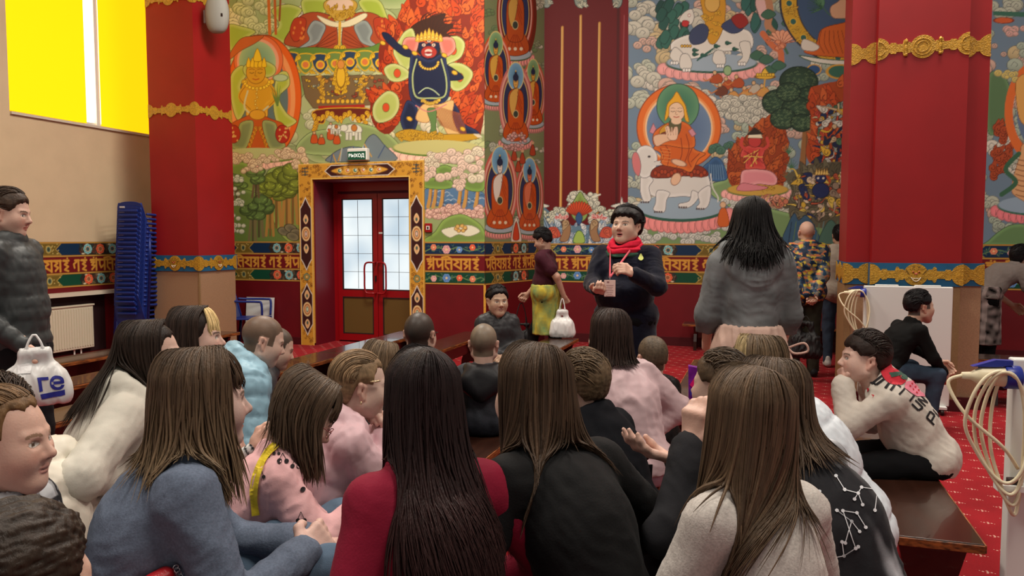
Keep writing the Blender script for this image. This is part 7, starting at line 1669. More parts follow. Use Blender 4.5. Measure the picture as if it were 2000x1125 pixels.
MB().tube([(0, 0, .058), (0, 0, .085)], .004, 6).build('badge_clip', mat('steel', (.6, .6, .62), metal=1, rough=.3), bo)
vv = W2L(i, W(1252, 503, 5.35)); vd = unit(W2L(i, CAMP)-vv); A = unit(np.cross(vec(0, 0, 1), vd)); B = np.cross(vd, A)
decal(i, [cr([(0, .028), (.012, .010), (.020, -.008), (.008, -.020), (0, -.022), (-.008, -.020), (-.020, -.008), (-.012, .010)], 3)], vv, A, B, mat('leaf_brooch', S(206, 214, 120), rough=.4, metal=.3), 'brooch', 'pale yellow-green leaf brooch', lift=.006)
# ---- standing girl
def wash(V, C, info, N): return C*(1+.45*NZ[0](V*np.array([1, 1, .5]), 14)+.25*NZ[2](V, 40))[:, None]
stand = person('young woman standing with her back turned, washed grey hoodie, wavy black hair', 1468, 393, 4.0, 8, 'stand', lean=3, hs=1.05, facevox=.006, w=.80, top=dict(name='hoodie', kind='cotton', col=(.150, .158, .162), g=.026, hood=1.25, low=.07, paint=wash, fold=.014, sbig=1.2, fs=11), bottom=dict(name='trousers', col=(.50, .33, .27), kind='cotton', wrap=dict(len=.55, g=.034, col=(.58, .40, .33), name='wrap_skirt')),
    hands=((-.19, .20, -.02), (.19, .20, -.02)), hint=((-.5, -.9, -.2), (.5, -.9, -.2)), handk=(dict(show=False), dict(show=False)), hair=dict(type='long', col=(.007, .006, .006), n=1596, wd=.0085, length=.25, vol=1.12, spread=2.6, inward=-.05, wave=.010, lenvar=.3, ends=.6), showlegs=True)
i = stand; b = MB(); Pb = i['Pv']+vec(.17, -.10, .03); 
for q in (1, -1): b.tube(cr([Pb, Pb+vec(.05*q+.02, -.03, .03), Pb+vec(.07*q+.02, -.03, -.01), Pb+vec(.03*q, -.02, -.025), Pb], 5, False), .006, 6)
b.tube([Pb, Pb+vec(.01, -.02, -.12), Pb+vec(.0, -.01, -.3)], .007, 6).tube([Pb, Pb+vec(.03, -.02, -.1), Pb+vec(.04, -.01, -.26)], .007, 6).build('wrap_tie', clothmat('beige_tie_cloth', (.5, .5, .5), 'cotton') if False else mat('beige_tie_cloth', S(196, 160, 146), rough=.8), i['root'], True)
# ---- man in camouflage
def camo(V, C, info, N):
    a = NZ[0](V*np.array([1, 1, 1.6]), 50); b_ = NZ[1](V*np.array([1, 1, 1.6]), 62); c_ = NZ[2](V*np.array([1, 1, 1.6]), 66)
    C = np.tile(np.array([.012, .055, .11]), (len(V), 1)); C[a > .15] = (.20, .17, .13); C[b_ > .28] = (.62, .50, .06); C[c_ > .42] = (.60, .20, .08); C[(a < -.35)] = (.008, .02, .05); return C
cm = person('bald man in a blue and yellow camouflage jacket gazing up, hands behind his back', 1575, 432, 8.3, 3, 'stand', lean=2, hp=-16, hs=1.0, facevox=.0045, skin=(.56, .36, .27), w=1.2, top=dict(name='camouflage_jacket', kind='nylon', col=(.1, .1, .1), g=.034, low=-.16, paint=camo, hood=.9, fold=.008, vox=.0085), bottom=dict(col=(.040, .038, .026), name='trousers', g=.02),
    hands=((-.03, -.20, -.06), (.03, -.20, -.08)), hint=((-1, -.2, 0), (1, -.2, 0)), handk=(dict(curl=1.1, palm=(0, -1, 0), dir=(.6, 0, -.8)), dict(curl=1.1, palm=(0, -1, 0), dir=(-.6, 0, -.8))))
person('man in a beige coat half hidden behind the right column', 1641, 441, 8.9, 12, 'stand', lean=0, hs=1.0, facevox=.006, skin=(.42, .26, .18), w=1.15, top=dict(name='coat', kind='cotton', col=(.36, .31, .25), g=.036, low=-.28, hood=.8), bottom=dict(col=(.03, .045, .07), name='jeans', kind='denim'), shoe=(.5, .48, .45), hair=dict(type='short', col=BK, off=.012), handk=(dict(show=False), dict(show=False)))
# ---- right side
seatm = person('man in a black sweater and jeans seated in profile before the white panel', 1797, 569, 5.95, 86, lean=33, hp=-2, hs=1.04, facevox=.0034, w=1.18, skin=(.52, .33, .24), top=dict(name='sweater', kind='wool', col=(.006, .006, .006), g=.014, low=-.08, cuff=1, collar=.8), bottom=dict(col=(.035, .055, .085), kind='denim', name='jeans', g=.014),
    hands=(('w', 1846, 722, 6.05), ('w', 1842, 728, 5.85)), handk=(dict(curl=.7, palm=(.9, 0, -.4)), dict(curl=.55, palm=(-.9, 0, -.4))), hair=dict(type='short', col=BK, off=.013, side=.025, nape=-.02, line=.074, tuft=.003), face=dict(scalp=(.10, .075, .06), nose=1.0), knees=((-.2, .36, .05), (.2, .36, .05)), feet=((-.2, .28, 0), (.2, .3, 0)))
hb = person('boy in a printed cream hoodie resting his chin on his hand at the right bench', 1688, 652, 3.55, -82, lean=38, hp=-4, hs=1.0, child=True, facevox=.0032, w=1.08, skin=(.66, .44, .36), top=dict(name='hoodie', kind='cotton', col=(.60, .555, .49), g=.030, hood=1.15, low=-.1, belly=.02, cuff=1, fold=.012, seed=4, vox=.009), bottom=dict(BLACKP, g=.018),
    hands=((-.0, .3, .4), (.2, .4, .2)), handk=(dict(abs=(-.02, .085, -.12), curl=1.1, palm=(.3, -1, .3)), dict(show=False)), hint=((-.2, .55, -1), (.4, .2, -1)), hair=dict(type='short', col=(.022, .013, .010), off=.017, side=.0, nape=-.03, line=.058, tuft=.003))
i = hb; mk = mat('black_print', S(26, 22, 26), rough=.8); mr = mat('red_print', S(196, 40, 56), rough=.8); mpk = mat('pink_print', S(226, 130, 150), rough=.8)
o = W2L(i, W(1772, 770, 3.45)); vd = unit(W2L(i, W(1860, 740, 2.6))-o); upv = unit(i['Ru']@vec(0, 0, 1)); A = unit(np.cross(upv, vd)); B = np.cross(vd, A)
kk = lambda L: [p for q in L for p in q]
glyphs = kk([strip2([(-.075, .155), (-.02, .150), (-.025, .115), (-.07, .12), (-.075, .155)], .009), strip2([(-.08, .135), (-.015, .13)], .008), strip2([(-.06, .085), (-.02, .09)], .010), strip2([(-.055, .065), (-.01, .070), (-.012, .045)], .009), strip2([(-.045, .03), (.0, .03)], .008),
    strip2([(-.03, -.02), (.01, -.02)], .009), strip2([(-.03, -.035), (-.03, -.075), (-.005, -.08), (-.005, -.035)], .009), strip2([(.010, -.085), (.010, -.04), (.035, -.085), (.035, -.04)], .008), strip2([(-.025, -.165), (-.025, -.12), (.01, -.115), (.012, -.14), (-.02, -.145)], .009), strip2([(.03, -.12), (.03, -.165)], .006)])
decal(i, glyphs, o, A, B, mk, 'hoodie_print', 'black lettering down the back')
decal(i, [disc(.025, .10, .055, 22)], o, A, B, mr, 'hoodie_print', 'red disc')
decal(i, [[(.0, .03), (.03, .045), (.075, .02), (.085, -.04), (.05, -.06), (.015, -.03)]], o, A, B, mpk, 'hoodie_print', 'pink patterned shape', lift=.005)
decal(i, kk([[disc(.03+.018*k, -.0+.02*j, .005, 6)] for k in range(3) for j in range(-1, 2)]), o, A, B, mr, 'hoodie_print', lift=.007)
decal(i, [disc(.05, .07, .022, 10), [(.01, .12), (.05, .09), (.045, .075), (.0, .1)]], o, A, B, mat('green_print', S(60, 90, 76), rough=.8), 'hoodie_print', lift=.006)
decal(i, [[(-.16, .14), (-.15, .15), (-.145, .165), (-.14, .15), (-.147, .14)], [(-.115, .12), (-.105, .128), (-.10, .14), (-.097, .126)], [(-.13, .09), (-.12, .095), (-.117, .105), (-.113, .094)]], o, A, B, mr, 'hoodie_print', 'small red birds')
# girls at the front right
person('woman bending over behind the right column, grey T-shirt and patterned wrap', 1996, 492, 8.1, 84, 'stand', lean=52, s=1.0, hs=1.0, facevox=.006, w=1.25, bare=1, skin=(.42, .26, .18), top=dict(name='t_shirt', kind='jersey', col=(.19, .16, .145), g=.02, sleeve=0, low=-.0), bottom=dict(BLACKP, wrap=dict(len=.48, col=(.20, .16, .15), paint=lambda V, C, i, N: C*(1+.9*np.sign(np.sin(V[:, 0]*90))*.4+.8*NZ[2](V, 60))[:, None])),
    hands=((-.2, .5, -.1), (.2, .5, -.1)), hair=dict(type='short', col=BK, off=.02, nape=-.07))
person('dark-blond girl with tied-back hair leaning forward beside the purple gift bag', 1408, 690, 2.55, -48, lean=26, hs=.95, child=True, facevox=.004, skin=(.62, .42, .34), top=dict(name='jumper', kind='cotton', col=(.03, .03, .035), g=.02), bottom=BLACKP, hair=dict(type='short', col=(.075, .048, .028), off=.013, side=.0, nape=-.05, tuft=.003), handk=(dict(show=False), dict(show=False)))
person('girl with fair highlighted hair in a white puffer jacket, second row at the right', 1474, 660, 2.75, -60, lean=34, hs=1.02, facevox=.006, w=1.2, top=dict(name='puffer_jacket', kind='nylon', col=(.66, .72, .77), g=.058, quilt=.16, qa=.016, low=-.12, fold=.004), bottom=BLACKP, handk=(dict(show=False), dict(show=False)),
    hair=dict(type='gathered', col=(.11, .072, .04), tipcol=(.2, .14, .08), n=693, wd=.0078, length=.10, face=.8, fringe=0, frontcol=(.34, .25, .12)))
def galaxy(V, C, info, N):
    L = (V-info['M'])@info['Ru']; a = NZ[0](L, 24); b_ = NZ[3](L, 70); g_ = np.clip(a*1.5+b_*.5-.15, 0, 1)*np.clip((L[:, 0]+.06)/.08, 0, 1)
    C = np.array([.020, .020, .023])[None]*(1+0*g_[:, None])+np.array([.30, .31, .33])[None]*(g_[:, None]**1.1)*2.2; C += np.clip((L[:, 0]-.04)/.08, 0, 1)[:, None]*.10; return C
gal = person('girl in a charcoal constellation-print hoodie with a shoulder bag, hands raised', 1500, 706, 2.02, -44, lean=32, hs=1.0, facevox=.006, w=1.04, top=dict(name='hoodie', kind='cotton', col=(.05, .05, .05), g=.018, paint=galaxy, low=-.1, fold=.010, vox=.008, hood=.7, cuff=1, label='charcoal hoodie with pale clouds and constellations'), bottom=dict(BLACKP), skin=(.62, .42, .34),
    hands=(('w', 1352, 872, 1.93), ('w', 1330, 900, 2.1)), handk=(dict(dir=(.1, .0, 1), palm=(.9, -.2, 0), curl=.8), dict(dir=(-.6, .5, .2), palm=(0, .3, 1), curl=.3)), hint=((-.9, .2, -.8), (-.1, .6, -.8)),
    hair=dict(type='long', col=(.078, .050, .030), n=1176, wd=.0078, length=.27, spread=1.4, face=.8, lenvar=.3))
i = gal; mwp = mat('pale_print', S(214, 216, 220), rough=.8)
for (qx, qy, pts) in [(1632, 930, [(0, 0), (.02, -.03), (.05, -.035), (.06, -.06)]), (1668, 975, [(0, 0), (.015, .03), (.04, .03), (.055, .05), (.045, -.02)]), (1600, 960, [(0, 0), (-.03, -.008), (-.032, -.03), (-.02, -.045), (-.01, -.046)]), (1650, 1060, [(0, 0), (.012, .05), (-.02, .07), (.012, .05), (.03, .03)]), (1690, 1030, [(0, 0), (-.02, .03), (-.05, .03), (-.02, -.05)]), (1620, 1090, [(0, 0), (.03, .01), (.06, .035), (.03, .01), (.025, .04)])]:
    o = W2L(i, W(qx, qy, 2.0)); vd = unit(W2L(i, CAMP)-o); A = unit(np.cross(vec(0, 0, 1), vd)); B = np.cross(vd, A)
    decal(i, strip2(pts, .0018)+[disc(x, y, .0042, 7) for x, y in pts], o, A, B, mwp, 'constellation_print')
st = [(.012*math.cos(a)*(1 if k % 2 == 0 else .58), .012*math.sin(a)*(1 if k % 2 == 0 else .58)) for k, a in enumerate(np.arange(12)*math.pi/6+math.pi/2)]
o = W2L(i, W(1588, 970, 2.0)); vd = unit(W2L(i, CAMP)-o); A = unit(np.cross(vec(0, 0, 1), vd)); B = np.cross(vd, A); decal(i, strip2(st+[st[0]], .003), o, A, B, mwp, 'star_print')
pts = i['push'](np.array([W2L(i, W(a, b, d)) for a, b, d in ((1530, 850, 1.98), (1570, 900, 1.95), (1620, 960, 1.93), (1680, 1030, 1.93), (1730, 1090, 1.95), (1755, 1130, 1.97))]), .014)
band_around(i, pts, .034, .004, mat('black_strap', S(16, 15, 17), rough=.6), 'bag_strap', 'wide black bag strap across the back')
fr = person('girl in an oatmeal sweatshirt with very long straight light-brown hair, front right', 1462, 728, 1.68, -20, lean=15, hs=1.02, facevox=.006, w=.68, top=dict(name='sweatshirt', kind='heather', col=(.53, .49, .45), g=.018, low=-.1, fold=.012, fs=10, collar=1.4, vox=.009), bottom=dict(BLACKP, name='trousers'), skin=(.62, .42, .34), handk=(dict(show=False), dict(show=False)),
    hair=dict(type='long', col=(.098, .062, .036), n=2310, wd=.0068, length=.56, spread=.5, sweep=(-.05, 0, 0), attract=(-.15, .03, .20), inward=.1, face=.75, lenvar=.2, vol=1.04, wave=.003, steps=20))
# centre right boys and girls
person('girl in a dusty pink bomber jacket and lilac trousers with dark shoulder-length hair', 1190, 608, 3.5, -34, lean=22, slean=-0, hs=1.0, facevox=.006, w=1.12, top=dict(name='bomber_jacket', kind='nylon', col=(.60, .43, .45), g=.026, low=-.02, cuff=1, fold=.015, fs=15, seed=5, sbig=1.15), bottom=dict(col=(.56, .38, .46), name='trousers', kind='cotton', g=.016), hands=((-.1, .3, .2), (.17, .14, .16)), handk=(dict(show=False), dict(show=False)),
    hair=dict(type='long', col=(.030, .017, .013), n=1092, wd=.0085, length=.20, spread=1.2, vol=1.03))
person('small boy in a black coat, cropped hair, right of the pink bomber jacket', 1274, 658, 4.0, -12, lean=9, hs=.95, child=True, facevox=.005, face=dict(scalp=(.10, .075, .05)), top=dict(name='coat', kind='nylon', col=(.004, .004, .005), g=.040, hood=1.0, low=-.1, quilt=.13, qa=.007), bottom=BLACKP, handk=(dict(show=False), dict(show=False)), hair=dict(type='short', col=(.09, .065, .042), off=.005, tuft=.001, side=.01, nape=-.02, line=.07))
person('boy with short light-brown hair in a black hoodie, turned left in the centre', 1136, 690, 2.9, -46, lean=30, hs=1.0, child=True, facevox=.004, skin=(.64, .44, .35), w=1.1, top=dict(name='hoodie', kind='cotton', col=(.005, .0055, .008), g=.028, hood=1.0, low=-.1, fold=.010), bottom=BLACKP, handk=(dict(show=False), dict(show=False)), hair=dict(type='short', col=(.125, .082, .046), off=.016, tuft=.004, nape=-.045, vox=.004))
blk = person('girl in a black top with long brown hair seated on the centre right bench', 1040, 680, 1.93, -38, lean=31, hs=1.03, facevox=.006, w=.82, top=dict(name='top', kind='jersey', col=(.007, .007, .0075), g=.014, low=-.05, fold=.011, fs=12, seed=1, vox=.009, collar=1.6), bottom=dict(col=(.030, .020, .018), name='trousers', kind='velvet', g=.03, fold=.014), skin=(.62, .42, .34),
    hands=((-.1, .35, .2), (.15, .3, .2)), handk=(dict(show=False), dict(show=False)), hair=dict(type='long', col=(.060, .036, .021), n=1890, wd=.007, length=.42, spread=.6, sweep=(-.05, .0, 0), attract=(-.03, -.07, .13), vol=1.03, lenvar=.25, face=.8))
redg = person('girl in a crimson long-sleeved top with very long near-black hair, front centre', 822, 690, 1.74, -24, lean=20, slean=0, hs=1.03, facevox=.006, w=.74, top=dict(name='top', kind='jersey', col=(.235, .010, .032), g=.012, low=-.06, fold=.008, fs=11, seed=2, vox=.009, collar=1.2), bottom=dict(col=(.010, .010, .012), name='trousers', kind='cotton'), skin=(.5, .33, .25), hands=((-.12, .22, .10), (.16, .3, .2)), hint=((-.35, -.3, -1), (.8, -.3, -.6)), handk=(dict(show=False), dict(show=False)),
    hair=dict(type='long', col=(.014, .008, .008), n=2625, wd=.0068, length=.56, spread=1.3, sweep=(.22, -.05, 0), attract=(.0, -.09, .30, .3), vol=1.02, lenvar=.35, face=.75, steps=20, tipcol=(.035, .014, .013)))
# ================================================================ bags, coats, chairs and the white panels
def facing(p):
    """rotation about z that turns local -y towards the camera"""
    d = CAMP-np.asarray(p); return math.atan2(d[1], d[0])+math.pi/2
m_bagw = mat('white_thin_plastic', S(226, 226, 224), rough=.35, spec=.5, trans=.12)
def soft_bag(name, label, P, w, h, d, m, handles=.1, fold_=.01, top=.45, seed=0, hr=.006, cat='bag', rz=None, sag=.0):
    """sack with a flat belly narrowing to its two handles; P is the middle of its underside"""
    t = thing(name, label, cat, P, facing(P) if rz is None else rz)
    pr = [rc((-w*.36, 0, h*.16), (w*.36, 0, h*.16), d*.5, d*.5), rc((-w*.30, 0, h*.45), (w*.30, 0, h*.45), d*.44, d*.44), rc((-w*.5*top, 0, h*.88), (w*.5*top, 0, h*.88), d*.16, d*.16), rc((-w*.34, 0, h*.3), (-w*.45*top, 0, h*.85), d*.3, d*.15), rc((w*.34, 0, h*.3), (w*.45*top, 0, h*.85), d*.3, d*.15), el((0, 0, h*.3), (w*.46, d*.5, h*.3))]
    V, F = nets(pr, max(.005, w/42), .05, clip=lambda G: -G[..., 2]+.004)
    V = V+vnormals(V, F)*fold(V*np.array([1.4, 1.4, .35]), 60, fold_, True, seed)[:, None]
    link('sack', npmesh('sack', V, F), m, t)
    for q in (-1, 1):
        x = q*w*.5*top*.8
        b = MB()
        b.tube(cr([(x, -.01, h*.86), (x*.8, -.012, h*.86+handles*.55), (x*.25, 0, h*.86+handles), (0, .0, h*.86+handles*1.02)], 5, False), [hr*1.8]*4+[hr]*12, 6)
        b.build('handle', m, t, True)
    return t
P = W(72, 792, 3.62)
cb = soft_bag('carrier_bag', 'white plastic carrier bag with blue lettering hanging from the young man at the left edge', P, .26, .29, .12, m_bagw, .085, .005, .34, 1)
mb = mat('blue_print', S(40, 44, 140), rough=.5)
sack = [q for q in bpy.data.objects if q.parent == cb and q.name.startswith('sack')][0]
decal(dict(root=cb), None, (.055, -.05, .115), (1, .35, .05), (0, -.1, 1), mb, 'lettering', target=sack, mesh2=text_mesh('ге', .11, 0, .0025), sub=.012, lift=.003)
decal(dict(root=cb), [[(-.05, .012), (.05, .02), (.05, -.006), (-.045, -.012)]], (.06, -.05, .055), (1, .35, .05), (0, -.1, 1), mb, 'blue_bar', target=sack)
decal(dict(root=cb), [[(-.03, .02), (.03, .025), (.02, -.02), (-.03, -.02)], [(-.03, -.03), (.0, -.028), (.0, -.045), (-.03, -.045)]], (-.04, -.05, .185), (1, 0, 0), (0, 0, 1), mat('white_print', (.8, .8, .8), rough=.5), 'label_patch', target=sack)
soft_bag('carrier_bag', 'plain white plastic bag carried by the woman walking left', W(1098, 659, 8.3), .24, .32, .12, m_bagw, .14, .004, .30, 2)
m_blk = mat('black_nylon', S(20, 19, 21), rough=.6, bump=.2, bscale=90)
soft_bag('tote_bag', 'black tote bag in the leading hand of the walking woman', W(1018, 678, 8.75), .19, .30, .08, m_blk, .24, .006, .8, 3)
soft_bag('drawstring_bag', 'black drawstring backpack held behind his back by the man in camouflage', W(1572, 700, 7.98), .30, .42, .14, m_blk, .08, .012, .35, 4, hr=.004)
soft_bag('carrier_bag', 'white bag dangling from the hands of the girl in the grey-blue jumper', W(618, 1205, 1.9), .14, .165, .05, m_bagw, .03, .006, .5, 5)
soft_bag('carrier_bag', 'green plastic bag at the knees of the girl with the cherry jacket', W(722, 1062, 2.35), .10, .14, .06, mat('green_thin_plastic', S(60, 150, 90), rough=.35, trans=.2), .02, .005, .6, 1)
# purple gift bag on the bench
P = W(1362, 803, 4.86); P[2] = SEAT+.001
gb = thing('gift_bag', 'glossy purple and pink gift bag standing on the bench end', 'gift bag', P, facing(P))
MB().prism([(-.055, 0), (.05, 0), (.06, .25), (-.06, .27)], (1, 0, 0), (0, 0, 1), (0, -.03, 0), .06, (0, 1, 0)).build('bag', mat('purple_gloss_paper', S(110, 30, 140), rough=.25, noise=.5, nscale=12), gb)
for k, (pts, cc) in enumerate([([(-.05, .15), (.0, .23), (.055, .2), (.05, .12), (.0, .1)], (220, 30, 120)), ([(-.05, .04), (-.01, .1), (.05, .09), (.045, .02), (0, .01)], (226, 110, 170)), ([(-.05, .12), (-.02, .13), (-.045, .07)], (60, 50, 160))]):
    MB().prism(pts, (1, 0, 0), (0, 0, 1), (0, -.0345, 0), .004, (0, 1, 0)).build('printed_petal', mat('petal_%d' % cc[1], S(*cc), rough=.3), gb)
# black handbag on the bench edge
P = W(1243, 1012, 2.93); P[0] = -.53; P[2] = SEAT
hb_ = thing('handbag', 'boxy black leather handbag with steel clasp on the centre bench', 'handbag', P, .5)
ml_ = mat('black_leather', S(16, 15, 17), rough=.32, bump=.25, bscale=120)
V, F = nets([rc((-.08, y, z), (.08, y, z), .035) for y in (-.03, .03) for z in (.05, .17)]+[el((0, 0, .11), (.12, .07, .09))], .008, .03, clip=lambda G: .004-G[..., 2]); V += vnormals(V, F)*fold(V, 50, .003)[:, None]
link('body', npmesh('bag', V, F), ml_, hb_)
MB().prism([(-.12, 0), (.12, 0), (.115, -.10), (.06, -.125), (-.06, -.125), (-.115, -.10)], (1, 0, 0), (0, 0, 1), (0, -.078, .215), .006, (0, -1, 0)).build('flap', ml_, hb_)
MB().lathe([(.012, 0), (.012, .006), (.001, .008)], (0, -.084, .11), 12, Matrix.Rotation(math.pi/2, 3, 'X')).build('clasp', mat('steel', (.6, .6, .62), metal=1, rough=.3), hb_, True)
MB().tube(cr([(-.10, 0, .2), (-.12, -.05, .26), (0, -.08, .285), (.12, -.05, .25), (.10, 0, .2)], 6, False), .008, 8).build('strap', ml_, hb_, True)
# black bag and red purse at the lower edge
P = W(830, 1120, 1.62); 
soft_bag('shoulder_bag', 'black bag at the waist of the girl in the crimson top', P-vec(0, 0, .06), .13, .13, .06, ml_, .03, .003, .8, 2)
P = W(298, 1152, 1.62)
pu = thing('purse', 'red leather purse with silver chain at the bottom edge, lower left', 'purse', P-vec(0, 0, .01), facing(P)+.4)
V, F = nets([rc((-.045, 0, .012), (.035, 0, .03), .014), rc((-.045, .02, .012), (.035, .02, .03), .014)], .005, .02); link('body', npmesh('purse', V, F), mat('red_leather', S(176, 24, 34), rough=.35, bump=.2, bscale=140), pu)
b = MB()
for k in range(9): b.tube([(.045+.006*math.cos(a)+.003*k, -.015+.004*(k % 2)*math.sin(a), .05-.008*k+.005*math.sin(a)) for a in np.linspace(0, 6.28, 9)[:-1]], .0012, 5, closed=True)
b.build('chain', mat('steel', (.6, .6, .62), metal=1, rough=.3), pu, True)
# coats heaped on the bench behind the column
for nm, lb, (px, py, D), (w, d, h), cc, sd in [('coat', 'dark blue folded coat, upper one of the heap behind the right column', (1932, 722, 7.0), (.26, .2, .09), (24, 32, 44), 1), ('coat', 'black quilted coat under the folded blue one, behind the right column', (1926, 754, 6.95), (.27, .22, .11), (14, 18, 26), 3)]:
    P = W(px, py, D); t = thing(nm, lb, 'coat', P, facing(P))
    V, F = nets([rc((-w*.7, 0, h*.6), (w*.7, 0, h*.5), h*.55), rc((-w*.5, -d*.4, h*.4), (w*.6, -d*.4, h*.4), h*.45), el((0, 0, h*.5), (w, d, h*.75))], .011, .04, clip=lambda G: .0-G[..., 2]); V += vnormals(V, F)*fold(V*np.array([.6, 1, 1.6]), 50, .016, True, sd)[:, None]
    link('fabric', npmesh('coat', V, F), mat('coat_%d' % cc[0], S(*cc), rough=.5), t)
    MB().tube(cr([(-w*.8, -d*.75, h*.75), (-w*.3, -d*.95, h*.85), (w*.3, -d*.9, h*.6), (w*.8, -d*.6, h*.7)], 5, False), .012, 6).build('sleeve_edge', mat('coat_%d' % cc[0]), t, True)
# ---- white panels on castors with wound cable
m_cable = mat('cream_cable', S(222, 210, 178), rough=.4); m_clip = mat('blue_plastic', S(34, 50, 140), rough=.35); m_panelw = mat('white_panel', S(222, 224, 220), rough=.35)
def heater(label, P, rz, w=.76, h=1.02, cable=True, grp=None):
    t = thing('panel_unit', label, 'panel', P, rz)
    MB().box2((0, 0, .07), (w, .055, .07+h), .006).build('panel', m_panelw, t)
    for a, b_ in ((.10, .30), (.44, .66)): MB().box2((w*a/.76, .005, .07+h), (w*b_/.76, .05, .082+h), .004).build('top_lip', m_panelw, t)
    for x in (.06, w-.06):
        f = MB().box2((x-.035, -.06, .05), (x+.035, .115, .075), .004).build('foot', m_panelw, t)
        for y in (-.045, .10): MB().lathe([(.005, -.012), (.024, -.012), (.024, .012), (.005, .012)], (x, y, .026), 16, Matrix.Rotation(math.pi/2, 3, 'Y')).build('castor', m_dark, f, True)
    # plug handle, blue clip and loops of cable hanging at the left side
    x0, z0 = -.005, h-.02
    MB().lathe([(.004, 0), (.012, .002), (.014, .03), (.024, .045), (.030, .06), (.034, .14), (.036, .15), (.001, .152)], (x0-.16, -.02, z0+.03), 20, Matrix.Rotation(math.pi/2, 3, 'Y')).build('plug_handle', m_cable, t, True)
    MB().lathe([(.038, 0), (.040, .003), (.040, .045), (.038, .048)], (x0-.03, -.02, z0+.03), 20, Matrix.Rotation(math.pi/2, 3, 'Y')).build('clip_ring', m_clip, t, True)
    MB().prism([(-.11, .0), (-.04, .018), (.012, .012), (.012, -.004), (-.04, -.006)], (1, 0, .1), (0, 0, 1), (x0-.02, -.035, z0+.075), .03, (0, 1, 0)).build('clip_flap', m_clip, t)
    r5 = random.Random(4)
    for k in range(4):
        cx, cz, rx_, rz_ = x0-.055+.012*k, z0-.135-.02*k, .10-.016*k, .19+.018*k
        pts = [(cx+rx_*math.cos(a)*(1-.35*max(0, -math.sin(a)))+.03*max(0, -math.sin(a)), -.062+.008*k+.012*math.sin(2*a+k), cz+rz_*math.sin(a)) for a in np.linspace(0, 2*math.pi, 13)[:-1]+.2*k]
        MB().tube(cr(pts, 5), .0062, 8, closed=True).build('cable', m_cable, t, True)
    MB().tube(cr([(x0-.158, -.02, z0+.03), (x0-.20, -.02, z0+.0), (x0-.15, -.05, z0-.10), (x0-.04, -.06, z0-.2), (x0+.02, -.03, z0-.28)], 7, False), .0062, 8).build('cable', m_cable, t, True)
    MB().box2((x0-.045, -.05, z0-.36), (x0+.09, -.005, z0-.335), .003).build('cable_bracket', m_panelw, t)
    MB().box2((x0-.01, -.045, z0-.335), (x0+.02, -.015, z0-.315), .003).build('bracket_knob', m_dark, t)
    return t
Pa = WY(1684, 700, PY-.20); Pb_ = WY(1857, 700, PY-.20); Pa[2] = 0
heater('white flat panel unit on castors against the right column, behind the seated man', Pa, 0, np.linalg.norm((Pb_-Pa)[:2]))
Pn = W(1972, 900, 2.60); Pn[2] = 0
heater('near white panel unit with looped cream cable, cut off by the right edge', Pn, YAW-.25)
st_ = W(1780, 800, 6.05); 
t = thing('stool', 'low stool under the man in the black sweater, hidden by him', 'stool', (PEOPLE[[k for k, q in enumerate(PEOPLE) if q is seatm][0]]['loc'][0], seatm['loc'][1], 0), seatm['rz'])
MB().box2((-.17, -.14, SEAT-.03), (.17, .14, SEAT-.001), .004).build('seat', m_wood, t)
for x in (-.14, .14):
    for y in (-.11, .11): MB().box2((x-.015, y-.015, 0), (x+.015, y+.015, SEAT-.03)).build('leg', m_wood, t)
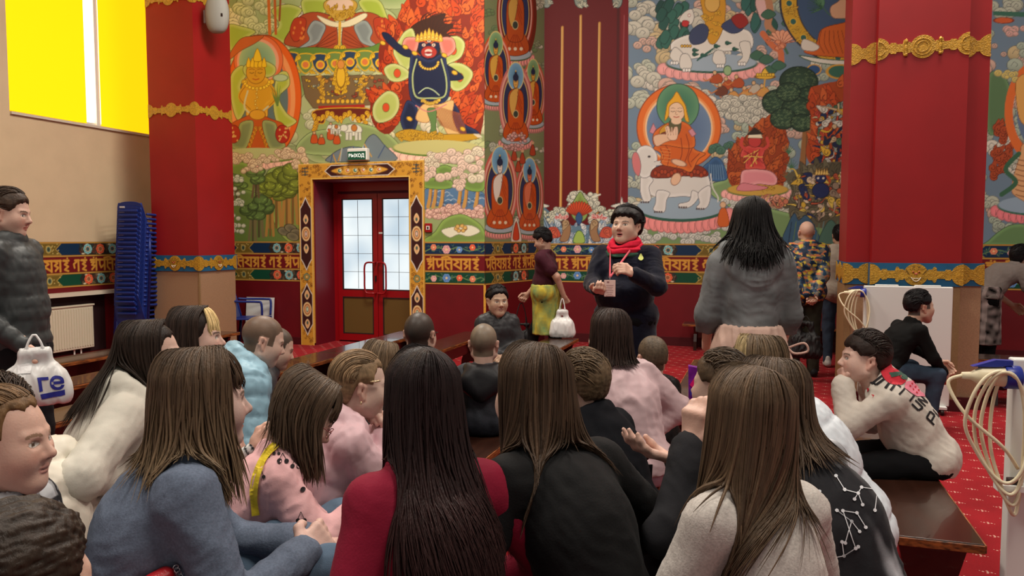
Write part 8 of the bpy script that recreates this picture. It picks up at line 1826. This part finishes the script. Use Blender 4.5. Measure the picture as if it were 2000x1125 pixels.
# ---- blue plastic chairs
m_bluep = mat('blue_chair_plastic', S(24, 46, 120), rough=.4, spec=.45); m_lab = mat('chair_sticker', S(206, 206, 210), rough=.6)
def blue_chair(label, loc, rz, grp=None, lab=True):
    t = thing('plastic_chair', label, 'chair', loc, rz, grp)
    b = MB(); poly = cr([(-.21, 0), (-.20, .12), (-.175, .36), (-.12, .415), (0, .43), (.12, .415), (.175, .36), (.20, .12), (.21, 0)], 4, False)
    b.prism(poly, (1, 0, 0), unit(vec(0, -.22, 1)), (0, -.20, .40), .012, (0, -1, -.2)); bk = b.build('backrest', m_bluep, t)
    b = MB()
    for k in range(3): b.box((0, -.285-.015*k, .55+.075*k), (.26, .03, .03), Matrix.Rotation(.22, 3, 'X'), .006)
    for q in (-1, 1): b.tube([(q*.205, -.20, .40), (q*.19, -.235, .56), (q*.15, -.285, .80)], .014, 8)
    b.build('back_rib', m_bluep, t, True)
    MB().box2((-.21, -.20, .395), (.21, .22, .415), .006).build('seat', m_bluep, t)
    for q in (-1, 1):
        b = MB(); b.tube(cr([(q*.22, .20, .42), (q*.245, .20, .62), (q*.245, .14, .645), (q*.24, -.10, .65), (q*.20, -.24, .66)], 5, False), .016, 8); b.build('armrest', m_bluep, t, True)
        for y in (-.20, .20): MB().tube([(q*.20, y, .41), (q*.235, y*1.25, .0)], [.022, .016], 8).build('leg', m_bluep, t, True)
    if lab: MB().box((-.09, -.306, .806), (.07, .006, .022), Matrix.Rotation(.22, 3, 'X')).build('sticker', m_lab, t)
    return t
def copy_tree(o, parent=None):
    c_ = o.copy(); COL.objects.link(c_)
    if parent: c_.parent = parent
    for ch in [q for q in bpy.data.objects if q.parent == o]: copy_tree(ch, c_)
    return c_
ORD = ['topmost', 'second from the top', 'third from the top', 'fourth from the top', 'fifth from the top', 'sixth from the top', 'seventh from the top', 'eighth from the top', 'ninth from the top', 'tenth from the top', 'eleventh from the top', 'twelfth from the top',
       'ninth from the bottom', 'eighth from the bottom', 'seventh from the bottom', 'sixth from the bottom', 'fifth from the bottom', 'fourth from the bottom', 'third from the bottom', 'second from the bottom', 'lowest']
first = blue_chair('blue plastic armchair, lowest in the tall stack by the left column', (-7.70, 8.0, 0), .15, 'stacked blue plastic armchairs beside the left column')
for k in range(1, 21):
    c_ = copy_tree(first); c_.location = (-7.70+.001*k, 8.0+.004*k, .0575*k); c_['label'] = 'blue plastic armchair, %s in the tall stack by the left column' % ORD[20-k]
    if k % 3 == 2:
        for ch in [q for q in bpy.data.objects if q.parent == c_ and q.name.startswith('sticker')]: bpy.data.objects.remove(ch)
p = WZ(492, 668, 0); 
Pq = WY(492, 640, 8.95); blue_chair('single blue plastic armchair standing right of the left column', (Pq[0], 8.95, 0), -1.2, lab=False)
Pw = WY(478, 620, YB-.10); Pw2 = WY(531, 620, YB-.10); bz = W(500, 643, 10.2)
pn = thing('board', 'white board leaning against the red wall behind the blue armchair', 'board', (Pw[0], YB-.10, 0), 0)
MB().box((.5*(Pw2[0]-Pw[0]), .03, .33), (Pw2[0]-Pw[0], .02, .66), Matrix.Rotation(-.1, 3, 'X')).build('panel', m_panelw, pn)
